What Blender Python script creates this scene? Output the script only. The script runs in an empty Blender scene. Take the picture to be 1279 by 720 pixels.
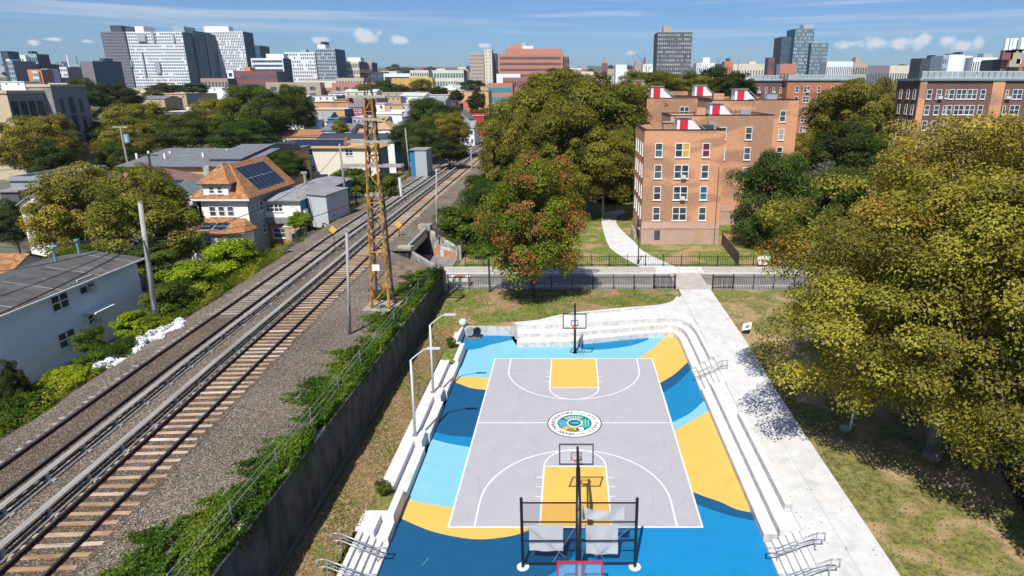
import bpy, bmesh, math, random
import numpy as np
from mathutils import Vector, Matrix
random.seed(7)
RAD = math.radians
scene = bpy.context.scene
col = scene.collection

# ------------------------------------------------------------------ camera
F, CX, CY, YH, H = 800., 713., 360., 108., 25.1
PITCH = math.atan((CY - YH) / F)
cam_d = bpy.data.cameras.new('camera'); cam = bpy.data.objects.new('camera', cam_d); col.objects.link(cam)
cam_d.sensor_width = 36; cam_d.lens = 36 * F / 1279.; cam_d.shift_x = -(CX - 639.5) / 1279.
cam_d.clip_start = .5; cam_d.clip_end = 30000
cam.location = (0, 0, H); cam.rotation_euler = (RAD(90) - PITCH, 0, 0)
scene.camera = cam
scene.view_settings.view_transform = 'Standard'; scene.view_settings.look = 'None'
scene.view_settings.exposure = 0.20; scene.view_settings.gamma = 1
scene.cycles.max_bounces = 5; scene.cycles.diffuse_bounces = 3; scene.cycles.glossy_bounces = 2
scene.cycles.transmission_bounces = 3; scene.cycles.transparent_max_bounces = 8
scene.cycles.sample_clamp_indirect = 6

def ray(px, py):
    x = (px - CX) / F; v = -(py - CY) / F
    return (x, math.cos(PITCH) + v * math.sin(PITCH), -math.sin(PITCH) + v * math.cos(PITCH))
def G(px, py, z=0.):
    """point at height z that is seen at a photograph pixel"""
    r = ray(px, py); t = (z - H) / r[2]
    return (r[0] * t, r[1] * t)
def Y(px, py, y):
    """point at distance y that is seen at a photograph pixel: (x, z)"""
    r = ray(px, py); t = y / r[1]
    return (r[0] * t, H + r[2] * t)

# ------------------------------------------------------------------ sun + sky
SUN_EL, SUN_AZ = RAD(52), RAD(13)          # sun behind the camera, a little to the left
sd = bpy.data.lights.new('sun', 'SUN'); sd.energy = 5.0; sd.angle = RAD(.5); sd.color = (1, .955, .88)
so = bpy.data.objects.new('sun', sd); col.objects.link(so)
d = Vector((math.sin(SUN_AZ) * math.cos(SUN_EL), math.cos(SUN_AZ) * math.cos(SUN_EL), -math.sin(SUN_EL)))
so.rotation_euler = d.to_track_quat('-Z', 'Y').to_euler()
W = bpy.data.worlds.new('World'); scene.world = W; W.use_nodes = True
nt = W.node_tree; N = nt.nodes; L = nt.links
def wn(t, **k):
    n = N.new(t)
    for a, b in k.items(): setattr(n, a, b)
    return n
def wmath(op, a, b=None, c=None, clamp=False):
    n = N.new('ShaderNodeMath'); n.operation = op; n.use_clamp = clamp
    for i, v in enumerate((a, b, c)):
        if v is None: continue
        if isinstance(v, (int, float)): n.inputs[i].default_value = v
        else: L.new(v, n.inputs[i])
    return n.outputs[0]
bg = N['Background']; bg.inputs[1].default_value = .084
sky = wn('ShaderNodeTexSky', sky_type='NISHITA', sun_disc=False)
sky.sun_elevation = SUN_EL; sky.sun_rotation = math.pi + SUN_AZ
sky.air_density = 1.0; sky.dust_density = .45; sky.ozone_density = 2.2
tc = wn('ShaderNodeTexCoord'); DIR = tc.outputs['Generated']
sepd = wn('ShaderNodeSeparateXYZ'); L.new(DIR, sepd.inputs[0])
nz = wn('ShaderNodeTexNoise'); nz.inputs['Scale'].default_value = 38; nz.inputs['Detail'].default_value = 5; nz.inputs['Roughness'].default_value = .62
L.new(DIR, nz.inputs['Vector'])
puff = None
for (px, py, rx, rz) in [(459, 45, 14, 9), (452, 41, 7, 6), (500, 51, 12, 5), (400, 50, 10, 4), (603, 57, 8, 3), (786, 67, 9, 3.5),
                         (1065, 55, 18, 5), (1100, 54, 22, 8), (1125, 53, 20, 7), (1150, 50, 16, 9), (1183, 50, 15, 8), (1200, 56, 14, 6), (1224, 52, 8, 7),
                         (42, 54, 6, 3), (64, 49, 8, 2), (108, 52, 8, 2)]:
    r = Vector(ray(px, py)).normalized(); a = rx / F; b = rz / F
    sub = wn('ShaderNodeVectorMath', operation='SUBTRACT'); L.new(DIR, sub.inputs[0]); sub.inputs[1].default_value = r
    sc_ = wn('ShaderNodeVectorMath', operation='MULTIPLY'); L.new(sub.outputs[0], sc_.inputs[0]); sc_.inputs[1].default_value = (1 / a, 1 / a, 1 / b)
    ln = wn('ShaderNodeVectorMath', operation='LENGTH'); L.new(sc_.outputs[0], ln.inputs[0])
    m = wmath('SUBTRACT', 1.0, ln.outputs['Value'])
    puff = m if puff is None else wmath('MAXIMUM', puff, m)
pn = wmath('MULTIPLY_ADD', wmath('SUBTRACT', nz.outputs['Fac'], .5), 3.4, puff)
pm = wmath('MULTIPLY', wmath('MULTIPLY', pn, 1.5, clamp=True), .78)
# thin streaks of high cloud over the whole sky
mp = wn('ShaderNodeMapping'); mp.inputs['Scale'].default_value = (1.0, 1.0, 30.0); mp.inputs['Rotation'].default_value = (0, RAD(.6), 0); L.new(DIR, mp.inputs['Vector'])
n2 = wn('ShaderNodeTexNoise'); n2.inputs['Scale'].default_value = 1.9; n2.inputs['Detail'].default_value = 7; n2.inputs['Roughness'].default_value = .55; n2.inputs['Distortion'].default_value = .25
L.new(mp.outputs[0], n2.inputs['Vector'])
mr = wn('ShaderNodeMapRange', interpolation_type='SMOOTHSTEP'); L.new(n2.outputs['Fac'], mr.inputs[0])
mr.inputs[1].default_value = .47; mr.inputs[2].default_value = .72; mr.inputs[3].default_value = 0; mr.inputs[4].default_value = .62
hi = wn('ShaderNodeMapRange'); L.new(sepd.outputs['Z'], hi.inputs[0]); hi.inputs[1].default_value = .05; hi.inputs[2].default_value = .10
cir = wmath('MULTIPLY', mr.outputs[0], hi.outputs[0])
allc = wmath('MAXIMUM', pm, cir)
grade = wn('ShaderNodeMix', data_type='RGBA', blend_type='MULTIPLY'); grade.inputs[0].default_value = 1
L.new(sky.outputs[0], grade.inputs[6]); grade.inputs[7].default_value = (.50, .73, 1.09, 1)
mix = wn('ShaderNodeMix', data_type='RGBA'); L.new(allc, mix.inputs[0]); L.new(grade.outputs[2], mix.inputs[6]); mix.inputs[7].default_value = (8.6, 8.8, 9.4, 1)
L.new(mix.outputs[2], bg.inputs[0])

# ------------------------------------------------------------------ materials
MATS = {}
def mat(name, c, rough=.85, var=.12, scale=1.5, c2=None, bump=0., bscale=None, metal=0., spec=None, detail=6, stretch=None, contrast=(.3, .7), patch=None):
    """procedural surface: base colour broken up by fractal noise (real colour variation), optional fine relief"""
    if name in MATS: return MATS[name]
    m = bpy.data.materials.new(name); m.use_nodes = True; t = m.node_tree; n = t.nodes; l = t.links
    b = n['Principled BSDF']; b.inputs['Roughness'].default_value = rough; b.inputs['Metallic'].default_value = metal
    if spec is not None: b.inputs['Specular IOR Level'].default_value = spec
    geo = n.new('ShaderNodeNewGeometry'); vec = geo.outputs['Position']
    if stretch:
        mp = n.new('ShaderNodeMapping'); mp.inputs['Scale'].default_value = stretch; l.new(vec, mp.inputs['Vector']); vec = mp.outputs[0]
    no = n.new('ShaderNodeTexNoise'); no.inputs['Scale'].default_value = scale; no.inputs['Detail'].default_value = detail; no.inputs['Roughness'].default_value = .65
    l.new(vec, no.inputs['Vector'])
    r = n.new('ShaderNodeValToRGB'); l.new(no.outputs['Fac'], r.inputs[0])
    c = tuple(c)
    lo = tuple(max(0, v * (1 - var)) for v in c); hi_ = tuple(c2) if c2 else tuple(min(1, v * (1 + var)) for v in c)
    r.color_ramp.elements[0].position = contrast[0]; r.color_ramp.elements[0].color = lo + (1,)
    r.color_ramp.elements[1].position = contrast[1]; r.color_ramp.elements[1].color = hi_ + (1,)
    out = r.outputs[0]
    if patch:   # (scale, colour, lo, hi) : a second, larger pattern of worn / bare patches
        n3 = n.new('ShaderNodeTexNoise'); n3.inputs['Scale'].default_value = patch[0]; n3.inputs['Detail'].default_value = 7; n3.inputs['Roughness'].default_value = .6
        n3.inputs['Distortion'].default_value = .4; l.new(geo.outputs['Position'], n3.inputs['Vector'])
        mr = n.new('ShaderNodeMapRange'); mr.interpolation_type = 'SMOOTHSTEP'; l.new(n3.outputs['Fac'], mr.inputs[0]); mr.inputs[1].default_value = patch[2]; mr.inputs[2].default_value = patch[3]
        mx = n.new('ShaderNodeMix'); mx.data_type = 'RGBA'; l.new(mr.outputs[0], mx.inputs[0]); l.new(out, mx.inputs[6]); mx.inputs[7].default_value = tuple(patch[1]) + (1,)
        out = mx.outputs[2]
    l.new(out, b.inputs['Base Color'])
    if bump:
        nb = n.new('ShaderNodeTexNoise'); nb.inputs['Scale'].default_value = bscale or scale * 6; nb.inputs['Detail'].default_value = 4
        l.new(vec, nb.inputs['Vector'])
        bp = n.new('ShaderNodeBump'); bp.inputs['Strength'].default_value = bump; bp.inputs['Distance'].default_value = .06
        l.new(nb.outputs['Fac'], bp.inputs['Height']); l.new(bp.outputs[0], b.inputs['Normal'])
    MATS[name] = m
    return m
def nodes_of(m): return m.node_tree.nodes, m.node_tree.links

# two-colour glass: dark panes with slight differences between windows
def glass(name='window_glass', c=(.03, .045, .06), c2=(.10, .14, .17)):
    m = mat(name, c, rough=.12, scale=.35, c2=c2, detail=2, contrast=(.4, .75)); m.node_tree.nodes['Principled BSDF'].inputs['Specular IOR Level'].default_value = .6
    return m
GLASS = glass()
WHITE = mat('white_trim', (.74, .74, .72), .6, .06, 3)
CONC = mat('pale_concrete', (.60, .59, .57), .88, .10, 1.1, c2=(.69, .68, .66), bump=.06, bscale=18, patch=(.45, (.47, .46, .44), .52, .74))
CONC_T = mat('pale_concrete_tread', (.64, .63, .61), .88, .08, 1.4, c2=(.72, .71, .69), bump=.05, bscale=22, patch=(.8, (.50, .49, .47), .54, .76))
CONC_F = mat('stained_shaded_face', (.47, .46, .44), .9, .18, 2.4, c2=(.58, .57, .55), bump=.10, bscale=14, contrast=(.34, .56))  # stains, with the risers' shade also put into the darker grey
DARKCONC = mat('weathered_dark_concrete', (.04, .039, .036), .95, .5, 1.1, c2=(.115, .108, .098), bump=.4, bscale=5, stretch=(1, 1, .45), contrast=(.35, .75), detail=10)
OLDCONC = mat('old_concrete', (.30, .28, .24), .95, .3, 1.2, c2=(.44, .42, .37), bump=.3, bscale=8)
ASPH = mat('road_asphalt', (.19, .18, .17), .95, .15, .5, c2=(.25, .235, .22), bump=.1, bscale=30, patch=(.25, (.27, .25, .235), .5, .7))
SIDEW = mat('sidewalk_concrete', (.42, .38, .33), .9, .12, .8, c2=(.52, .48, .43), bump=.06, bscale=20)
BLACK = mat('black_iron', (.012, .012, .014), .45, .2, 4)
GALV = mat('galvanised_steel', (.40, .41, .43), .42, .1, 5, metal=.4)
GREYPAINT = mat('light_grey_paint', (.58, .60, .62), .5, .06, 4)
GRASS = mat('lawn_grass', (.12, .135, .022), .95, .4, 2.6, c2=(.28, .26, .07), bump=.9, bscale=13, detail=10, contrast=(.34, .66), patch=(.27, (.40, .28, .15), .46, .62))
GRASS_N = mat('north_lawn_grass', (.10, .16, .018), .95, .4, 2.4, c2=(.22, .26, .04), bump=.9, bscale=13, detail=10, contrast=(.34, .66), patch=(.25, (.36, .235, .13), .47, .60))
GRASS_D = mat('dry_lawn_grass', (.25, .175, .08), .95, .35, 2.8, c2=(.40, .29, .16), bump=.9, bscale=12, detail=10, contrast=(.34, .66), patch=(.5, (.14, .18, .03), .55, .68))
SOIL = mat('earth_ground', (.11, .10, .055), .97, .4, .07, c2=(.20, .18, .13), bump=.4, bscale=2, patch=(.02, (.07, .09, .03), .45, .6))
RUSTRAIL = mat('rusty_rail_steel', (.045, .025, .028), .6, .3, 2, metal=.4)
SHINE = mat('worn_rail_head', (.16, .13, .12), .35, .2, 2, metal=.8)
COVER = mat('weathered_cover_board', (.30, .28, .255), .8, .2, 1.2, c2=(.40, .38, .35), stretch=(1, .15, 1))
SLEEP = mat('timber_sleeper', (.40, .22, .11), .9, .35, .9, c2=(.70, .50, .32), bump=.3, bscale=12, stretch=(.5, 2, 1), contrast=(.3, .7))
SLEEP2 = mat('buried_timber_sleeper', (.36, .31, .26), .9, .3, 1.1, c2=(.46, .41, .35), bump=.3, bscale=12)

for m_ in (SLEEP, SLEEP2):
    n, l = nodes_of(m_); b = n['Principled BSDF']; src = b.inputs['Base Color'].links[0].from_socket; oi = n.new('ShaderNodeObjectInfo'); hs = n.new('ShaderNodeHueSaturation')
    a1 = n.new('ShaderNodeMapRange'); l.new(oi.outputs['Random'], a1.inputs[0]); a1.inputs[3].default_value = .68; a1.inputs[4].default_value = 1.15
    a2 = n.new('ShaderNodeMapRange'); l.new(oi.outputs['Random'], a2.inputs[0]); a2.inputs[3].default_value = 1.15; a2.inputs[4].default_value = .6
    l.new(a1.outputs[0], hs.inputs['Value']); l.new(a2.outputs[0], hs.inputs['Saturation']); l.new(src, hs.inputs['Color']); l.new(hs.outputs[0], b.inputs['Base Color'])

# ballast : crushed stone, each stone its own grey
def ballast(name='ballast_gravel', tint=(1.14, 1.08, 1.0)):
    m = bpy.data.materials.new(name); m.use_nodes = True; n, l = nodes_of(m); b = n['Principled BSDF']; b.inputs['Roughness'].default_value = .95
    g = n.new('ShaderNodeNewGeometry')
    v = n.new('ShaderNodeTexVoronoi'); v.inputs['Scale'].default_value = 19; l.new(g.outputs['Position'], v.inputs['Vector'])
    s = n.new('ShaderNodeSeparateColor'); l.new(v.outputs['Color'], s.inputs[0])
    r = n.new('ShaderNodeValToRGB'); l.new(s.outputs[0], r.inputs[0]); e = r.color_ramp.elements
    e[0].color = (.055, .043, .031, 1); e[1].color = (.52, .455, .37, 1)
    x = r.color_ramp.elements.new(.72); x.color = (.175, .145, .115, 1)
    no = n.new('ShaderNodeTexNoise'); no.inputs['Scale'].default_value = .16; no.inputs['Detail'].default_value = 5; l.new(g.outputs['Position'], no.inputs['Vector'])
    mr = n.new('ShaderNodeMapRange'); l.new(no.outputs['Fac'], mr.inputs[0]); mr.inputs[1].default_value = .35; mr.inputs[2].default_value = .65; mr.inputs[3].default_value = .78; mr.inputs[4].default_value = 1.12
    # tracks run on browner stone than the shoulder
    mx = n.new('ShaderNodeMix'); mx.data_type = 'RGBA'; mx.blend_type = 'MULTIPLY'; mx.inputs[0].default_value = 1
    l.new(r.outputs[0], mx.inputs[6]); l.new(mr.outputs[0], mx.inputs[7]); m5 = n.new('ShaderNodeMix'); m5.data_type = 'RGBA'; m5.blend_type = 'MULTIPLY'; m5.inputs[0].default_value = 1; l.new(mx.outputs[2], m5.inputs[6]); m5.inputs[7].default_value = tuple(tint) + (1,); l.new(m5.outputs[2], b.inputs['Base Color'])
    bp = n.new('ShaderNodeBump'); bp.inputs['Strength'].default_value = 1; bp.inputs['Distance'].default_value = .06; bp.invert = True
    l.new(v.outputs['Distance'], bp.inputs['Height']); l.new(bp.outputs[0], b.inputs['Normal'])
    return m
BALLAST = ballast(); BALLAST_B = ballast('track_ballast', (.84, .72, .60))

def brick_mat(name, c, dark, wear=(.5, .62), sc=.09):
    """brick courses in fine relief colour with large areas of older, darker brick"""
    m = bpy.data.materials.new(name); m.use_nodes = True; n, l = nodes_of(m); b = n['Principled BSDF']; b.inputs['Roughness'].default_value = .92
    g = n.new('ShaderNodeNewGeometry'); mp = n.new('ShaderNodeMapping'); l.new(g.outputs['Position'], mp.inputs['Vector']); mp.inputs['Scale'].default_value = (.9, .9, 4.5)
    no = n.new('ShaderNodeTexNoise'); no.inputs['Scale'].default_value = 1.6; no.inputs['Detail'].default_value = 6; no.inputs['Roughness'].default_value = .75; l.new(mp.outputs[0], no.inputs['Vector'])
    r = n.new('ShaderNodeValToRGB'); l.new(no.outputs['Fac'], r.inputs[0]); r.color_ramp.elements[0].position = .3; r.color_ramp.elements[1].position = .72
    r.color_ramp.elements[0].color = tuple(v * .74 for v in c) + (1,); r.color_ramp.elements[1].color = tuple(min(1, v * 1.25) for v in c) + (1,)
    m2 = n.new('ShaderNodeMapping'); l.new(g.outputs['Position'], m2.inputs['Vector']); m2.inputs['Scale'].default_value = (1, 1, 2.2)
    n3 = n.new('ShaderNodeTexNoise'); n3.inputs['Scale'].default_value = sc; n3.inputs['Detail'].default_value = 4; n3.inputs['Distortion'].default_value = .6; l.new(m2.outputs[0], n3.inputs['Vector'])
    mr = n.new('ShaderNodeMapRange'); mr.interpolation_type = 'SMOOTHSTEP'; l.new(n3.outputs['Fac'], mr.inputs[0]); mr.inputs[1].default_value = wear[0]; mr.inputs[2].default_value = wear[1]; mr.inputs[4].default_value = .85
    mx = n.new('ShaderNodeMix'); mx.data_type = 'RGBA'; l.new(mr.outputs[0], mx.inputs[0]); l.new(r.outputs[0], mx.inputs[6])
    m4 = n.new('ShaderNodeMix'); m4.data_type = 'RGBA'; m4.blend_type = 'MULTIPLY'; m4.inputs[0].default_value = 1; l.new(r.outputs[0], m4.inputs[6]); m4.inputs[7].default_value = tuple(dark) + (1,)
    l.new(m4.outputs[2], mx.inputs[7]); l.new(mx.outputs[2], b.inputs['Base Color'])
    bt = n.new('ShaderNodeBump'); bt.inputs['Strength'].default_value = .25; bt.inputs['Distance'].default_value = .05; l.new(no.outputs['Fac'], bt.inputs['Height']); l.new(bt.outputs[0], b.inputs['Normal'])
    return m
BRICK_O = brick_mat('orange_brick', (.60, .30, .16), (.56, .64, .74), (.46, .57), .085)
BRICK_D = brick_mat('dark_brown_brick', (.17, .09, .072), (.8, .8, .85))
BRICK_R = brick_mat('red_brick', (.42, .17, .10), (.6, .6, .6))

def leaf_mat():
    m = bpy.data.materials.new('leaf'); m.use_nodes = True; n, l = nodes_of(m); n.remove(n['Principled BSDF']); out = n['Material Output']
    a = n.new('ShaderNodeAttribute'); a.attribute_name = 'leafcol'
    d1 = n.new('ShaderNodeBsdfDiffuse'); tr = n.new('ShaderNodeBsdfTranslucent'); gl = n.new('ShaderNodeBsdfGlossy'); gl.inputs['Roughness'].default_value = .5
    hs = n.new('ShaderNodeHueSaturation'); oi = n.new('ShaderNodeObjectInfo')
    mr = n.new('ShaderNodeMapRange'); l.new(oi.outputs['Random'], mr.inputs[0]); mr.inputs[3].default_value = .484; mr.inputs[4].default_value = .512
    mv = n.new('ShaderNodeMapRange'); l.new(oi.outputs['Random'], mv.inputs[0]); mv.inputs[3].default_value = 1.12; mv.inputs[4].default_value = .86
    l.new(mr.outputs[0], hs.inputs['Hue']); l.new(mv.outputs[0], hs.inputs['Value']); l.new(a.outputs['Color'], hs.inputs['Color'])
    l.new(hs.outputs[0], d1.inputs[0]); l.new(hs.outputs[0], tr.inputs[0])
    m1 = n.new('ShaderNodeMixShader'); m1.inputs[0].default_value = .38; l.new(d1.outputs[0], m1.inputs[1]); l.new(tr.outputs[0], m1.inputs[2])
    m2 = n.new('ShaderNodeMixShader'); m2.inputs[0].default_value = .012; l.new(m1.outputs[0], m2.inputs[1]); l.new(gl.outputs[0], m2.inputs[2])
    l.new(m2.outputs[0], out.inputs[0])
    return m
LEAF = leaf_mat()
BARK = mat('tree_bark', (.16, .14, .11), .95, .35, 1.5, c2=(.27, .25, .21), bump=.5, bscale=6, stretch=(1, 1, .4))
DBARK = mat('dark_tree_bark', (.07, .055, .04), .95, .3, 2)

# ------------------------------------------------------------------ mesh helpers
def tag(o, label=None, cat=None, group=None, kind=None):
    if label: o['label'] = label
    if cat: o['category'] = cat
    if group: o['group'] = group
    if kind: o['kind'] = kind
    return o
def root(name, loc, label, cat, group=None, rz=0):
    o = bpy.data.objects.new(name, None); col.objects.link(o); o.location = loc; o.rotation_euler = (0, 0, rz); o.empty_display_size = .3
    return tag(o, label, cat, group)
def origin(o):
    v = Vector((0, 0, 0))
    while o is not None: v = v + Vector(o.location); o = o.parent
    return v
class MB:
    def __init__(s): s.v = []; s.f = []; s.m = []; s.mi = 0
    def face(s, pts): 
        i = len(s.v); s.v += [tuple(p) for p in pts]; s.f.append(tuple(range(i, i + len(pts)))); s.m.append(s.mi); return s
    def add(s, vs, fs):
        i = len(s.v); s.v += [tuple(p) for p in vs]
        for f in fs: s.f.append(tuple(i + k for k in f)); s.m.append(s.mi)
        return s
    def box(s, x0, x1, y0, y1, z0, z1):
        v = [(x0, y0, z0), (x1, y0, z0), (x1, y1, z0), (x0, y1, z0), (x0, y0, z1), (x1, y0, z1), (x1, y1, z1), (x0, y1, z1)]
        return s.add(v, [(0, 3, 2, 1), (4, 5, 6, 7), (0, 1, 5, 4), (1, 2, 6, 5), (2, 3, 7, 6), (3, 0, 4, 7)])
    def prism(s, poly, z0, z1):
        """poly counter-clockwise; z1 may be a function of (x, y)"""
        n = len(poly); zt = (lambda x, y: z1) if not callable(z1) else z1
        v = [(x, y, z0) for x, y in poly] + [(x, y, zt(x, y)) for x, y in poly]
        return s.add(v, [tuple(range(n - 1, -1, -1)), tuple(range(n, 2 * n))] + [(i, (i + 1) % n, n + (i + 1) % n, n + i) for i in range(n)])
    def tube(s, p, q, r, r2=None, n=6, cap=True):
        p = Vector(p); q = Vector(q); r2 = r if r2 is None else r2
        d = (q - p)
        if d.length < 1e-6: return s
        d.normalize(); a = d.orthogonal().normalized(); b = d.cross(a)
        v = []
        for c, rr in ((p, r), (q, r2)):
            for k in range(n):
                t = 2 * math.pi * (k + .5) / n; v.append(c + (a * math.cos(t) + b * math.sin(t)) * rr)
        f = [(k, (k + 1) % n, n + (k + 1) % n, n + k) for k in range(n)]
        if cap: f += [tuple(range(n - 1, -1, -1)), tuple(range(n, 2 * n))]
        return s.add(v, f)
    def path(s, pts, r, n=6):
        for a, b in zip(pts, pts[1:]): s.tube(a, b, r, n=n)
        return s
    def bar(s, p, q, w, h=None):
        """square bar"""
        return s.tube(p, q, w * .707, n=4)
    def build(s, name, mats, parent=None, world=True, smooth=False, link=True):
        off = origin(parent) if (parent is not None and world) else Vector((0, 0, 0))
        me = bpy.data.meshes.new(name)
        me.from_pydata([(x - off.x, y - off.y, z - off.z) for x, y, z in s.v], [], s.f)
        for m in (mats if isinstance(mats, (list, tuple)) else [mats]): me.materials.append(m)
        if isinstance(mats, (list, tuple)): me.polygons.foreach_set('material_index', s.m)
        if smooth: me.polygons.foreach_set('use_smooth', [True] * len(me.polygons))
        me.update()
        o = bpy.data.objects.new(name, me)
        if link: col.objects.link(o)
        if parent is not None: o.parent = parent
        return o
def inst(name, me, parent, loc=(0, 0, 0), rz=0, sc=None):
    """another object on the same mesh; loc is in world space when the parent is not rotated"""
    o = bpy.data.objects.new(name, me); col.objects.link(o)
    off = origin(parent) if parent is not None else Vector((0, 0, 0))
    o.location = Vector(loc) - off; o.rotation_euler = (0, 0, rz); o.parent = parent
    if sc: o.scale = sc
    return o
def children_of(o): return [c for c in bpy.data.objects if c.parent is o]
def copy_tree(o, loc=None, rz=None, label=None, group=None, kids=None):
    kids = kids or children_of(o)
    c = o.copy(); col.objects.link(c)
    if loc is not None: c.location = loc
    if rz is not None: c.rotation_euler = (0, 0, rz)
    if label: c['label'] = label
    if group: c['group'] = group
    for k in kids:
        k2 = k.copy(); col.objects.link(k2); k2.parent = c
        for g in getattr(copy_tree, 'grand', {}).get(k.name, []):
            g2 = g.copy(); col.objects.link(g2); g2.parent = k2
    return c
def smoothstep(a, b, x):
    t = min(1, max(0, (x - a) / (b - a))); return t * t * (3 - 2 * t)
def bez(pts, n=8):
    """Catmull-Rom through the points"""
    out = []; P = [pts[0]] + list(pts) + [pts[-1]]
    for i in range(1, len(P) - 2):
        for k in range(n):
            t = k / n; a, b, c, d_ = P[i - 1], P[i], P[i + 1], P[i + 2]
            out.append(tuple(.5 * ((2 * b[j]) + (-a[j] + c[j]) * t + (2 * a[j] - 5 * b[j] + 4 * c[j] - d_[j]) * t * t + (-a[j] + 3 * b[j] - 3 * c[j] + d_[j]) * t ** 3) for j in (0, 1)))
    out.append(tuple(pts[-1])); return out

# ------------------------------------------------------------------ terrain
def hprof(y):
    xs = [-300, 430, 1300, 3500, 5200, 9000]; zs = [1.3, 1.3, 20, 118, 105, -60]
    for i in range(len(xs) - 1):
        if y <= xs[i + 1]:
            t = max(0, (y - xs[i]) / (xs[i + 1] - xs[i])); return zs[i] + (zs[i + 1] - zs[i]) * t
    return zs[-1]
def lz(x, y):
    """height of the park lawns and the path"""
    a = 46 if x > 5 else (60 if x < -6 else 60 - 14 * (x + 6) / 11)
    return 1.0 + .5 * smoothstep(a, a + 12, y)
def strip(A, B, n, zf, name, m, dz=0, edge=True):
    """sheet between two polylines of equal length, n cells across"""
    mb = MB(); k = len(A); v = []
    for (ax, ay), (bx, by) in zip(A, B):
        for j in range(n + 1):
            t = j / n; x = ax + (bx - ax) * t; y = ay + (by - ay) * t; v.append((x, y, zf(x, y) + dz))
    f = []
    for i in range(k - 1):
        for j in range(n):
            a = i * (n + 1) + j; f.append((a, a + 1, a + n + 2, a + n + 1))
    mb.add(v, f); o = mb.build(name, m); 
    bm = bmesh.new(); bm.from_mesh(o.data); bmesh.ops.recalc_face_normals(bm, faces=bm.faces)
    if sum(fc.normal.z for fc in bm.faces) < 0: bmesh.ops.reverse_faces(bm, faces=bm.faces)
    bm.to_mesh(o.data); bm.free(); return o
ys = [72.6, 75, 90, 120, 200, 300, 430, 600, 900, 1300, 1800, 2500, 3500, 5200, 9000]
rng = np.random.RandomState(3)
ter = strip([(-9000, y) for y in ys], [(9000, y) for y in ys], 40, lambda x, y: hprof(y) - .02, 'ground', SOIL); tag(ter, kind='structure')
o = strip([(-600, y) for y in (-60, 0, 72.6)], [(-14.9, y) for y in (-60, 0, 72.6)], 4, lambda x, y: 1.28, 'ground', SOIL); tag(o, kind='structure')
# far ridge line behind everything
mb = MB(); pts = []
rr = random.Random(5)
for i in range(121):
    x = -6000 + i * 100; h = 108 + 14 * math.sin(i * .31) + 9 * math.sin(i * .83 + 1) + rr.uniform(-4, 4); pts.append((x, h))
for (x0, h0), (x1, h1) in zip(pts, pts[1:]):
    mb.face([(x0, 3300, 80), (x1, 3300, 80), (x1, 3600, h1 + 8), (x0, 3600, h0 + 8)]); mb.face([(x0, 3600, h0 + 8), (x1, 3600, h1 + 8), (x1, 4600, 60), (x0, 4600, 60)])
tag(mb.build('hills', mat('wooded_hills', (.045, .07, .055), .95, .5, .012, c2=(.13, .15, .14), detail=10)), kind='structure')

# left lawn strip, north lawn, right lawn
WALLX = -15.25
LB = [(-12.1, 8), (-12.1, 31.9), (-12.05, 34), (-12.0, 41), (-12.2, 54.5), (-11.95, 58.8), (-11.45, 63.1)]
lb = []
for (a, b) in zip(LB, LB[1:]):
    for k in range(4): lb.append((a[0] + (b[0] - a[0]) * k / 4, a[1] + (b[1] - a[1]) * k / 4))
lb.append(LB[-1])
tag(strip([(WALLX - .1, y) for x, y in lb], lb, 6, lz, 'west_lawn', GRASS_D), kind='structure')
OUT = bez([(-11.6, 63.05), (-9, 63.1), (-6.1, 63.0), (-1.1, 64.5), (4.1, 65.95), (9.2, 67.6), (11.7, 69.4), (12.75, 71.4), (13.0, 74.3)], 8)
tag(strip([(WALLX - .1, 63.1)] + OUT, [(WALLX - .1, 74.3)] + [(x if x < 12.9 else 13.0, 74.4) for x, y in OUT], 8, lz, 'north_lawn', GRASS_N), kind='structure')
yy = [5 + 3 * i for i in range(24)] + [74.3]
tag(strip([(17.0, y) for y in yy], [(90., y) for y in yy], 20, lz, 'east_lawn', GRASS), kind='structure')
# planter pockets between the benches
tag(MB().box(-12.1, -10.7, 54.4, 58.6, .7, .96).build('grass_pocket', GRASS_N), kind='structure')
tag(MB().box(-12.1, -10.85, 32.3, 34.5, .7, .96).build('grass_pocket', GRASS), kind='structure')
# near-black bed under the trees at the right
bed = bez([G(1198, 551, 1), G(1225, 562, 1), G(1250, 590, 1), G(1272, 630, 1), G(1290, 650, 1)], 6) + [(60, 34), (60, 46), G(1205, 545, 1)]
tag(MB().prism(bed, .9, 1.035).build('dark_bed', mat('near_black_ground', (.012, .013, .012), .95, .4, 3, bump=.5)), kind='structure')

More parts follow.
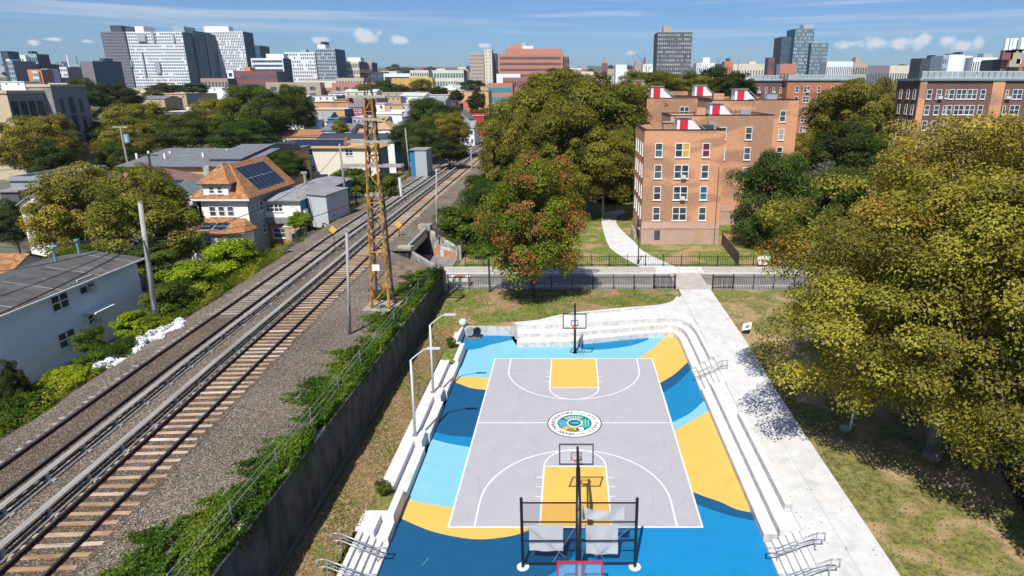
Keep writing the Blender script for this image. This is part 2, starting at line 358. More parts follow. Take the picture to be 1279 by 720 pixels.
# ------------------------------------------------------------------ court
def flat(pts, z, name, m, parent):
    mb = MB(); P = pts
    o = mb.prism(P, z - .003, z).build(name, m, parent)
    bm = bmesh.new(); bm.from_mesh(o.data); bmesh.ops.recalc_face_normals(bm, faces=bm.faces); bmesh.ops.triangulate(bm, faces=bm.faces); bm.to_mesh(o.data); bm.free()
    return o
def court_paint(name, c, wear=.10):
    m = mat(name, c, .72, wear, .7, c2=tuple(min(1, v * (1 + wear)) for v in c), detail=9, contrast=(.25, .75), bump=.03, bscale=40)
    n, l = nodes_of(m); b = n['Principled BSDF']; src = b.inputs['Base Color'].links[0].from_socket
    # scuffs: thin curved tyre marks and pale scrapes worn into the paint
    g = n.new('ShaderNodeNewGeometry'); w = n.new('ShaderNodeTexVoronoi'); w.feature = 'DISTANCE_TO_EDGE'; w.inputs['Scale'].default_value = .23
    dn = n.new('ShaderNodeTexNoise'); dn.inputs['Scale'].default_value = .35; dn.inputs['Detail'].default_value = 3; l.new(g.outputs['Position'], dn.inputs['Vector'])
    ad = n.new('ShaderNodeMix'); ad.data_type = 'RGBA'; ad.blend_type = 'LINEAR_LIGHT'; ad.inputs[0].default_value = .9; l.new(g.outputs['Position'], ad.inputs[6]); l.new(dn.outputs['Color'], ad.inputs[7]); l.new(ad.outputs[2], w.inputs['Vector'])
    mr = n.new('ShaderNodeMapRange'); l.new(w.outputs['Distance'], mr.inputs[0]); mr.inputs[1].default_value = .002; mr.inputs[2].default_value = .012; mr.inputs[3].default_value = 1; mr.inputs[4].default_value = 0
    n4 = n.new('ShaderNodeTexNoise'); n4.inputs['Scale'].default_value = .5; n4.inputs['Detail'].default_value = 6; l.new(g.outputs['Position'], n4.inputs['Vector'])
    m2 = n.new('ShaderNodeMapRange'); l.new(n4.outputs['Fac'], m2.inputs[0]); m2.inputs[1].default_value = .5; m2.inputs[2].default_value = .62; m2.inputs[4].default_value = .22
    mu = n.new('ShaderNodeMath'); mu.operation = 'MULTIPLY'; l.new(mr.outputs[0], mu.inputs[0]); l.new(m2.outputs[0], mu.inputs[1])
    mx = n.new('ShaderNodeMix'); mx.data_type = 'RGBA'; l.new(mu.outputs[0], mx.inputs[0]); l.new(src, mx.inputs[6]); mx.inputs[7].default_value = tuple(v * .35 for v in c) + (1,)
    l.new(mx.outputs[2], b.inputs['Base Color']); return m
P_DEEP = court_paint('deep_blue_paint', (.0, .080, .19)); P_MID = court_paint('mid_blue_paint', (.0, .20, .42)); P_BRT = court_paint('bright_blue_paint', (.0, .215, .47))
P_LIGHT = court_paint('light_blue_paint', (.21, .50, .61), .07); P_YEL = court_paint('yellow_paint', (.78, .455, .10), .06); P_GREY = court_paint('grey_paint', (.42, .405, .435), .06)
P_WHITE = mat('white_line_paint', (.78, .77, .78), .7, .08, 2)
court = root('basketball_court', (0, 44, 0), 'sunken painted basketball court in blue, yellow and grey with a round emblem', 'basketball court'); court['kind'] = 'structure'
XL, XR, XE = -7.3, 7.85, 11.12
px = lambda l, z=0: [G(a, b, z) for a, b in l]
base = [(-10.36, 12), (XE + .05, 12), (XE + .05, 61.0), (10.9, 62.3), (10.2, 62.8), (7.2, 62.3), (1.8, 60.8), (-5.4, 60.0), (-6.5, 63.0), (-11.3, 63.0), (-11.1, 58.4), (-10.36, 58.4)]
flat(base, -.004, 'court_slab', P_LIGHT, court)
# deep blue at the bottom left, bright blue at the bottom right
flat([(-10.36, 12), (6, 12)] + [G(684, 720), G(697, 712), G(708, 704), G(716, 694), G(722, 676), G(725, 655)] + [(0.6, 33), G(665, 655), G(640, 668), G(602, 674), G(570, 671), G(535, 662.5), G(501, 648), (-10.36, 33.3)], .003, 'painted_area', P_DEEP, court)
flat([(-1.0, 12), (XE + .04, 12), (XE + .04, 33.2), G(915, 645), G(890, 637.5), G(868, 629.5), (7.8, 34.5), (7.8, 33), (0.2, 33)] + [G(722, 676), G(716, 694), G(708, 704), G(697, 712), G(684, 720)], .007, 'painted_area', P_BRT, court)
yb = bez(px([(665, 661), (640, 669.5), (602, 674), (570, 671), (535, 662.5), (501, 648)]))
yt = bez(px([(511, 624), (535, 630), (566, 634.5)]))
flat([(-1.8, 32.9), (-1.8, 32.1)] + yb + [(-10.36, 33.3), (-10.36, 34.9)] + yt + [(-6.9, 34.3), (-6.9, 32.9)], .011, 'painted_area', P_YEL, court)
flat([G(941, 641), ] + bez(px([(939, 640.5), (920, 636.5), (900, 627.5), (880, 620.5), (866, 615)])) + [(7.7, 35.6)] + [(7.7, 34.5)] + bez(px([(868, 629.5), (890, 637.5), (915, 645), (943, 651)])), .011, 'painted_area', P_DEEP, court)
flat([G(841, 539), ] + bez(px([(841, 539), (860, 528), (885, 514)])) + [(XE + .04, 46.5), G(941, 641)] + bez(px([(939, 640.5), (920, 636.5), (900, 627.5), (880, 620.5), (866, 615)])) + [(7.7, 35.6)], .009, 'painted_area', P_YEL, court)
flat([(7.7, G(824, 479)[1])] + [G(829, 491), G(840, 527.5)] + bez(px([(840, 527.5), (862, 516), (880, 500)])) + [(XE + .04, 50), G(860.5, 452)] + bez(px([(857.5, 454), (842, 468), (824, 479)])), .009, 'painted_area', P_MID, court)
flat(bez(px([(824, 479), (842, 468), (857.5, 454)])) + [(XE + .04, G(860, 455)[1])] + bez(px([(863, 461), (848, 477), (829, 491)])), .012, 'painted_area', P_DEEP, court)
flat(bez(px([(827.7, 424), (815, 436), (797.5, 447.8)])) + [(7.8, 56.8)] + [(7.8, 53), G(824, 479)] + bez(px([(824, 479), (842, 468), (857.5, 454)])) + [(XE + .04, 56.3), (XE + .04, 61.0), (10.9, 62.3), (10.2, 62.8)], .007, 'painted_area', P_YEL, court)
flat(bez(px([(724, 434), (735, 437), (755, 436.5), (776, 434), (793, 430.5), (811, 424)])) + [(8, 62.5), (7.2, 62.3), (1.8, 60.8), (0.6, 60.5)], .005, 'painted_area', P_MID, court)
flat([(-11.3, 63.0), (-11.2, 58.9)] + bez(px([(569, 438), (583, 437.5), (595.5, 436), (612, 431), (625, 428), (637, 425.2)])) + [(-5.9, 61.6), (-6.5, 63)], .005, 'painted_area', P_MID, court)
flat(bez(px([(568, 472), (590, 470.8), (611, 472.5)])) + [(-7.0, 53)] + [(-7.0, 50)] + bez(px([(607, 487.3), (587, 484.5), (567, 477)])) + [(-10.36, 52)], .005, 'painted_area', P_YEL, court)
dk = bez(px([(543, 540), (565, 544.5), (592, 546.5)]))
flat([(-10.36, dk[0][1])] + dk + [(-7.0, 42.3), (-7.0, 50)] + bez(px([(607, 487.3), (587, 484.5), (567, 477)])) + [(-10.36, 51.7)], .004, 'painted_area', P_DEEP, court)
ml = bez(px([(539, 548.5), (560, 554), (588, 559)]))
flat([(-10.36, ml[0][1])] + ml + [(-7.0, 41.3), (-7.0, 42.3)] + dk[::-1] + [(-10.36, dk[0][1])], .004, 'painted_area', P_MID, court)
flat([(XL, 32.1), (XR, 32.1), (XR, 57.0), (XL, 57.0)], .016, 'play_area', P_GREY, court)
KX0, KX1 = -1.85, 2.43; KC = (KX0 + KX1) / 2; FT0, FT1 = 38.56, 50.64
flat([(KX0, 32.15), (KX1, 32.15), (KX1, FT0), (KX0, FT0)], .020, 'key_area', P_YEL, court)
flat([(KX0, FT1), (KX1, FT1), (KX1, 56.95), (KX0, 56.95)], .020, 'key_area', P_YEL, court)
LW = .055
def line(pts, name='boundary_line', w=LW, z=.024, m=P_WHITE):
    mb = MB()
    n = len(pts)
    for i in range(n):
        pass
    Lf = []; Rt = []
    for i, p in enumerate(pts):
        a = Vector(pts[max(0, i - 1)]); b = Vector(pts[min(n - 1, i + 1)]); dd = (b - a).normalized(); nn = Vector((-dd.y, dd.x))
        Lf.append(Vector(p) + nn * w); Rt.append(Vector(p) - nn * w)
    for i in range(n - 1): mb.face([(Rt[i].x, Rt[i].y, z), (Rt[i + 1].x, Rt[i + 1].y, z), (Lf[i + 1].x, Lf[i + 1].y, z), (Lf[i].x, Lf[i].y, z)])
    return mb.build(name, m, court)
mbl = [[(XL, 32.15), (XR, 32.15)], [(XL, 56.95), (XR, 56.95)], [(XL, 32.1), (XL, 57)], [(XR, 32.1), (XR, 57)]]
for i, p in enumerate(mbl): line(p, z=.024 + .002 * (i > 1))
line([(XL, 44.57), (KC - 2.1, 44.57)], 'half_line'); line([(KC + 2.1, 44.57), (XR, 44.57)], 'half_line')
for y0, y1, s in ((32.15, FT0, 1), (56.95, FT1, -1)):
    line([(KX0, y0), (KX0, y1)], 'key_line'); line([(KX1, y0), (KX1, y1)], 'key_line'); line([(KX0, y1), (KX1, y1)], 'key_line', z=.026)
    line([(KC + 2.14 * math.cos(t), y1 + s * 2.14 * math.sin(t)) for t in [math.pi * k / 24 for k in range(25)]], 'free_throw_arc', z=.027)
    yc = y0 + s * 2.4; R3 = 6.05
    line([(KC - R3, y0), (KC - R3, yc)] + [(KC - R3 * math.cos(t), yc + s * R3 * math.sin(t)) for t in [math.pi * k / 36 for k in range(1, 36)]] + [(KC + R3, yc), (KC + R3, y0)], 'three_point_line', z=.028)
    for k in range(3):
        yk = y0 + s * (3.0 + 1.05 * k)
        line([(KX0 - .45, yk), (KX0 - .05, yk)], 'lane_mark', .035); line([(KX1 + .05, yk), (KX1 + .45, yk)], 'lane_mark', .035)

SCF = mat('rubber_scuff', (.30, .29, .315), .8, .1, 3); SCB = mat('pale_scrape', (.16, .33, .45), .8, .2, 3); rs_ = random.Random(12)
def scuff(cx, cy, R, t0, ln, w, z, m, nm='scuff_mark'):
    n = 10; line([(cx + R * math.cos(t0 + ln / R * k / n), cy + R * math.sin(t0 + ln / R * k / n)) for k in range(n + 1)], nm, w, z, m)
for k in range(34):
    x = rs_.uniform(-6, 7); y = rs_.uniform(33.5, 55.5); R = rs_.uniform(2, 9); t = rs_.uniform(0, 6.28); ln = rs_.uniform(.8, 3.2)
    if abs(x - .3) < 3.2 and (y < 40 or 41.5 < y < 47.5 or y > 49.5): continue
    cx_, cy_ = x - R * math.cos(t), y - R * math.sin(t)
    if not (-6.9 < cx_ + R * math.cos(t + ln / R) < 7.4 and 32.6 < cy_ + R * math.sin(t + ln / R) < 56.5): continue
    scuff(cx_, cy_, R, t, ln, rs_.uniform(.012, .022), .0185 + k * .00002, SCF)
for k in range(1):
    x = rs_.uniform(-9.5, -3); y = rs_.uniform(27, 31.5); R = rs_.uniform(1.5, 6); t = rs_.uniform(0, 6.28); scuff(x - R * math.cos(t), y - R * math.sin(t), R, t, rs_.uniform(.4, .9), rs_.uniform(.01, .02), .0135, SCB)

# ---- round emblem on the half line
def disc(cx, cy, r, z, name, m, n=48, r0=0, t0=0, t1=2 * math.pi, sy=1.):
    mb = MB(); full = abs(t1 - t0 - 2 * math.pi) < 1e-6; k = n
    pts = [(cx + r * math.cos(t0 + (t1 - t0) * i / k), cy + sy * r * math.sin(t0 + (t1 - t0) * i / k)) for i in range(k + (0 if full else 1))]
    if r0 > 0:
        inn = [(cx + r0 * math.cos(t0 + (t1 - t0) * i / k), cy + sy * r0 * math.sin(t0 + (t1 - t0) * i / k)) for i in range(k + (0 if full else 1))]
        m_ = len(pts)
        for i in range(m_ if full else m_ - 1):
            j = (i + 1) % m_; mb.face([inn[i] + (z,), pts[i] + (z,), pts[j] + (z,), inn[j] + (z,)])
    else:
        mb.face([p + (z,) for p in pts] if full else [(cx, cy, z)] + [p + (z,) for p in pts])
    return mb.build(name, m, EMB)
EC = (KC, 44.5)
EMB = tag(bpy.data.objects.new('court_emblem', bpy.data.meshes.new('court_emblem')), None); col.objects.link(EMB); EMB.parent = court; EMB.location = (EC[0], EC[1] - 44, 0)
def eb(c): return mat('emblem_paint_%d_%d_%d' % tuple(int(v * 99) for v in c), c, .7, .05, 3)
me = MB(); ee = me.face([(EC[0] + 2.12 * math.cos(t), EC[1] + 2.12 * math.sin(t), .030) for t in [2 * math.pi * k / 64 for k in range(64)]])
tmp = me.build('emblem_rim', eb((.03, .03, .035)), court); EMB.data = tmp.data; tmpn = tmp; 
EMB.data.transform(Matrix.Translation((-EC[0], -(EC[1] - 44), 0))); bpy.data.objects.remove(tmpn)
cx, cy = EC
disc(cx, cy, 2.04, .034, 'white_ring', eb((.78, .78, .77)))
disc(cx, cy, 1.34, .038, 'inner_disc', eb((.0, .17, .14)))
tl = eb((.02, .24, .30)); pale = eb((.55, .68, .66))
disc(cx, cy, 1.24, .041, 'blue_sector', eb((.10, .30, .46)), 20, .50, RAD(152), RAD(222))
disc(cx, cy, 1.24, .041, 'green_sector', eb((.0, .28, .20)), 20, .50, RAD(-42), RAD(42))
disc(cx, cy, 1.24, .041, 'slate_sector', eb((.07, .14, .17)), 24, .50, RAD(50), RAD(140))
for k in range(9):
    a = RAD(54 + k * 9.8); disc(cx, cy, 1.18 - .05 * (k % 2), .044, 'pale_stripe', pale, 3, .62, a, a + RAD(4.6))
for k in range(3):
    q = [(cx + .62 + .22 * k + .045 * math.sin(j * math.pi / 2 * 1.6), cy - .62 + .12 * j + .0) for j in range(11)]
    q = [p for p in q if math.hypot(p[0] - cx, p[1] - cy) < 1.2 and math.hypot(p[0] - cx, p[1] - cy) > .56]
    mb = MB()
    for a, b in zip(q, q[1:]): mb.face([(a[0] - .035, a[1], .044), (a[0] + .035, a[1], .044), (b[0] + .035, b[1], .044), (b[0] - .035, b[1], .044)])
    mb.build('wave_stripe', eb((.30, .72, .62)), EMB)
disc(cx - .32, cy - 1.12, .66, .046, 'orange_dome', eb((.85, .42, .05)), 20, 0, 0, math.pi, .95)
disc(cx - .32, cy - 1.10, .34, .049, 'olive_dome', eb((.25, .22, .02)), 16, 0, 0, math.pi, .9)
disc(cx + .42, cy - .90, .30, .046, 'white_flower', eb((.80, .74, .74)), 16, 0)
disc(cx + .42, cy - 1.08, .20, .045, 'violet_leaf', eb((.06, .08, .28)), 12, 0)
disc(cx, cy, .60, .050, 'white_ring', eb((.80, .82, .80)), 32, .47)
disc(cx, cy, .50, .052, 'teal_centre', eb((.0, .12, .13)), 32)
mb = MB(); q = [(-.38, 0), (-.1, -.13), (.14, -.2), (.3, -.14), (.37, 0), (.3, .14), (.14, .2), (-.1, .13)]
mb.face([(cx + a, cy + b, .055) for a, b in q]).build('blue_drop', eb((.02, .45, .62)), EMB)
for a0, a1 in ((62, 88), (-88, -62)): disc(cx, cy, 1.72, .038, 'grey_arc', eb((.25, .32, .33)), 8, 1.60, RAD(a0), RAD(a1))
def arc_text(txt, r, a0, a1, size, flip):
    """letters set round the ring, joined into one mesh"""
    mbt = MB(); n = len(txt)
    for i, ch in enumerate(txt):
        if ch == ' ': continue
        a = RAD(a0 + (a1 - a0) * (i + .5) / n)
        cu = bpy.data.curves.new('letter', 'FONT'); cu.body = ch; cu.size = size; cu.align_x = 'CENTER'; cu.align_y = 'CENTER'; cu.resolution_u = 2; cu.offset = .012
        ob = bpy.data.objects.new('letter', cu); mesh = bpy.data.meshes.new_from_object(ob)
        rot = a + (math.pi / 2 if flip else -math.pi / 2); c_, s_ = math.cos(rot), math.sin(rot)
        vs = [(cx + r * math.cos(a) + v.co.x * c_ - v.co.y * s_, cy + r * math.sin(a) + v.co.x * s_ + v.co.y * c_, .040) for v in mesh.vertices]
        mbt.add(vs, [tuple(p.vertices) for p in mesh.polygons])
        bpy.data.objects.remove(ob); bpy.data.curves.remove(cu); bpy.data.meshes.remove(mesh)
    return mbt.build('lettering', eb((.02, .02, .025)), EMB)
arc_text('GREEN INFRASTRUCTURE', 1.67, 270, 94, .40, False)
arc_text('NYC PARKS', 1.67, 52, -52, .36, False)

# ------------------------------------------------------------------ seat steps, benches, path (pale concrete)
def curve_pts(ctrl, n=60):
    """resample a polyline to n+1 evenly spaced points"""
    Ls = [0]
    for a, b in zip(ctrl, ctrl[1:]): Ls.append(Ls[-1] + math.dist(a, b))
    out = []
    for k in range(n + 1):
        s = Ls[-1] * k / n; i = 0
        while i < len(Ls) - 2 and Ls[i + 1] < s: i += 1
        t = (s - Ls[i]) / max(1e-6, Ls[i + 1] - Ls[i]); out.append((ctrl[i][0] + (ctrl[i + 1][0] - ctrl[i][0]) * t, ctrl[i][1] + (ctrl[i + 1][1] - ctrl[i][1]) * t))
    return out
# edges from the stair gap (y=54) north and round to the west
T1 = bez([(11.12, 54), (11.12, 58), (11.12, 60.6), (10.95, 61.9), (10.25, 62.62), (7.25, 62.15), (1.8, 60.7), (-1.05, 60.0), (-5.45, 59.85)], 10)
T2 = bez([(11.90, 54), (11.90, 58), (11.86, 60.9), (11.5, 62.7), (10.34, 63.5), (7.3, 62.95), (1.82, 61.65), (-.4, 61.2), (-5.45, 60.9)], 10)
T3 = bez([(12.68, 54), (12.68, 58), (12.62, 61.0), (12.2, 63.1), (10.84, 64.1), (7.38, 63.8), (1.84, 62.7), (0, 62.35), (-5.6, 62.2)], 10)
seat = root('seat_steps', (11, 60, 0), 'white concrete seating steps curving round the far right corner of the court', 'steps')
def tier_blocks(A, B, z0, z1, step, gap, parent, skip=lambda i: False):
    n = len(A) - 1; i = 0
    while i < n:
        j = min(n, i + step)
        if not skip(i):
            P = A[i:j + 1]; Q = B[i:j + 1]
            def sh(P):      # open a narrow joint at the two ends
                P = [Vector(p) for p in P]; d0 = (P[1] - P[0]).normalized() * gap; d1 = (P[-2] - P[-1]).normalized() * gap
                P[0] = P[0] + d0; P[-1] = P[-1] + d1; return [tuple(p) for p in P]
            P, Q = sh(P), sh(Q); ring = Q + P[::-1]
            mb = MB(); m_ = len(ring); v = [(x, y, z0) for x, y in ring] + [(x, y, z1) for x, y in ring]; k = len(P)
            mb.mi = 0
            for a in range(k - 1): mb.add([Q[a] + (z1,), Q[a + 1] + (z1,), P[a + 1] + (z1,), P[a] + (z1,)], [(0, 1, 2, 3)])
            mb.mi = 1
            for a in range(m_): b = (a + 1) % m_; mb.add([v[a], v[b], v[b + m_], v[a + m_]], [(0, 1, 2, 3)])
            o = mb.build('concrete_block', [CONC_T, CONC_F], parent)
            bm = bmesh.new(); bm.from_mesh(o.data); bmesh.ops.remove_doubles(bm, verts=bm.verts, dist=1e-4); bmesh.ops.recalc_face_normals(bm, faces=bm.faces); bm.to_mesh(o.data); bm.free()
        i = j
    return
tier_blocks(T1, [((a[0] + .0), a[1] + .0) for a in T2], -.2, .5, 9, .008, seat)
tier_blocks(T2, T3, -.2, 1.0, 9, .008, seat)
INN = bez([(13.3, 54), (13.3, 58), (13.25, 61.3), (13.0, 64.6), (11.4, 66.6), (7.2, 66.2), (1.6, 64.6), (-1.5, 63.8), (-5.9, 62.6)], 10)
tier_blocks([p for p in T3[18:]], INN[18:], -.2, 1.5, 9, .008, seat)
tier_blocks(T3[:19], [(x + .42, y) for x, y in T3[:19]], -.2, 1.52, 9, .008, seat)
# east seat walls between the stair gaps
east = root('seat_steps', (11.1, 40, 0), 'three long white concrete seating steps along the right side of the court', 'steps')
def wallblocks(x0, x1, z, ylist, parent, m=None):
    for a, b in zip(ylist, ylist[1:]):
        mb = MB(); mb.box(x0, x1, a + .008, b - .008, -.2, z)
        o = mb.build('concrete_block', [CONC_T, CONC_F], parent)
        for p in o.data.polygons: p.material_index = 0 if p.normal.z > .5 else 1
wallblocks(11.12, 11.90, .5, [30.9, 35.5, 41.2, 45.6, 49.6], east)
wallblocks(11.90, 12.68, 1.0, [30.6, 34.4, 39.8, 45.2, 49.6], east)
wallblocks(12.68, 13.12, 1.5, [32.3, 37.8, 43.6], east)
wallblocks(12.68, 13.12, 1.004, [30.6, 32.28], east); wallblocks(12.68, 13.12, 1.004, [43.62, 49.6], east)
def stairs(y0, y1, xs, zs, label, xend, zend):
    r = root('stair_flight', (xs[0], y0, 0), label, 'stairs')
    for i, x in enumerate(xs):
        x2 = xs[i + 1] if i + 1 < len(xs) else xend
        mb = MB(); mb.box(x, x2, y0 + .006, y1 - .006, -.2, zs[i]); o = mb.build('step', [CONC_T, CONC_F], r)
        for p in o.data.polygons: p.material_index = 0 if p.normal.z > .5 else 1
    return r
stairs(49.6, 54.0, [11.12, 11.5, 11.9, 12.3, 12.7], [.25, .5, .75, .95, 1.12], 'short pale steps beside the single handrail at the far right of the court', 13.14, 1)
stairs(16, 30.6, [11.12, 11.48, 11.84, 12.20, 12.56], [.2, .4, .6, .8, .97], 'narrow pale steps under two handrails at the lower right corner of the court', 12.95, 1)
wallblocks(12.68, 13.12, 1.0, [16, 30.58], east) if False else None
def stairs_l(y0, y1, xs, zs, label, xend):
    r = root('stair_flight', (xs[0], y0, 0), label, 'stairs')
    for i, x in enumerate(xs):
        x2 = xs[i + 1] if i + 1 < len(xs) else xend
        mb = MB(); mb.box(x2, x, y0 + .006, y1 - .006, -.2, zs[i]); o = mb.build('step', [CONC_T, CONC_F], r)
        for p in o.data.polygons: p.material_index = 0 if p.normal.z > .5 else 1
stairs_l(16, 30.5, [-10.38, -10.74, -11.10, -11.46, -11.82], [.2, .4, .6, .8, 1.0], 'narrow pale steps under two handrails at the lower left corner of the court', -12.35)
# the long straight path, poured in slabs
def pathslab(poly, name='path_slab', parent=None, th=.3, m=CONC, dz=0.012):
    o = MB().prism(poly, .5, lambda x, y: lz(x, y) + dz).build(name, m, parent)
    bm = bmesh.new(); bm.from_mesh(o.data); bmesh.ops.recalc_face_normals(bm, faces=bm.faces); bm.to_mesh(o.data); bm.free(); return o
path = root('path', (15, 50, 1), None, None); path['kind'] = 'structure'
ycut = [12, 20, 26.2, 32.2, 38.1, 43.9, 48.4, 52.6, 57.0, 61.0]
for a, b in zip(ycut, ycut[1:]):
    x0 = 13.14 if a >= 30 else 12.97
    if a < 30.6 < b: pathslab([(12.97, a + .01), (15.0, a + .01), (15.0, b - .01), (13.14, b - .01), (13.14, 30.6), (12.97, 30.6)], parent=path)
    else: pathslab([(x0, a + .01), (15.0, a + .01), (15.0, b - .01), (x0, b - .01)], parent=path)
    pathslab([(15.015, a + .01), (17.0, a + .01), (17.0, b - .01), (15.015, b - .01)], parent=path)
for a, b in ((61, 65.2), (65.2, 69.6), (69.6, 74.4)): pathslab([(13.14, a + .01), (17.0, a + .01), (17.0, b - .01), (13.14, b - .01)], parent=path)
# paved apron between the seat steps and the curved kerb
ap = [p for p in INN[18:]] ; oc = OUT[::-1]
ringp = [(13.12, 61.2)] + ap + [(-6.2, 62.7)] + [p for p in OUT if -6 < p[0] and p[1] < 71.6] + [(13.12, 72.2)]
o = flat(ringp, 1.5, 'apron_slab', CONC, path)
# curved kerb wall between the apron and the north lawn
kerb = root('kerb_wall', (0, 65, 0), 'low white concrete kerb wall curving along the lawn behind the far hoop', 'wall')
K1 = curve_pts([p for p in OUT if p[1] < 71.5], 60)
def off(P, d_):
    out = []
    for i, p in enumerate(P):
        a = Vector(P[max(0, i - 1)]); b = Vector(P[min(len(P) - 1, i + 1)]); t = (b - a).normalized(); out.append((p[0] - t.y * d_, p[1] + t.x * d_))
    return out
kh = lambda x: 1.06 if x < -7 else 1.06 + .72 * smoothstep(-7, 1, x) - .26 * smoothstep(6, 12, x)
K0 = off(K1, .38); i = 0
while i < 60:
    j = min(60, i + 6); P = K1[i:j + 1]; Q = K0[i:j + 1]; mb = MB(); 
    P = [tuple(Vector(P[0]).lerp(Vector(P[1]), .03))] + P[1:-1] + [tuple(Vector(P[-1]).lerp(Vector(P[-2]), .03))]
    ring = P + Q[::-1]; mb.prism(ring, -.1, lambda x, y: kh(x)); o = mb.build('kerb_block', [CONC_T, CONC_F], kerb)
    bm = bmesh.new(); bm.from_mesh(o.data); bmesh.ops.recalc_face_normals(bm, faces=bm.faces); bm.to_mesh(o.data); bm.free()
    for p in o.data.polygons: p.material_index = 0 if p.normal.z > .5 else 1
    i = j
# west side: benches, pedestals and pockets
west = root('bench_wall', (-11.2, 45, 0), 'white concrete bench wall with lamp pedestals along the left side of the court', 'bench wall')
def wb(x0, x1, y0, y1, z, name='concrete_block'):
    o = MB().box(x0, x1, y0 + .006, y1 - .006, -.2, z).build(name, [CONC_T, CONC], west)
    for p in o.data.polygons: p.material_index = 0 if p.normal.z > .5 else 1
def bench(y0, y1):
    n = 2
    for k in range(n):
        a = y0 + (y1 - y0) * k / n; b = y0 + (y1 - y0) * (k + 1) / n
        wb(-12.05, -11.19, a, b, 1.02, 'bench_back'); wb(-11.19, -10.42, a, b, .56, 'bench_seat')
bench(34.5, 40.2); wb(-12.05, -10.62, 40.2, 41.7, 1.024, 'pedestal'); bench(41.7, 47.1); wb(-12.05, -10.62, 47.1, 48.7, 1.024, 'pedestal'); bench(48.7, 54.4)
wb(-10.86, -10.42, 54.4, 58.4, 1.02, 'planter_wall'); wb(-12.05, -10.86, 58.4, 58.75, 1.02, 'planter_wall')
wb(-10.9, -10.45, 32.4, 34.5, 1.02, 'planter_wall'); wb(-12.3, -10.45, 31.95, 32.4, 1.02, 'planter_wall')
wb(-12.3, -11.19, 30.5, 31.95, 1.02, 'bench_back'); wb(-11.19, -10.42, 30.5, 31.95, .56, 'bench_seat')
o = MB().prism([(-11.75, 58.75), (-11.28, 58.75), (-11.28, 63.0), (-11.62, 63.3), (-12.0, 63.3)], -.2, 1.02).build('pit_wall', CONC_T, west)
mb = MB(); rs_ = random.Random(4)
for k in range(70):
    x = rs_.uniform(13.3, 16.9); y = rs_.uniform(26, 60) if k < 50 else rs_.uniform(28, 33); r_ = rs_.uniform(.02, .05); mb.face([(x + r_ * math.cos(t), y + r_ * math.sin(t), lz(x, y) + .017) for t in (0, 1.05, 2.1, 3.14, 4.19, 5.24)])
o = mb.build('gum_spots', mat('dark_gum_spot', (.06, .05, .05)), path); o['kind'] = 'stuff'
# ------------------------------------------------------------------ handrails
def handrail(pt, pb, label, w=.0):
    """steel rail from the top point down to the bottom point with loops at both ends"""
    r = root('handrail', pt, label, 'handrail', None); pt = Vector(pt); pb = Vector(pb); dx = 1 if pb.x > pt.x else -1
    up = Vector((0, 0, 1)); e = Vector((dx * .45, 0, 0)); h1, h2 = 1.08, .62
    A = [pt - e + up * h2, pt - e + up * h1, pt + up * h1, pb + up * h1, pb + e * 1.2 + up * (h1 - .0), pb + e * 1.2 + up * h2, pb + up * h2, pt + up * h2, pt - e + up * h2]
    MB().path([tuple(p) for p in A], .045).build('rail', GALV, r, smooth=True)
    for q in (pt, pt.lerp(pb, .5), pb):
        MB().tube(tuple(q - up * .05), tuple(q + up * h1), .03).tube(tuple(q - up * .06), tuple(q + up * .03), .09, n=8).build('post', GALV, r)
    MB().path([tuple(pt + up * .85), tuple(pb + up * .85)], .018).build('mid_rail', GALV, r)
handrail((13.3, 29.0, 1), (11.3, 29.0, .05), 'farther of the two steel handrails on the lower right steps')
handrail((13.3, 27.0, 1), (11.3, 27.0, .05), 'nearer of the two steel handrails on the lower right steps')
handrail((-12.5, 29.0, 1), (-10.6, 29.0, .05), 'farther of the two steel handrails on the lower left steps')
handrail((-12.5, 27.0, 1), (-10.6, 27.0, .05), 'nearer of the two steel handrails on the lower left steps')
handrail((13.3, 51.6, 1.1), (11.4, 51.6, .05), 'single steel handrail on the short steps at the far right of the court')
# ------------------------------------------------------------------ lamp posts
def lamp(x, y, label):
    r = root('street_lamp', (x, y, 1.02), label, 'street lamp'); zt = 6.95
    MB().tube((x, y, 1.02), (x, y, 1.07), .24, n=8).build('base_plate', GALV, r)
    MB().tube((x, y, 1.05), (x + .12, y, zt), .105, .075, n=10).build('pole', GREYPAINT, r, smooth=True)
    MB().path([(x + .12, y, zt), (x + .5, y, zt + .34), (x + 1.1, y, zt + .78), (x + 1.35, y, zt + .86)], .045, 8).build('arm', GREYPAINT, r)
    MB().prism([(x + 1.3, y - .13), (x + 2.2, y - .10), (x + 2.25, y), (x + 2.2, y + .10), (x + 1.3, y + .13)], zt + .83, zt + .93).build('lamp_head', GREYPAINT, r)
    for a in range(4): t = a * math.pi / 2 + .78; MB().tube((x + .2 * math.cos(t), y + .2 * math.sin(t), 1.06), (x + .2 * math.cos(t), y + .2 * math.sin(t), 1.12), .025).build('bolt', GALV, r)
lamp(-11.25, 40.95, 'grey street lamp on the nearer pedestal of the bench wall')
lamp(-11.35, 47.8, 'grey street lamp on the farther pedestal of the bench wall')

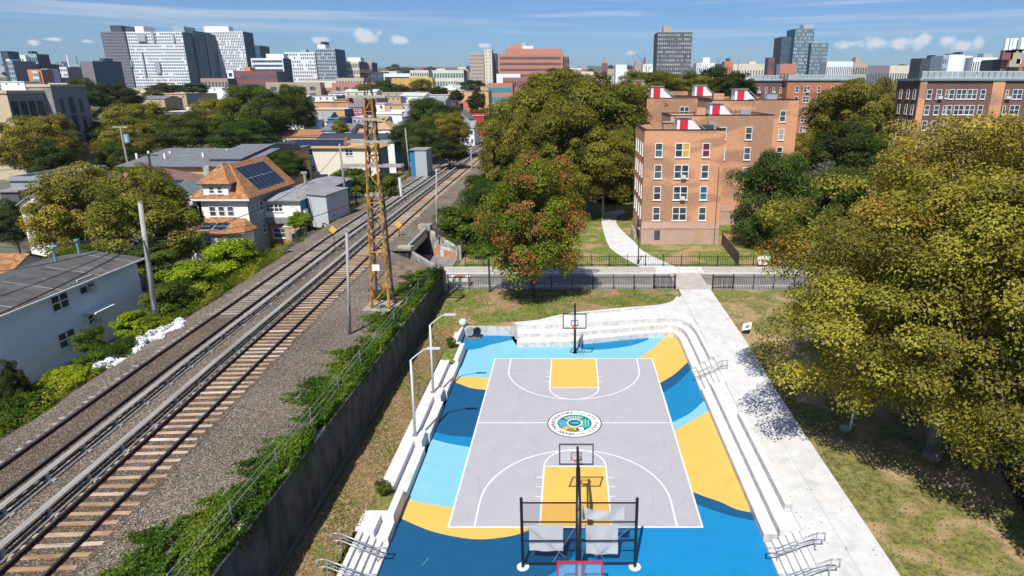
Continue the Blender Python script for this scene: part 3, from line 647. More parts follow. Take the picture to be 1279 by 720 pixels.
# ------------------------------------------------------------------ basketball hoops
RED = mat('red_paint', (.58, .02, .05), .5, .1, 3)
BOARD = bpy.data.materials.new('clear_backboard'); BOARD.use_nodes = True
n_, l_ = nodes_of(BOARD); b_ = n_['Principled BSDF']; b_.inputs['Base Color'].default_value = (.75, .8, .85, 1); b_.inputs['Roughness'].default_value = .1
nn = n_.new('ShaderNodeTexNoise'); nn.inputs['Scale'].default_value = 3; mrr = n_.new('ShaderNodeMapRange'); mrr.inputs[3].default_value = .05; mrr.inputs[4].default_value = .12; l_.new(nn.outputs['Fac'], mrr.inputs[0]); l_.new(mrr.outputs[0], b_.inputs['Alpha'])
def board(cx, y, zb, zt, w, s, parent, frame=BLACK, inner=BLACK):
    """backboard with its face towards s (+1 = +y)"""
    fr = MB(); t = .045
    for a, b, c, d_ in ((cx - w, cx + w, zt - 2 * t, zt), (cx - w, cx + w, zb, zb + 2 * t), (cx - w, cx - w + 2 * t, zb + 2 * t, zt - 2 * t), (cx + w - 2 * t, cx + w, zb + 2 * t, zt - 2 * t)): fr.box(a, b, y - .03, y + .03, c, d_)
    fr.build('board_frame', frame, parent)
    MB().box(cx - w + .09, cx + w - .09, y - .012, y + .012, zb + .09, zt - .09).build('board', BOARD, parent)
    iw, z0 = .34, zb + .28; q = MB(); yy_ = y + s * .02
    for a, b, c, d_ in ((cx - iw, cx + iw, z0 + .5, z0 + .56), (cx - iw, cx + iw, z0, z0 + .06), (cx - iw, cx - iw + .06, z0 + .06, z0 + .5), (cx + iw - .06, cx + iw, z0 + .06, z0 + .5)): q.box(a, b, yy_ - .01, yy_ + .01, c, d_)
    q.build('target_square', inner, parent)
    rim = MB(); zc = zb + .22; yc = y + s * .42; R = .27
    rim.path([(cx + R * math.cos(t), yc + R * math.sin(t), zc) for t in [2 * math.pi * k / 20 for k in range(21)]], .02)
    rim.box(cx - .12, cx + .12, min(y, y + s * .17), max(y, y + s * .17), zc - .06, zc + .03); rim.build('rim', mat('orange_red_rim', (.6, .08, .03), .5, .1, 3), parent)
h1 = root('basketball_hoop', (.4, 58.4, 0), 'black gooseneck basketball hoop at the far end of the court in front of the steps', 'basketball hoop')
MB().tube((.4, 58.4, 0), (.4, 58.35, 4.3), .13, .11, 10).tube((.4, 58.35, 4.25), (.4, 58.0, 5.25), .11, .09, 10).build('pole', BLACK, h1, smooth=True)
MB().tube((.4, 58.4, .0), (.4, 58.4, .05), .25, n=10).build('base_plate', BLACK, h1)
MB().tube((.4, 58.1, 5.1), (.4, 56.0, 4.35), .075, n=8).tube((.4, 58.3, 4.0), (.4, 56.0, 4.1), .05, n=8).build('arm', BLACK, h1)
board(.35, 55.8, 3.55, 5.05, 1.1, -1, h1)
h2 = root('basketball_hoop', (.4, 29.6, 0), 'black double-sided basketball hoop pole at the near end of the court beside the wire backstop', 'basketball hoop')
MB().tube((.4, 27.7, 0), (.4, 27.9, 4.4), .17, .15, 10).tube((.4, 27.9, 4.3), (.4, 30.6, 5.1), .15, .12, 10).build('pole', BLACK, h2, smooth=True)
MB().tube((.4, 27.7, .0), (.4, 27.7, .06), .3, n=10).build('base_plate', BLACK, h2)
MB().tube((.4, 30.5, 5.05), (.4, 33.6, 4.55), .10, .08, 8).tube((.4, 28.0, 3.6), (.4, 33.6, 3.9), .06, n=8).build('arm', BLACK, h2)
board(.33, 33.75, 3.25, 4.7, 1.05, 1, h2, mat('grey_frame_paint', (.09, .10, .12), .5, .1, 3), RED)
b3 = root('basketball_hoop', (.45, 26.4, 0), 'red framed lower backboard facing the camera at the bottom edge of the picture', 'basketball hoop')
MB().tube((.45, 26.9, 0), (.45, 26.9, 1.9), .1, n=8).build('pole', GALV, b3); board(.45, 26.55, .55, 2.35, 1.16, -1, b3, RED, RED)
# wire backstop
bs = root('wire_backstop', (.45, 28.85, 0), 'black chain-link backstop on two posts behind the near hoop', 'backstop')
bx0, bx1, by, bt = -2.62, 3.50, 28.85, 4.35
for x in (bx0, bx1): MB().tube((x, by, 0), (x, by, bt), .085, n=8).tube((x, by, bt), (x, by, bt + .1), .10, .05, 8).build('post', BLACK, bs); MB().tube((x, by, .0), (x, by, .035), .34, n=20).build('footing', CONC_T, bs)
for z in (4.12, 2.92, 1.72, .28): MB().tube((bx0, by, z), (bx1, by, z), .045).build('cross_rail', BLACK, bs)
w_ = MB(); sp = .15; zz0, zz1 = .3, 4.1; hh = zz1 - zz0; wd = bx1 - bx0; k = -hh
while k < wd:
    for s in (0, 1):
        a0 = max(0, -k); a1 = min(hh, wd - k)
        if a1 > a0:
            p = (bx0 + k + a0, zz0 + a0) if s == 0 else (bx0 + k + a0, zz1 - a0); q = (bx0 + k + a1, zz0 + a1) if s == 0 else (bx0 + k + a1, zz1 - a1)
            w_.tube((p[0], by + .01 * s, p[1]), (q[0], by + .01 * s, q[1]),   .0070, n=3, cap=False)
    k += sp
o = w_.build('chain_link', BLACK, bs); o['kind'] = 'stuff'
for p, q in (((bx0 + .1, 2.85), (-.3, .7)), ((bx1 - .1, 2.85), (1.3, .7)), ((.35, 2.85), (-1.0, .35)), ((.5, 2.85), (1.9, .35))): MB().tube((p[0], by - .05, p[1]), (q[0], by - .05, q[1]), .014, n=4).build('brace_wire', GALV, bs)
CLOTH = mat('white_sheet', (.86, .86, .85), .9, .06, 2, bump=.3, bscale=5)
def sheet(x0, x1, z0, z1, y, sag, label, wav=.02):
    mb = MB(); nx, nzz = 16, 14; v = []
    for j in range(nzz + 1):
        for i in range(nx + 1):
            u = i / nx; w = j / nzz; x = x0 + (x1 - x0) * u; zt = z1 - sag * 4 * u * (1 - u); zb_ = z0 + .04 * math.sin(u * 9)
            v.append((x + .012 * math.sin(w * 7 + u * 2), y - wav * (1 + math.sin(u * 11 + w * 4)) - .05, zt + (zb_ - zt) * w))
    f = [(j * (nx + 1) + i, j * (nx + 1) + i + 1, (j + 1) * (nx + 1) + i + 1, (j + 1) * (nx + 1) + i) for j in range(nzz) for i in range(nx)]
    o = mb.add(v, f).build('hanging_sheet', CLOTH, smooth=True); tag(o, label, 'sheet')
sheet(-2.25, -.42, .95, 2.62, by + .2, .0, 'flat white sheet hung on the left half of the wire backstop')
sheet(.75, 2.55, .75, 2.65, by + .2, .02, 'crumpled white sheet hung low on the right half of the wire backstop', .035)
sheet(.62, 2.85, 2.95, 3.85, by + .2, .32, 'white sheet sagging from the top right of the wire backstop', .03)

# ================================================================== railway
CY_ = [10, 22, 34, 44, 64, 87, 122, 223, 304, 400, 600]; CX_ = [-21.8, -22.45, -23.1, -23.65, -24.4, -25.3, -25.9, -26.7, -28.5, -31.2, -38.]
def c_at(y): return float(np.interp(y, CY_, CX_))
RZ = 5.0
def wt(y): return float(np.interp(y, [20, 26, 35, 46, 57, 74], [5.45, 5.32, 5.05, 4.75, 4.5, 4.15]))
yl = [12 + 2.5 * i for i in range(28)]        # up to the bridge
def rb(y): return (WALLX - .38) if y <= 73.4 else WALLX - .38 - (y - 73.4) * .88
yl = [y for y in yl if y < 79.4] + [79.6]
def bz(x, y):
    c = c_at(y)
    if x < c - 10.6: return RZ - (c - 10.6 - x) * .45
    if x > c + 1.9: return RZ + (wt(y) - .05 - RZ) * min(1, (x - c - 1.9) / max(.5, (rb(y) - c - 1.9)))
    return RZ
A = [(c_at(y) - 12.2, y) for y in yl]; B = [(rb(y), y) for y in yl]
tag(strip(A, B, 26, bz, 'ballast_bed', BALLAST), kind='structure')
yl2 = [79.6, 84, 91.6, 100, 120, 140, 170, 200, 230, 260, 300, 340, 400, 500, 600]
tag(strip([(c_at(y) - 11.4, y) for y in yl2], [(min(-20.6, c_at(y) + 4.6) if y < 140 else c_at(y) + 4.8, y) for y in yl2], 16, lambda x, y: RZ - .0, 'ballast_bed', BALLAST), kind='structure')
VERGE = mat('weedy_bank', (.07, .08, .03), .97, .5, .9, c2=(.17, .155, .09), bump=.8, bscale=6, patch=(.5, (.06, .10, .02), .45, .6))
# banks down to the gardens on the left and to the park trees on the right
for nm, A, B, za, zb in (('left_bank', [(c_at(y) - 12.1, y) for y in yl if y < 80] + [(c_at(y) - 11.3, y) for y in yl2[2:]], [(c_at(y) - 19., y) for y in yl if y < 80] + [(c_at(y) - 17.5, y) for y in yl2[2:]], 4.35, 1.3),
                         ('right_bank', [(min(-20.6, c_at(y) + 4.6) if y < 140 else c_at(y) + 4.8, y) for y in yl2[2:]], [(c_at(y) + 10.5, y) for y in yl2[2:]], 4.97, 1.2)):
    mb = MB()
    for i in range(len(A) - 1):
        q = 5
        for j in range(q):
            def P(i, j): t = j / q; return (A[i][0] + (B[i][0] - A[i][0]) * t, A[i][1], za + (zb - za) * t)
            mb.face([P(i, j), P(i, j + 1), P(i + 1, j + 1), P(i + 1, j)] if nm == 'right_bank' else [P(i, j), P(i + 1, j), P(i + 1, j + 1), P(i, j + 1)])
    tag(mb.build(nm, VERGE), kind='structure')
def along(dx, y0, y1, st, z): 
    n = int((y1 - y0) / st); return [(c_at(y0 + k * st) + dx, y0 + k * st, z) for k in range(n + 1)]
def rail(dx, parent, name='rail'):
    P = along(dx, 14, 560, 3, 0); prof = [(-.11, 5.02), (.11, 5.02), (.11, 5.06), (.03, 5.08), (.03, 5.19), (.055, 5.20), (.055, 5.245), (-.055, 5.245), (-.055, 5.20), (-.03, 5.19), (-.03, 5.08), (-.11, 5.06)]
    mb = MB(); v = []; f = []; k = len(prof)
    for x, y, _ in P: v += [(x + a, y, b) for a, b in prof]
    for i in range(len(P) - 1):
        for j in range(k): f.append((i * k + j, (i + 1) * k + j, (i + 1) * k + (j + 1) % k, i * k + (j + 1) % k))
    mb.add(v, f); o = mb.build(name, [RUSTRAIL, SHINE], parent)
    for p in o.data.polygons:
        if p.index % k == 6: p.material_index = 1
    return o
def sleeper_mesh(m, L=3.75, w=.145, h=.16):
    mb = MB(); mb.box(-L / 2, L / 2, -w, w, -h, 0); o = mb.build('sleeper', m, None, link=False); return o.data
SLM = [sleeper_mesh(SLEEP), sleeper_mesh(SLEEP, 3.7, .135)]; SLM2 = [sleeper_mesh(SLEEP2, 3.9, .14)]
def track(dx, label, meshes, zs, n, pitch, y0):
    r = root('railway_track', (c_at(40) + dx, 40, RZ), label, 'railway track')
    rail(dx, r); rail(dx - 2.08, r)
    rr = random.Random(int(-dx * 10) + 3)
    for k in range(n):
        y = y0 + k * pitch; a = math.atan2(c_at(y + 1) - c_at(y - 1), 2)
        inst('sleeper', rr.choice(meshes), r, (c_at(y) + dx - .95 + rr.uniform(-.13, .13), y + rr.uniform(-.05, .05), zs + rr.uniform(-.022, .008)), -a + rr.uniform(-.03, .03))
    mb = MB(); y = y0 + n * pitch
    while y < 420: x = c_at(y) + dx - .95; mb.box(x - 1.87, x + 1.87, y - .16, y + .16, RZ - .1, zs); y += pitch
    o = mb.build('sleeper', meshes[0].materials[0], r); o['kind'] = 'stuff'
    return r
tr = track(0, 'right-hand railway track with bare orange-brown timber sleepers', SLM, 5.035, 300, .77, 16)
tl_ = track(-6.3, 'left-hand railway track with sleepers buried in brown ballast', SLM2, 5.02, 200, .72, 22)
A = [(c_at(y) - 6.3 - 2.55, y) for y in yl]; B = [(c_at(y) - 6.3 + .75, y) for y in yl]
yl_b = [y for y in yl if y < 56]; A = [(c_at(y) - 6.3 - 2.55, y) for y in yl_b]; B = [(c_at(y) - 6.3 + .75, y) for y in yl_b]
BB = strip(A, B, 3, lambda x, y: 5.05 , 'ballast_bed', BALLAST_B); tag(BB, kind='structure')
BR = strip([(c_at(y) - 3.6, y) for y in yl], [(c_at(y) + 1.25, y) for y in yl], 5, lambda x, y: 5.006, 'ballast_bed', BALLAST_B); tag(BR, kind='structure')
def third(dx, label):
    r = root('third_rail', (c_at(40) + dx, 40, RZ), label, 'third rail')
    P = along(dx, 14, 420, 3, 0); prof = [(-.17, 5.50), (.17, 5.47), (.17, 5.52), (.0, 5.57), (-.17, 5.55)]
    mb = MB(); v = []; f = []; k = len(prof)
    for x, y, _ in P: v += [(x + a, y, b) for a, b in prof]
    for i in range(len(P) - 1):
        for j in range(k): f.append((i * k + j, (i + 1) * k + j, (i + 1) * k + (j + 1) % k, i * k + (j + 1) % k))
    mb.add(v, f).build('cover_board', COVER, r)
    MB().path([(x + .02, y, 5.22) for x, y, _ in P], .075, 4).build('conductor_rail', RUSTRAIL, r)
    MB().path([(x + .36, y, 5.11) for x, y, _ in P], .045, 4).build('cable', mat('grey_cable', (.35, .35, .34), .6, .3, 3), r)
    br = MB()
    y = 15
    while y < 200: x = c_at(y) + dx; br.box(x + .10, x + .20, y - .08, y + .08, 5.0, 5.5); br.box(x - .2, x + .55, y - .12, y + .12, 5.0, 5.10); y += 2.9
    o = br.build('bracket', OLDCONC, r); o['kind'] = 'stuff'
third(-2.95, 'covered third rail beside the right-hand track'); third(-5.15, 'covered third rail beside the left-hand track')
# loose stones standing proud of the ballast
rs = np.random.RandomState(11); V = []; Fc = []
for k in range(26000):
    y = 20 + 50 * rs.rand() ** 1.6; c = c_at(y); x = c - 10.5 + (WALLX - .6 - (c - 10.5)) * rs.rand()
    u = x - c
    if min(abs(u), abs(u + 2.08), abs(u + 6.3), abs(u + 8.4)) < .2 or -3.4 < u < -2.5 or -5.6 < u < -4.7: continue
    if -2.6 < u < .9 and rs.rand() < .75: continue
    s = .02 + .03 * rs.rand(); z = bz(x, y) + (.06 if -8.9 < u < -5.5 else .01); i = len(V); a = rs.rand() * 3
    V += [(x + s * math.cos(a), y + s * math.sin(a), z), (x + s * math.cos(a + 2.1), y + s * math.sin(a + 2.1), z), (x + s * math.cos(a + 4.2), y + s * math.sin(a + 4.2), z), (x + .3 * s, y, z + s * .9)]
    Fc += [(i, i + 1, i + 3), (i + 1, i + 2, i + 3), (i + 2, i, i + 3)]
STONE = mat('loose_stone', (.07, .06, .05), .95, .5, 9, c2=(.50, .46, .40), detail=1, contrast=(.35, .68))
o = MB().add(V, Fc).build('ballast_stones', STONE); tag(o, 'loose grey stones scattered over the railway ballast', 'stones', kind='stuff')
# ------------------------------------------------------------------ retaining wall
rw = root('retaining_wall', (WALLX, 40, 1), 'long dark weathered concrete retaining wall below the railway', 'retaining wall')
y = 8.
while y < 73.2:
    y2 = min(73.4, y + 6.1); mb = MB(); zt = [wt(y), wt(y2)]
    v = [(WALLX - .38, y + .012, -.2), (WALLX + .05, y + .012, -.2), (WALLX + .05, y2 - .012, -.2), (WALLX - .38, y2 - .012, -.2), (WALLX - .38, y + .012, zt[0] - .16), (WALLX, y + .012, zt[0] - .16), (WALLX, y2 - .012, zt[1] - .16), (WALLX - .38, y2 - .012, zt[1] - .16)]
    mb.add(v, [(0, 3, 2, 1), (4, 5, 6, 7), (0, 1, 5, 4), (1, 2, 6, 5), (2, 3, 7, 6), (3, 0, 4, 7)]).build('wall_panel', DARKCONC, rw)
    x0, x1 = WALLX - .42, WALLX + .07
    v = [(x0, y, zt[0] - .155), (x1, y, zt[0] - .155), (x1, y2, zt[1] - .155), (x0, y2, zt[1] - .155), (x0, y, zt[0]), (x1, y, zt[0]), (x1, y2, zt[1]), (x0, y2, zt[1])]
    MB().add(v, [(0, 3, 2, 1), (4, 5, 6, 7), (0, 1, 5, 4), (1, 2, 6, 5), (2, 3, 7, 6), (3, 0, 4, 7)]).build('coping', OLDCONC, rw)
    y = y2
fn = root('wire_fence', (WALLX - .8, 40, 5), 'sagging wire fence half buried in vines on top of the retaining wall', 'fence')
P = [(WALLX - .75, 16 + 4.8 * k) for k in range(13)]
for i, (x, y) in enumerate(P): MB().tube((x, y, wt(y) - .1), (x, y, wt(y) + 1.25), .035).build('post', GALV, fn)
for dz in (.35, .8, 1.2):
    MB().path([(x, y + s, wt(y) + dz - (.07 if s else 0)) for x, y in P for s in (0, 2.4)], .017, 4).build('wire', GALV, fn)
# ------------------------------------------------------------------ rail bridge and abutments over the road
ab = root('rail_bridge', (-21, 85, 1.5), 'concrete rail bridge abutments over the road underpass beside the park', 'bridge')
def quadwall(p, q, zb, z0, z1, th, m, name, parent):
    a = Vector((p[0], p[1], 0)); b = Vector((q[0], q[1], 0)); d_ = (b - a).normalized(); n = Vector((d_.y, -d_.x, 0)) * th
    c = [a, b, b - n, a - n]; z = [z0, z1, z1, z0]
    mb = MB(); v = [(k.x, k.y, zb) for k in c] + [(k.x, k.y, zz) for k, zz in zip(c, z)]
    return mb.add(v, [(0, 3, 2, 1), (4, 5, 6, 7), (0, 1, 5, 4), (1, 2, 6, 5), (2, 3, 7, 6), (3, 0, 4, 7)]).build(name, m, parent)
MURAL = mat('painted_wing_wall', (.30, .29, .26), .9, .4, 1.4, c2=(.52, .50, .45), detail=10, contrast=(.38, .6))
quadwall((-20.6, 91.6), (-16.2, 88.6), -.2, 5.0, 3.1, .5, MURAL, 'wing_wall', ab)
def onwall(u0, u1, z0, z1, m, nm='painted_patch'):   # flat paint on the wing wall
    a = Vector((-20.6, 91.6, 0)); b = Vector((-16.2, 88.6, 0)); d_ = (b - a); n = Vector((d_.y, -d_.x, 0)).normalized() * .012
    p = a + d_ * u0 + n; q = a + d_ * u1 + n
    MB().face([(p.x, p.y, z0), (q.x, q.y, z0), (q.x, q.y, z1), (p.x, p.y, z1)]).build(nm, m, ab)
OPAINT = mat('orange_wall_paint', (.50, .24, .12), .9, .2, 2); WPAINT = mat('pale_wall_paint', (.62, .60, .56), .9, .2, 2)
for i, (u0, u1, z0, z1) in enumerate([(.50, .72, .9, 1.45), (.735, .95, .9, 1.45), (.50, .72, 1.50, 2.0), (.735, .95, 1.50, 2.0), (.50, .72, 2.05, 2.5), (.735, .95, 2.05, 2.5), (.04, .2, 1.3, 2.4), (.22, .36, 1.6, 3.0)]): onwall(u0, u1, z0, z1, OPAINT)
onwall(.38, .74, 2.55, 3.0, WPAINT); onwall(.36, .49, 1.6, 2.5, WPAINT)
quadwall((-16.2, 88.9), (-15.7, 88.9), -.2, 3.35, 3.35, .6, OLDCONC, 'end_pier', ab)
quadwall((-22.4, 92.2), (-20.6, 92.0), -.2, 5.75, 5.75, 1.2, OLDCONC, 'pier', ab)
quadwall((-22.6, 81.0), (-20.7, 80.4), -.2, 5.3, 5.3, 1.0, OLDCONC, 'pier', ab)
quadwall((-20.7, 80.3), (WALLX, 73.4), -.2, 4.7, 4.05, .4, OLDCONC, 'wing_wall', ab)
MB().box(-37.5, -20.9, 80.6, 92.0, 4.1, 4.96).build('deck', DARKCONC, ab)
MB().box(-21.2, -20.85, 81.0, 91.1, 4.2, 5.55).build('parapet', OLDCONC, ab)
MB().box(-38, -20.9, 91.9, 92.4, -.2, 4.9).build('abutment', DARKCONC, ab); MB().box(-38, -20.9, 79.9, 80.5, -.2, 4.9).build('abutment', DARKCONC, ab)
# ------------------------------------------------------------------ orange lattice tower
TO = mat('rusty_orange_paint', (.32, .115, .025), .8, .4, 1.3, c2=(.60, .31, .05), contrast=(.38, .6)); TDK = mat('rusted_dark_steel', (.07, .05, .045), .8, .3, 2); ARMM = mat('grey_crossarm', (.33, .32, .30), .8, .2, 2)
tw = root('transmission_tower', (-18.3, 58.9, 4.6), 'tall rusty orange lattice tower with crossarms beside the railway', 'transmission tower')
tx, ty, tb, tt = -18.25, 58.9, 4.9, 24.0; wb_, wt_ = .82, .34
def tc_(z, sx, sy): 
    w = wb_ + (wt_ - wb_) * (z - tb) / (tt - tb); return (tx + .45 * (z - tb) / 20 + sx * w, ty + sy * w, z)
for sx in (-1, 1):
    for sy in (-1, 1): MB().tube(tc_(tb, sx, sy), tc_(tt, sx, sy), .13, .09, 4).build('leg', TO if sy < 0 else TDK, tw); MB().tube((tc_(tb, sx, sy)[0], tc_(tb, sx, sy)[1], tb - .1), (tc_(tb, sx, sy)[0], tc_(tb, sx, sy)[1], tb + .12), .25, n=8).build('foot_plate', TO, tw)
for face, m in (((-1, -1), (1, -1)), TO), (((1, -1), (1, 1)), TDK), (((1, 1), (-1, 1)), TDK), (((-1, 1), (-1, -1)), TDK):
    z = tb + .3; s = 0
    while z < tt - .8:
        dz = 1.75 - .6 * (z - tb) / 20; a, b = (face[0], face[1]) if s % 2 == 0 else (face[1], face[0])
        MB().tube(tc_(z, *a), tc_(min(tt, z + dz), *b), .05, n=4).build('lattice_bar', m, tw); 
        if s % 3 == 2: MB().tube(tc_(z + dz, *a), tc_(z + dz, *b), .05, n=4).build('lattice_bar', m, tw)
        z += dz; s += 1
def hy(p): return Y(*p, ty)
for (pxa, pxb, py) in ((436, 483, 121), (449, 479, 149), (436, 487, 177), (427, 503, 207), (458, 479, 243)):
    xa, z = Y(pxa, py, ty); xb, _ = Y(pxb, py, ty); o = MB(); o.box(xa, xb, ty - .5, ty - .38, z - .11, z + .11); o.box(xa, xb, ty + .38, ty + .5, z - .11, z + .11); [o.box(xa + (xb - xa) * q, xa + (xb - xa) * q + .1, ty - .379, ty + .379, z - .05, z + .05) for q in (.05, .35, .65, .93)]; o.build('crossarm', ARMM, tw)
for (px_, py) in ((437, 124), (433, 176), (500, 211)):
    x, z = Y(px_, py, ty); MB().tube((x, ty, z - .35), (x, ty, z + .3), .32, .22, 8).build('insulator', mat('brown_insulator', (.25, .10, .04), .5, .3, 3), tw)
x, z = Y(500, 236, ty); MB().tube((x, ty, z - .7), (x, ty, z + 1.0), .07, .12, 8).build('insulator', WHITE, tw)
for dx in (-.35, .35): MB().tube((tx + .45 + dx, ty, 23.9), (tx + .45 + dx * .5, ty, 27.0), .06, n=4).tube((tx + .45 + dx, ty + .3, 23.9), (tx + .45 - dx, ty, 26.5), .04, n=4).build('mast_bar', TDK, tw)
MB().box(tx - .1, tx + .9, ty - .1, ty + .1, 26.2, 26.5).build('mast_bar', TDK, tw)
MB().box(-18.6, -17.9, 57.7, 57.78, 8.6, 9.2).build('sign_plate', WHITE, tw)
MB().box(-19.8, -16.7, 57.3, 60.4, 3.6, 4.82).build('footing', OLDCONC, tw)
# ------------------------------------------------------------------ poles, signs and wires
WOOD = mat('weathered_pole_wood', (.30, .28, .26), .9, .2, 2, c2=(.42, .40, .37), stretch=(1, 1, .2))
def upole(pxb, pyb, zb, pxt, pyt, r, label, arms=(), m=WOOD, grp='poles beside the railway'):
    x, y = G(pxb, pyb, zb); xt, zt = Y(pxt, pyt, y)
    R_ = root('utility_pole', (x, y, zb - .6), label, 'utility pole', grp)
    MB().tube((x, y, zb - .6), (xt, y, zt), r, r * .7, 9).build('pole', m, R_, smooth=True)
    MB().tube((xt, y, zt), (xt, y, zt + .06), r * .8, n=9).build('cap', GALV, R_)
    for (dz, w) in arms: MB().box(xt - w, xt + w, y - .06, y + .06, zt - dz - .1, zt - dz).build('crossarm', m, R_)
    MB().box(x + r, x + r + .12, y - .3, y + .1, zb + 1.6, zb + 2.4).build('sign_plate', GALV, R_)
    return (xt, y, zt)
pA = upole(195, 407, 4.4, 175, 253, .26, 'thick leaning grey pole beside the white sandbags at lower left')
pB = upole(436, 415, 5, 433, 290, .16, 'short grey pole standing between the track and the vines below the tower')
pC = upole(434, 262, 4.6, 424, 180, .22, 'grey pole beside the boxy metal shed at the trackside')
pD = upole(545, 292, 5, 545, 211, .15, 'thin pole right of the tracks just left of the bridge bushes')
pE = upole(590, 226, 5, 588, 186, .15, 'thin pole right of the tracks beside the plane tree crowns')
pF = upole(512, 217, 5, 506, 160, .20, 'pale pole beside the blue and grey metal cabin')
pG = upole(557, 192, 5, 555, 145, .20, 'pale pole left of the tracks farther from the cabin')
pH = upole(372, 283, 4.4, 370, 240, .2, 'short pole stub in front of the grey flat-roofed house', grp=None)
pI = upole(586, 178, 5, 585, 155, .16, 'most distant short pole on the left side of the tracks')
pJ = upole(503, 258, 4, 501, 228, .12, 'small wooden post by the trackside left of the tower', grp=None)
WIRE = mat('black_wire', (.02, .02, .022), .7, .1, 3)
def wire(a, b, sag, r=.035, label='black overhead cable sagging across the houses', n=14):
    pts = []
    for k in range(n + 1):
        t = k / n; pts.append(tuple(a[j] + (b[j] - a[j]) * t - (4 * sag * t * (1 - t) if j == 2 else 0) for j in range(3)))
    o = MB().path(pts, r, 4).build('overhead_cable', WIRE); tag(o, label, 'cable', 'overhead cables on the left side')
def P3(px_, py, y): x, z = Y(px_, py, y); return (x, y, z)
wire(P3(-30, 405, 40), P3(182, 300, pA[1]), .25, .06, 'thick black cable running down over the dark roof at lower left')
wire(P3(-30, 380, 42), P3(180, 296, pA[1]), .3, .04, 'thinner upper cable crossing the dark roof at lower left')
wire(P3(-30, 342, 60), P3(160, 304, pA[1]), .4, .04, 'faint cable across the roof ridge at lower left')
wire(P3(182, 300, pA[1]), P3(366, 238, 95), 1.0, .045, 'cable from the thick pole to the stub in front of the grey house')
wire(P3(366, 238, 95), P3(424, 186, pC[1]), .9, .045, 'cable rising from the grey house roof to the shed pole')
wire(P3(182, 304, pA[1]), P3(462, 244, 100), 1.3, .045, 'long low cable from the thick pole towards the tower')
wire(P3(180, 290, pA[1]), P3(345, 272, 90), .7, .03, 'thin cable in front of the orange roofed house')
wire(P3(-30, 308, 70), P3(178, 288, pA[1]), .6, .03, 'thin cable in front of the trees at far left')
wire(P3(0, 213, 150), P3(150, 178, 190), 1.5, .06, 'upper cable crossing the trees at the left edge')
wire(P3(-20, 153, 180), P3(320, 133, 230), 2.5, .06, 'long high cable crossing the trees in front of the grey school')
wire(P3(20, 160, 180), P3(520, 160, 150), 2.5, .05, 'long faint cable in front of the far trees')
wire(P3(424, 186, pC[1]), P3(506, 165, pF[1]), .8, .04, 'cable between the shed pole and the cabin pole')
wire(pF, pG, .8, .04, 'cable between the two pale poles left of the tracks')
SY = mat('yellow_sign', (.75, .42, .04), .6, .1, 3)
for (a, b, c, d_, yb_, lab) in ((416, 318, 416, 287, 79, 'orange diamond sign on a post left of the tracks'), (498, 300, 498, 281, 88, 'orange diamond sign on a post right of the tracks by the bridge')):
    x, z = Y(c, d_, yb_); r = root('track_sign', (x, yb_, 5), lab, 'sign'); MB().tube((x, yb_, 4.9), (x, yb_, z), .045).build('post', BLACK, r)
    s = .52; MB().add([(x - s, yb_ - .06, z), (x, yb_ - .06, z - s), (x + s, yb_ - .06, z), (x, yb_ - .06, z + s), (x - s, yb_ - .10, z), (x, yb_ - .10, z - s), (x + s, yb_ - .10, z), (x, yb_ - .10, z + s)], [(3, 2, 1, 0), (4, 5, 6, 7), (0, 1, 5, 4), (1, 2, 6, 5), (2, 3, 7, 6), (3, 0, 4, 7)]).build('sign_plate', SY, r)
# sandbags : lumpy white sacks in a row
BAG = mat('white_sack', (.66, .67, .70), .8, .15, 3, bump=.4, bscale=8)
def sack(seed):
    r = random.Random(seed); bm = bmesh.new(); bmesh.ops.create_icosphere(bm, subdivisions=3, radius=1)
    for v in bm.verts:
        n = v.co.copy(); k = 1 + .16 * math.sin(n.x * 7 + seed) * math.cos(n.y * 8 + seed * 2) + .08 * math.sin(n.z * 13 + n.x * 11 + seed) + r.uniform(-.03, .03); v.co = Vector((n.x * .58 * k, n.y * .36 * k, max(-.16, n.z * .24 * k)))
    me = bpy.data.meshes.new('sandbag'); bm.to_mesh(me); bm.free(); me.materials.append(BAG); return me
SK = [sack(i) for i in range(4)]; rr = random.Random(2)
for k in range(44):
    t = k / 43; x = -35.7 + .9 * t + rr.uniform(-.75, .75); y = 44.8 + 9.6 * t + rr.uniform(-.3, .3); o = inst('sandbag', rr.choice(SK), None, (x, y, 4.62 + .22 * (k % 3 == 1) + (.18 if 18 < k < 40 else 0)), rr.uniform(0, 6), (1., 1., 1.))
    tag(o, 'lumpy white sandbag in the heap at the foot of the thick grey pole', 'sandbag', 'white sandbags heaped beside the left-hand track')

# ================================================================== road and street edge
tag(MB().box(-60, 90, 76.2, 81.6, 1.2, 1.40).build('road', ASPH), kind='structure'); tag(MB().box(-40, -16.3, 81.62, 91.8, 1.2, 1.42).build('road', ASPH), kind='structure')
ys_ = [60 + 1.4 * i for i in range(14)]; tag(strip([(c_at(y) + 3.6 + .5 * math.sin(y), y) for y in ys_], [(rb(y) + .02, y) for y in ys_], 5, lambda x, y: bz(x, y) + .03, 'bare_earth', mat('bare_brown_earth', (.16, .11, .075), .97, .4, 1.2, c2=(.30, .22, .155), bump=.6, bscale=7)), kind='structure')
tag(MB().box(-20, 90, 74.42, 76.18, 1.2, 1.52).build('pavement', SIDEW), kind='structure')
pv = root('pavement', (20, 83, 1.5), None, None); pv['kind'] = 'structure'
for k in range(28): MB().box(-20.6 + k * 3.2, -20.6 + (k + 1) * 3.2 - .02, 81.62, 84.6, 1.2, 1.52).build('paving_slab', CONC if (k in (10, 11, 16, 17) or k > 15) else SIDEW, pv)
MB().box(-20, 90, 81.35, 81.6, 1.2, 1.535).build('kerb', CONC, pv)
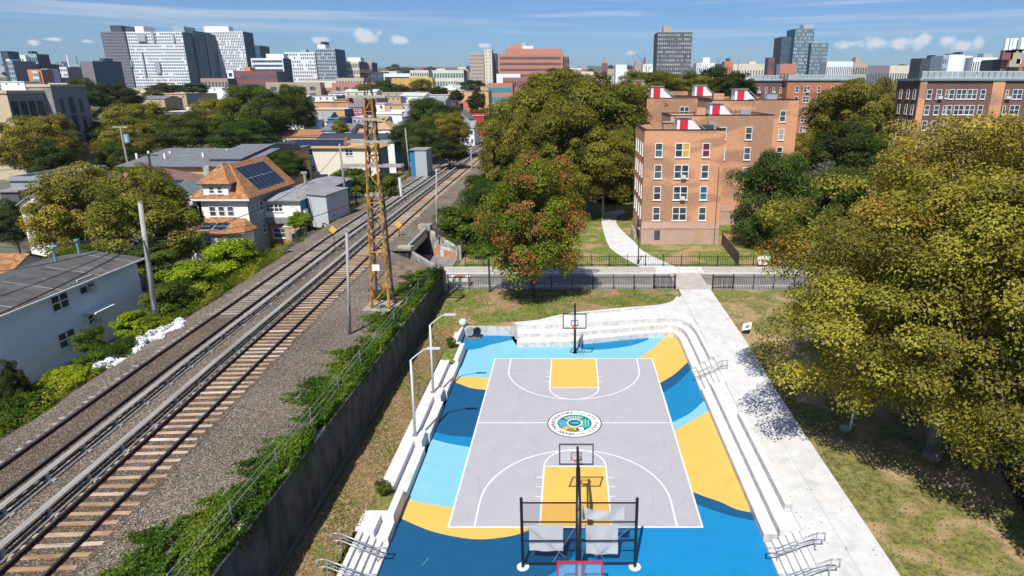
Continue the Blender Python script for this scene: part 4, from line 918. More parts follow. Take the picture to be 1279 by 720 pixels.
tag(MB().box(13.0, 17.0, 74.42, 81.3, 1.25, 1.526).build('crossing_slab', SIDEW), kind='structure')
YARD = strip([(-15.5, y) for y in (84.6, 95, 110, 135, 170)], [(90, y) for y in (84.6, 95, 110, 135, 170)], 30, lambda x, y: 1.5 if y > 86 else 1.46, 'lawn', GRASS_N); tag(YARD, kind='structure')
# curved white path beside the brick block
cpl = [G(805, 331, 1.5), G(757, 314, 1.5), (1.6 + 4.2, 103.), G(752, 275, 1.5), G(762, 266, 1.5), G(790, 261, 1.5)]
cl = bez([G(800, 334, 1.52), G(768, 315, 1.52), G(757, 300, 1.52), G(751, 272, 1.52), G(757, 266, 1.52), G(778, 262, 1.52)], 8)
cr = bez([G(845, 334, 1.52), G(805, 315, 1.52), G(793, 303, 1.52), G(773, 284, 1.52), G(770, 272, 1.52), G(782, 266, 1.52)], 8)
tag(strip(cl, cr, 2, lambda x, y: 1.53, 'path', CONC), kind='structure')
# black picket fences
PK = MB().box(-.018, .018, -.018, .018, 0, 1.75).build('picket', BLACK, link=False).data
PO = MB().box(-.05, .05, -.05, .05, 0, 1.95).build('post', BLACK, link=False).data
PICKS = [0]
def fence(x0, x1, y, z, label, step=.22, h=1.75, nmax=170):
    r = root('iron_fence', ((x0 + x1) / 2, y, z), label, 'fence'); n = int((x1 - x0) / 2.4)
    for k in range(n + 1): inst('post', PO, r, (x0 + (x1 - x0) * k / n, y, z), sc=(1, 1, h / 1.75))
    for dz in (.2, h - .18): MB().box(x0, x1, y - .025, y + .025, z + dz, z + dz + .05).build('rail', BLACK, r)
    m = min(nmax, int((x1 - x0) / step))
    for k in range(m): inst('picket', PK, r, (x0 + (x1 - x0) * (k + .5) / m, y, z), sc=(1, 1, h / 1.75))
fence(-14.9, 12.7, 74.35, 1.45, 'black picket fence along the road left of the path opening', .2)
fence(17.2, 52, 74.35, 1.45, 'black picket fence along the road right of the path opening', .21)
fence(-14.5, 30.0, 84.95, 1.45, 'low black fence at the edge of the brick block lawn', .32, 1.55, 150)
fence(30.4, 60, 84.95, 1.45, 'low black fence behind the street to the right of the brick block', .32, 1.55, 100)
for (x, lab) in ((12.6, 'open black gate leaf left of the path opening'), (17.3, 'open black gate leaf right of the path opening')):
    r = root('gate', (x, 74.4, 1.45), lab, 'gate'); s = -1 if x < 15 else 1
    for k in range(16): inst('picket', PK, r, (x + s * .16 * k, 74.62, 1.45))
    for dz in (.2, 1.55): MB().box(min(x, x + s * 2.5), max(x, x + s * 2.5), 74.6, 74.65, 1.45 + dz, 1.5 + dz).build('rail', BLACK, r)
    for xx in (x, x + s * 2.5): inst('post', PO, r, (xx, 74.62, 1.45))
# low post lamp in front of the brick block
x, y = G(797, 330, 1.5); r = root('post_lamp', (x, y, 1.5), 'black post lamp with a glass lantern in front of the brick block', 'street lamp')
MB().tube((x, y, 1.5), (x, y, 6.4), .09, .06, 8).tube((x, y, 1.5), (x, y, 2.3), .16, .12, 8).build('post', BLACK, r)
MB().tube((x, y, 6.4), (x, y, 6.85), .16, .26, 8).build('lantern', glass('lamp_glass', (.5, .52, .5), (.6, .62, .6)), r); MB().tube((x, y, 6.85), (x, y, 7.1), .32, .05, 8).build('lantern_cap', BLACK, r)
# green post at the maple and small street things
x, y = G(612, 365, 1.5); r = root('lamp_post', (x, y, 1.5), 'dark green post at the road fence left of the red-leaved maple', 'post'); MB().tube((x, y, 1.3), (x, y, 5.6), .13, .10, 8).tube((x, y, 1.3), (x, y, 2.0), .2, .16, 8).build('post', mat('dark_green_paint', (.01, .07, .06), .5, .2, 3), r)
x, y = G(577, 357, 1.4); MBx = MB(); r = root('skip', (x, y, 1.4), 'white box bin with orange contents on the road by the retaining wall end', 'bin'); MBx.prism([(x - 1.4, y - .8), (x + 1.0, y - .8), (x + 1.0, y + .8), (x - 1.4, y + .8)], 1.4, 2.5); MBx.build('body', WHITE, r); MB().box(x - .9, x + .4, y - .5, y + .5, 2.5, 2.7).build('contents', OPAINT, r)
# sign by the path and the floodlight boxes
x, y = G(931, 420, 1.2); r = root('park_sign', (x, y, 1.2), 'small white sign board tilted on a dark base beside the path', 'sign')
MB().box(x - .35, x + .3, y - .2, y + .2, 1.2, 1.75).build('base', BLACK, r)
MB().add([(x - .45, y - .3, 1.9), (x + .35, y - .45, 2.15), (x + .5, y - .1, 2.75), (x - .3, y + .05, 2.5), (x - .45, y - .26, 1.87), (x + .35, y - .41, 2.12), (x + .5, y - .06, 2.72), (x - .3, y + .09, 2.47)], [(0, 1, 2, 3), (7, 6, 5, 4), (0, 4, 5, 1), (1, 5, 6, 2), (2, 6, 7, 3), (3, 7, 4, 0)]).build('sign_board', WHITE, r)
MB().face([(x - .2, y - .30, 2.15), (x + .2, y - .36, 2.28), (x + .28, y - .22, 2.5), (x - .1, y - .15, 2.4)]).build('emblem', mat('sign_green', (.0, .22, .2), .7, .1, 3), r)
x, y = G(1061, 538, 1.0); r = root('park_lamp', (x, y, 1), 'slim grey lamp pole under the large yellow-green tree', 'street lamp'); MB().tube((x, y, .9), (x + .5, y + .1, 8.5), .09, .06, 8).build('post', GREYPAINT, r)
MB().box(x - .7, x - .15, y - .25, y + .2, 1.0, 1.35).build('floodlight', GALV, r)
# equipment left in the corner pit: fan, drum and a clear ball
x, y = -10.5, 62.4; r = root('floor_fan', (x, y, 0), 'grey and black drum fan in the far left corner of the blue pit', 'fan')
MB().tube((x, y + .1, .75), (x, y - .35, .75), .42, n=16).build('drum', GALV, r); MB().tube((x + .75, y - .1, .8), (x + .75, y - .5, .8), .42, .36, 16).build('fan_cage', BLACK, r); MB().box(x - .5, x + 1.1, y - .45, y + .1, .02, .12).build('stand', mat('brown_stand', (.2, .15, .12)), r); MB().tube((x, y - .1, .1), (x, y - .1, .5), .06).build('leg', BLACK, r)
bm = bmesh.new(); bmesh.ops.create_icosphere(bm, subdivisions=3, radius=.42); me = bpy.data.meshes.new('light_globe'); bm.to_mesh(me); bm.free(); me.materials.append(mat('frosted_globe', (.55, .62, .66), .25, .1, 3)); o = bpy.data.objects.new('light_globe', me); col.objects.link(o); o.location = (-11.35, 63.1, 1.45); tag(o, 'pale round globe on the wall at the far left corner of the pit', 'globe')

# ================================================================== foliage
def leaf_mesh(name, P, Nn, size, C, seed):
    """kite-shaped leaves: P centres, Nn normals, size, C colours (n,3)"""
    rs = np.random.RandomState(seed); n = len(P)
    Nn = Nn / (np.linalg.norm(Nn, axis=1, keepdims=True) + 1e-9)
    r = rs.normal(size=(n, 3)); a = np.cross(Nn, r); a /= (np.linalg.norm(a, axis=1, keepdims=True) + 1e-9); b = np.cross(Nn, a)
    s = (size * (0.6 + .8 * rs.rand(n)))[:, None]
    v = np.empty((n, 4, 3)); v[:, 0] = P - a * s * .6; v[:, 1] = P + b * s * .42 - a * s * .05 + Nn * s * .12; v[:, 2] = P + a * s * .62; v[:, 3] = P - b * s * .42 - a * s * .05 + Nn * s * .12
    me = bpy.data.meshes.new(name)
    me.vertices.add(4 * n); me.vertices.foreach_set('co', v.ravel())
    me.loops.add(4 * n); me.loops.foreach_set('vertex_index', np.arange(4 * n, dtype=np.int32))
    me.polygons.add(n); me.polygons.foreach_set('loop_start', np.arange(0, 4 * n, 4, dtype=np.int32))
    try: me.polygons.foreach_set('loop_total', np.full(n, 4, dtype=np.int32))
    except Exception: pass
    me.update(); at = me.attributes.new('leafcol', 'FLOAT_COLOR', 'FACE'); cc = np.ones((n, 4)); cc[:, :3] = C; at.data.foreach_set('color', cc.ravel())
    me.materials.append(LEAF); return me
def crown(name, seed, nleaf, leaf, pal, nclump=150, rad=(1, 1, .8), rc=.20, inner=.5, flat=.72, accent=None, droop=0., tighten=1.):
    """leaf clumps spread through an ellipsoid crown of unit size centred on the origin"""
    rs = np.random.RandomState(seed)
    d = rs.normal(size=(nclump, 3)); d /= np.linalg.norm(d, axis=1, keepdims=True); d[:, 2] = np.where(d[:, 2] < -flat, -flat - (d[:, 2] + flat) * .15, d[:, 2])
    lob = 1 + .13 * np.sin(d[:, 0] * 3.1 + seed) + .12 * np.sin(d[:, 1] * 4.3 + 2 * seed) + .08 * np.sin(d[:, 2] * 5 + d[:, 0] * 4)
    rr_ = (inner + (1 - inner) * rs.rand(nclump) ** .55) * lob
    c = d * rr_[:, None] * (1 - rc * .7); crc = rc * (.6 + .8 * rs.rand(nclump))
    w = crc ** 2; idx = rs.choice(nclump, nleaf, p=w / w.sum())
    e = rs.normal(size=(nleaf, 3)); e /= np.linalg.norm(e, axis=1, keepdims=True); e[:, 2] = np.where((e[:, 2] < 0) & (rs.rand(nleaf) < .55), -e[:, 2], e[:, 2])
    rad_ = crc[idx] * (.45 + .6 * rs.rand(nleaf) ** .6)
    off_ = e * rad_[:, None]; off_[:, 2] *= .75; off_[:, 2] -= droop * rad_
    P = (c[idx] + off_) * np.array(rad)
    Nn = e * .55 + np.array([0, 0, .55]) + rs.normal(size=(nleaf, 3)) * .45 + d[idx] * .25
    pal = np.array(pal); tone = rs.rand(nclump); k = np.clip(tone[idx] * .65 + rs.rand(nleaf) * .35, 0, .999) * (len(pal) - 1); i0 = k.astype(int); t = (k - i0)[:, None]
    C = pal[i0] * (1 - t) + pal[np.minimum(i0 + 1, len(pal) - 1)] * t; C = C * (.78 + .44 * rs.rand(nleaf))[:, None]
    if accent is not None:
        acc, share = accent; m = (rs.rand(nclump) < share)[idx] & (rs.rand(nleaf) < .55); C[m] = (np.array(acc) * (.6 + .8 * rs.rand(nleaf))[:, None])[m]
    return leaf_mesh(name, P, Nn, leaf, np.clip(C, 0, 1), seed + 1), c * np.array(rad)
def limbs(name, seed, cents, hbase, r0, m, nl=16, rad=1.):
    """trunk from -hbase up into the crown, with tapered limbs to the leaf clumps"""
    rs = random.Random(seed); mb = MB(); base = Vector((0, 0, -hbase)); top = Vector((rs.uniform(-.05, .05), rs.uniform(-.05, .05), .25))
    fork = base.lerp(top, .52)
    mb.tube(base - Vector((0, 0, .04)), base + Vector((0, 0, .05)), r0 * 1.6, r0 * 1.05, 9).tube(base, fork, r0, r0 * .78, 9).tube(fork, top, r0 * .7, r0 * .2, 7)
    cs = [Vector(c) for c in cents]; rs.shuffle(cs)
    for c in cs[:nl]:
        t = rs.uniform(.4, .95); p = base.lerp(top, t); mid = p.lerp(c, .5) + Vector((rs.uniform(-.05, .05), rs.uniform(-.05, .05), .07)); ra = r0 * (1 - t) * .75 + r0 * .16
        mb.tube(p, mid, ra, ra * .6, 6).tube(mid, c, ra * .6, ra * .15, 5)
        for k in range(2):
            q = mid.lerp(c, rs.uniform(.1, .7)); mb.tube(q, q + Vector((rs.uniform(-.2, .2), rs.uniform(-.2, .2), rs.uniform(.02, .2))), ra * .3, ra * .08, 4)
    return mb.build(name, m, link=False, smooth=True).data
YG = [(.11, .095, .024), (.23, .205, .034), (.37, .325, .045), (.52, .45, .065)]
OLV = [(.06, .064, .012), (.13, .130, .017), (.22, .205, .024), (.32, .28, .035)]
GRN = [(.025, .048, .010), (.055, .095, .014), (.095, .145, .02), (.15, .20, .03)]
DGR = [(.018, .034, .010), (.036, .058, .012), (.065, .09, .016), (.10, .125, .02)]
MAP = [(.04, .075, .008), (.10, .15, .010), (.18, .24, .018), (.27, .28, .03)]
LIME = [(.08, .14, .006), (.17, .26, .010), (.29, .38, .014), (.38, .44, .02)]
KIND = {}
def kind(k, seed, nleaf, leaf, pal, bark=BARK, hb=1.0, r0=.035, nl=18, **kw):
    cm, cen = crown('crown', seed, nleaf, leaf, pal, **kw); KIND[k] = (cm, limbs('trunk', seed, cen, hb, r0, bark, nl), hb)
kind('near_plane', 21, 230000, .0140, YG, nclump=640, rc=.115, inner=.32, rad=(1, 1, .88), hb=1.05, r0=.045, nl=40, accent=((.38, .17, .03), .03))
kind('near_plane_b', 22, 230000, .0160, YG, nclump=480, rc=.13, inner=.40, rad=(1, 1, .85), hb=1.05, r0=.04, nl=30)
kind('plane', 23, 75000, .029, OLV, nclump=230, rc=.16, inner=.5, rad=(1, 1, .9), hb=1.3, r0=.035, nl=24)
kind('plane_b', 24, 75000, .029, [tuple(v * 1.15 for v in c) for c in OLV], nclump=200, rc=.18, inner=.5, rad=(1, 1, 1.0), hb=1.3, r0=.035, nl=24)
kind('oak', 25, 70000, .029, GRN, nclump=190, rc=.19, inner=.5, rad=(1, 1, .95), hb=1.15, bark=DBARK)
kind('darkoak', 26, 45000, .036, DGR, nclump=150, rc=.2, inner=.5, rad=(1, 1, .85), hb=1.2, bark=DBARK)
kind('maple', 27, 90000, .026, MAP, nclump=260, rc=.17, inner=.5, rad=(1, 1, .98), hb=1.25, bark=DBARK, r0=.032, accent=((.40, .14, .06), .25))
kind('honey', 28, 52000, .032, [(.09, .10, .016), (.19, .195, .026), (.31, .28, .038), (.43, .345, .055)], nclump=170, rc=.17, inner=.35, rad=(1, 1, 1.05), hb=1.3, nl=22, bark=DBARK)
kind('fargreen', 29, 9000, .085, GRN, nclump=80, rc=.24, inner=.5, rad=(1, 1, .8), hb=1.1, nl=6, bark=DBARK)
kind('farolive', 30, 9000, .085, OLV, nclump=80, rc=.24, inner=.5, rad=(1, 1, .8), hb=1.1, nl=6, bark=DBARK)
kind('fardark', 31, 7000, .095, DGR, nclump=60, rc=.26, inner=.5, rad=(1, 1, .7), hb=1.0, nl=5, bark=DBARK)
kind('lime_bush', 32, 16000, .060, LIME, nclump=60, rc=.26, inner=.4, rad=(1, 1, .75), hb=.75, nl=8, bark=DBARK, droop=.2)
kind('green_bush', 33, 16000, .056, [(.03, .06, .008), (.06, .11, .012), (.11, .17, .015), (.16, .21, .02)], nclump=60, rc=.26, inner=.4, rad=(1, 1, .75), hb=.75, nl=8, bark=DBARK)
kind('bare', 34, 5000, .05, [(.12, .10, .09), (.2, .18, .15), (.25, .22, .19)], nclump=100, rc=.2, inner=.3, hb=1., nl=60)
TREEN = [0]
def tree(k, x, y, z, hc, rx, rz, label, cat='tree', group=None, name=None, ry=None, stem=True):
    """crown centre at height hc above the ground z; rx across, rz = half height"""
    cm, tm, hb = KIND[k]; TREEN[0] += 1; a = random.Random(TREEN[0]).uniform(0, 6.28)
    r = root(name or 'tree', (x, y, z), label, cat, group)
    o = inst('crown', cm, r, (x, y, z + hc), a, (rx, ry or rx, rz)); 
    if stem:
        o = inst('trunk', tm, r, (x, y, z + hc), a, (rx, ry or rx, hc / hb)); 
    return r
def treep(k, px_, ptop, pbot, wpx, y, label, z=None, grp=None, cat='tree', name=None, rd=1.):
    """crown spanning the photograph rows ptop..pbot and wpx across, standing at distance y"""
    x, zt = Y(px_, ptop, y); _, zb = Y(px_, pbot, y); zc = y * math.cos(PITCH) + (H - (zt + zb) / 2) * math.sin(PITCH); rx = wpx / 2 * zc / F
    z = z if z is not None else (hprof(y) if y > 430 else 1.4); rz_ = (zt - zb) / 2
    return tree(k, x, y, z, (zt + zb) / 2 - z, rx * .97, rz_ / {'plane_b': 1, 'honey': 1.05}.get(k, .86), label, cat, grp, name, ry=rx * rd)
# --- right-hand side
tree('near_plane', 24.6, 38.2, 1.0, 11.2, 12.0, 10.3, 'huge yellow-green plane tree overhanging the white path on the right', ry=10.5, group=None)
tree('near_plane', 28.5, 43.5, 1.0, 12.9, 11.0, 11.6, 'tall yellow-green plane tree crown just behind the huge one over the path', ry=9.5)
tree('near_plane_b', 39.5, 48, 1.0, 13.6, 13.0, 12.6, 'second large yellow-green plane tree at the right edge behind the first', ry=11)
tree('near_plane_b', 33, 33, 1.0, 9.5, 7.5, 7.5, 'lower yellow-green tree crown at the right edge in front of the plane trees', ry=6)
treep('oak', 974, 186, 322, 104, 96, 'rounded dark green tree right of the brick block behind the street')
treep('oak', 1045, 205, 330, 100, 104, 'shaded green tree between the round dark tree and the big yellow plane tree')
treep('bare', 1035, 195, 265, 75, 112, 'greyish half-bare tree crown between the green trees on the right')
treep('plane', 1066, 94, 215, 118, 165, 'olive plane tree in front of the far brown block at right')
treep('darkoak', 1065, 150, 235, 110, 135, 'dark green tree below the olive plane tree at right')
treep('plane', 1085, 92, 200, 95, 190, 'second olive plane tree beside the long brown block')
treep('plane_b', 1004, 158, 235, 66, 150, 'olive tree directly right of the orange brick block')
tree('honey', 28, 20.5, 1.0, 10.5, 6.5, 4.5, 'loose-crowned tree standing just outside the lower right corner, casting dappled shade')
# --- centre mass of plane trees
for i, a in enumerate([('plane_b', 665, 95, 250, 130, 128, 'leftmost tall plane tree of the centre grove beside the tracks'), ('plane', 735, 84, 215, 150, 150, 'tallest plane tree in the middle of the centre grove'),
          ('plane_b', 790, 90, 215, 110, 165, 'plane tree of the centre grove just left of the brick block roof'), ('plane', 700, 120, 260, 120, 120, 'plane tree in the front middle of the centre grove'),
          ('plane_b', 755, 150, 262, 110, 118, 'lower plane tree of the grove right behind the red-leaved maple'), ('darkoak', 770, 190, 262, 80, 138, 'deeply shaded tree behind the curved white path'),
          ('plane', 640, 130, 262, 90, 118, 'plane tree crown nearest the track curve'), ('plane', 850, 86, 150, 100, 215, 'far plane tree behind the brick block roofs at left'),
          ('darkoak', 895, 84, 135, 90, 225, 'dark broad tree behind the brick block roofs'), ('plane_b', 815, 84, 140, 90, 200, 'far plane tree at the skyline left of the grey tower'),
          ('darkoak', 922, 90, 140, 56, 205, 'dark tree at the skyline right of the brick block roofs'), ('plane', 695, 82, 150, 110, 185, 'rear plane tree on the skyline below the salmon building')]):
    treep(*a)
treep('maple', 664, 204, 352, 146, 71, 'maple with clusters of red leaves on the lawn by the road fence', z=1.45, rd=.9)
treep('green_bush', 575, 250, 315, 66, 97, 'green bushy tree at the bridge wing wall', z=1.4); treep('oak', 610, 225, 300, 70, 104, 'green tree between the bridge wall and the red-leaved maple'); treep('green_bush', 603, 212, 262, 60, 115, 'bright green shrub on the bank right of the tracks', z=3)
treep('green_bush', 600, 300, 338, 62, 92, 'low light green bush by the street under the bridge wall', z=1.4)
# --- left-hand side
for a in [('honey', 78, 205, 330, 135, 82, 'yellowish tree in front of the white gabled house at far left'), ('honey', 172, 215, 350, 150, 76, 'yellowish open-crowned tree left of the orange roofed house'), ('honey', 190, 205, 290, 70, 88, 'taller top of the open-crowned trees beside the blue-grey gabled roof'),
          ('plane_b', 35, 135, 225, 90, 150, 'olive tree in front of the grey school at the left edge'), ('plane_b', 160, 122, 190, 85, 205, 'olive tree behind the pole with the transformer'), ('plane_b', 150, 150, 205, 70, 190, 'lower olive tree left of the transformer pole'),
          ('oak', 103, 97, 138, 46, 300, 'bright green round tree right of the grey school'), ('darkoak', 145, 104, 140, 60, 310, 'dark tree row behind the bright round tree'), ('darkoak', 110, 148, 200, 80, 200, 'dark tree below the grey school corner'),
          ('oak', 225, 140, 190, 70, 200, 'mid green tree right of the olive tree group'), ('plane_b', 262, 118, 170, 60, 240, 'olive tree left of the dense green group'), ('oak', 320, 105, 180, 90, 215, 'tall dark green tree left of the small white houses'), ('oak', 365, 105, 165, 50, 235, 'dark green tree behind the small white houses'),
          ('oak', 297, 150, 196, 80, 190, 'green tree behind the long grey roof'), ('oak', 145, 180, 216, 46, 165, 'small green tree on the corner beside the bus stop'), ('darkoak', 60, 175, 240, 60, 140, 'shaded tree behind the grey rooftops at far left'), ('darkoak', 8, 250, 310, 60, 90, 'shaded tree at the left edge beside the dark house'),
          ('oak', 540, 122, 182, 70, 215, 'large mixed green tree left of the curving tracks'), ('plane_b', 555, 135, 190, 60, 190, 'olive green tree beside the tracks behind the pale poles'), ('oak', 525, 150, 200, 50, 175, 'green tree behind the blue metal cabin'), ('darkoak', 560, 170, 205, 50, 165, 'dark shrubby tree at the trackside near the cabin'),
          ('oak', 355, 190, 225, 50, 140, 'green tree behind the grey flat-roofed house'), ('green_bush', 440, 205, 250, 60, 130, 'bushy green tree behind the tower beside the tracks'), ('green_bush', 475, 212, 255, 50, 125, 'second bushy green tree right of the tower'), ('green_bush', 410, 218, 245, 60, 138, 'green shrub in front of the long cream building'),
          ('honey', 425, 150, 170, 24, 200, 'small rusty-leaved tree behind the row of sheds'), ('oak', 500, 155, 185, 36, 190, 'green tree between the cream and white buildings'), ('darkoak', 595, 112, 140, 26, 300, 'dark round tree by the red gabled building'), ('darkoak', 570, 112, 128, 20, 330, 'small dark tree among the pale rooftops')]:
    treep(*a)
for a in [('lime_bush', 285, 292, 350, 84, 76, 'bright lime green bush in front of the orange roofed house'), ('lime_bush', 235, 320, 375, 80, 66, 'lime green bush left of the thick pole'), ('green_bush', 205, 345, 400, 66, 60, 'green bush behind the thick leaning pole'), ('lime_bush', 165, 385, 425, 60, 53, 'lime green shrub beside the white sided house'), ('green_bush', 107, 405, 445, 36, 50, 'dark green climbing shrub against the white siding'),
          ('green_bush', 130, 425, 465, 70, 47, 'spreading shrub on the bank below the white siding'), ('lime_bush', 80, 455, 500, 80, 43, 'yellow-green weeds on the bank beside the ballast'), ('green_bush', 30, 490, 550, 90, 38, 'weedy shrub at the lower left corner of the bank'), ('darkoak', 6, 450, 530, 40, 40, 'dark bush against the white siding at the left edge'), ('green_bush', 330, 312, 345, 56, 84, 'low green bush beside the green court fence'),
          ('lime_bush', 372, 262, 288, 34, 92, 'light shrub on the tan wall in front of the grey house'), ('green_bush', 280, 340, 375, 70, 74, 'bush at the bank edge right of the lime bush'), ('green_bush', 110, 300, 335, 90, 72, 'green hedge mass behind the dark roof'), ('green_bush', 185, 300, 345, 70, 70, 'hedge mass behind the thick pole')]:
    treep(*a, cat='bush', name='bush', z=2.0)
# --- columns of small conifers by the cream building
for i, px_ in enumerate((361, 366, 371, 384)): treep('darkoak', px_, 211, 226, 5.5, 160, ['first', 'second', 'third', 'last'][i] + ' of the thin dark conifers in front of the cream building, from the left', cat='conifer', name='conifer')
# --- ground growth as leaf masses
def mass(name, pts, leaf, pal, label, seed, up=.8):
    rs = np.random.RandomState(seed); P = np.array(pts); n = len(P); pal = np.array(pal); k = rs.rand(n) * (len(pal) - 1)
    k = np.clip((np.sin(P[:, 0] * 1.3 + P[:, 1] * .7) * .5 + .5) * .5 + rs.rand(n) * .5, 0, .999) * (len(pal) - 1); i0 = k.astype(int); t = (k - i0)[:, None]
    C = (pal[i0] * (1 - t) + pal[np.minimum(i0 + 1, len(pal) - 1)] * t) * (.75 + .5 * rs.rand(n))[:, None]
    me = leaf_mesh(name, P, rs.normal(size=(n, 3)) * .6 + np.array([0, 0, up]), leaf, C, seed); o = bpy.data.objects.new(name, me); col.objects.link(o); tag(o, label, 'vines' if 'vine' in name else 'weeds', kind='stuff'); return o
rs = np.random.RandomState(8)
def lump(x, y): return .5 + .5 * math.sin(x * 2.1 + y * .9) * math.cos(y * 1.3 - x)
pts = []
while len(pts) < 80000:
    y = 22 + 52 * rs.rand() ** 1.25; w = 2.2 + 1.0 * max(0, min(1, (34 - y) / 6)) + .9 * math.sin(y * .31 + 1) + .7 * math.sin(y * .83) + .5 * math.sin(y * 2.3) + .35 * math.sin(y * 5.1) + .5 * abs(rs.normal())
    if y > 50: w += .9
    u = rs.rand() ** 1.2; x = WALLX + .15 - u * w
    if y > 73.4: x -= (y - 73.4) * .88
    h = (.25 + .75 * lump(x, y)) * (1 - u * .8); 
    if lump(x * 1.7, y * .6 + 3) < .12 or lump(x * 4.1, y * 3.3) < .10 or lump(x * 2.3 + 1, y * .37 + 2) < .07: continue
    pts.append((x, y, (wt(y) if u < .5 else bz(x, y)) + h * rs.rand() - (.0 if u > .03 else .9 * rs.rand() ** 2 * (lump(y, x) > .5))))
mass('wall_vines', pts, .115, [(.03, .065, .010), (.07, .14, .012), (.13, .215, .015), (.25, .29, .03)], 'green vines and weeds spilling over the top of the dark retaining wall', 5)
pts = []
while len(pts) < 70000:
    y = 28 + 60 * rs.rand() ** 1.1; u = rs.rand(); x = c_at(y) - 11.4 - (.3 * math.sin(y * .8)) - u * 6.2; pts.append((x, y, 4.45 - 2.6 * u + (.35 + 1.2 * lump(x, y)) * rs.rand()))
mass('bank_weeds', pts, .12, [(.05, .08, .010), (.11, .15, .012), (.20, .25, .016), (.32, .34, .03)], 'dense green and yellow weeds on the bank left of the tracks', 6)
pts = []
while len(pts) < 16000:
    y = 90 + 110 * rs.rand(); s = rs.rand() < .5; u = rs.rand(); x = (c_at(y) - 11.6 - u * 5) if s else (max(-20.0, c_at(y) + 4.9) + u * 5); pts.append((x, y, 4.7 - 3.2 * u + (1.2 * lump(x, y)) * rs.rand()))
mass('bank_weeds', pts, .30, [(.04, .06, .015), (.09, .10, .02), (.15, .15, .04), (.20, .17, .07)], 'rough weeds on both banks of the tracks beyond the bridge', 7)
# grass tufts, leaf litter
pts = []; C = []
for k in range(52000):
    r_ = rs.rand()
    if r_ < .30: y = 22 + 41 * rs.rand(); x = -15.1 + 3.0 * rs.rand()
    elif r_ < .55: y = 64 + 10 * rs.rand(); x = -15 + 27 * rs.rand()
    else: y = 22 + 50 * rs.rand(); x = 17.1 + 20 * rs.rand()
    if r_ >= .30 and r_ < .55 and x > -11 and y < np.interp(x, [p[0] for p in OUT if p[1] < 71], [p[1] for p in OUT if p[1] < 71]) + .3: continue
    pts.append((x, y, lz(x, y) + .02 + .05 * rs.rand())); 
mass('grass_tufts', pts, .085, [(.07, .12, .012), (.14, .19, .02), (.26, .23, .07), (.42, .27, .10), (.50, .35, .17)], 'short grass tufts and fallen leaves on the park lawns', 9, up=.5)
for (x, y, lab) in ((-11.55, 57.2, 'small dark conifer in the farther grass pocket of the bench wall'), (-11.55, 33.8, 'small dark conifer in the nearer grass pocket of the bench wall')):
    tree('green_bush', x, y, .9, .75, .48, .62, lab, 'shrub', name='shrub')

for a in [('oak', 478, 100, 122, 34, 560, 'green tree in front of the left end of the yellow building'), ('plane_b', 526, 97, 118, 30, 590, 'olive tree in front of the middle of the yellow building'), ('darkoak', 500, 106, 122, 40, 540, 'dark tree below the yellow building'), ('darkoak', 548, 108, 120, 30, 560, 'dark tree right of the yellow building'), ('plane_b', 455, 103, 122, 28, 480, 'olive tree beside the tan stone building'), ('oak', 590, 100, 116, 34, 620, 'green tree left of the red and teal building'),
          ('darkoak', 205, 104, 118, 50, 520, 'dark trees under the white gridded tower'), ('oak', 240, 104, 118, 40, 500, 'green tree left of the maroon block'), ('plane_b', 192, 112, 124, 26, 430, 'small olive tree among the pale roofs at left')]:
    treep(*a)
# ================================================================== brick apartment blocks
def window_meshes(w, h, cols=2, glassm=GLASS, d=.10, fm=None):
    """frame proud of the wall, glass set back inside it; local origin at the window centre, facing -y"""
    f = MB(); t = .10; f.box(-w / 2, w / 2, -d, .02, h / 2 - t, h / 2).box(-w / 2, w / 2, -d, .02, -h / 2, -h / 2 + t).box(-w / 2, -w / 2 + t, -d, .02, -h / 2 + t, h / 2 - t).box(w / 2 - t, w / 2, -d, .02, -h / 2 + t, h / 2 - t)
    f.box(-w / 2 + t, w / 2 - t, -d * .8, .0, -.05, .05)
    for k in range(1, cols): xx = -w / 2 + w * k / cols; f.box(xx - .07, xx + .07, -d * .9, .0, -h / 2 + t, h / 2 - t)
    f.box(-w / 2 - .08, w / 2 + .08, -d - .06, .02, -h / 2 - .12, -h / 2 - .002)
    g = MB().box(-w / 2 + .05, w / 2 - .05, -.035, -.01, -h / 2 + .05, h / 2 - .05)
    return f.build('window', fm or WHITE, link=False).data, g.build('pane', glassm, link=False).data
def put_win(wm, parent, loc, rz=0):
    f = inst('window', wm[0], parent, loc, rz); g = bpy.data.objects.new('pane', wm[1]); col.objects.link(g); g.parent = f; return f
W1 = window_meshes(1.15, 2.1, 1); W2 = window_meshes(2.2, 2.1, 2); W0 = window_meshes(.7, 1.9, 1)
CUR = [glass('curtain_glass_pale', (.40, .38, .33), (.5, .48, .42)), glass('curtain_glass_orange', (.50, .28, .05), (.6, .35, .08)), glass('curtain_glass_plum', (.12, .03, .05), (.18, .05, .07)), glass('curtain_glass_blue', (.03, .13, .22), (.06, .2, .3))]
W1c = window_meshes(1.15, 2.1, 1, CUR[0]); W1p = window_meshes(1.15, 2.1, 1, CUR[2]); W2o = window_meshes(2.2, 2.1, 2, CUR[1]); W1b = window_meshes(1.15, 2.1, 1, CUR[3])
ACM = MB().box(-.38, .38, -.5, 0, -.25, .25).build('air_conditioner', mat('ac_white', (.55, .55, .53), .6, .1, 3), link=False).data
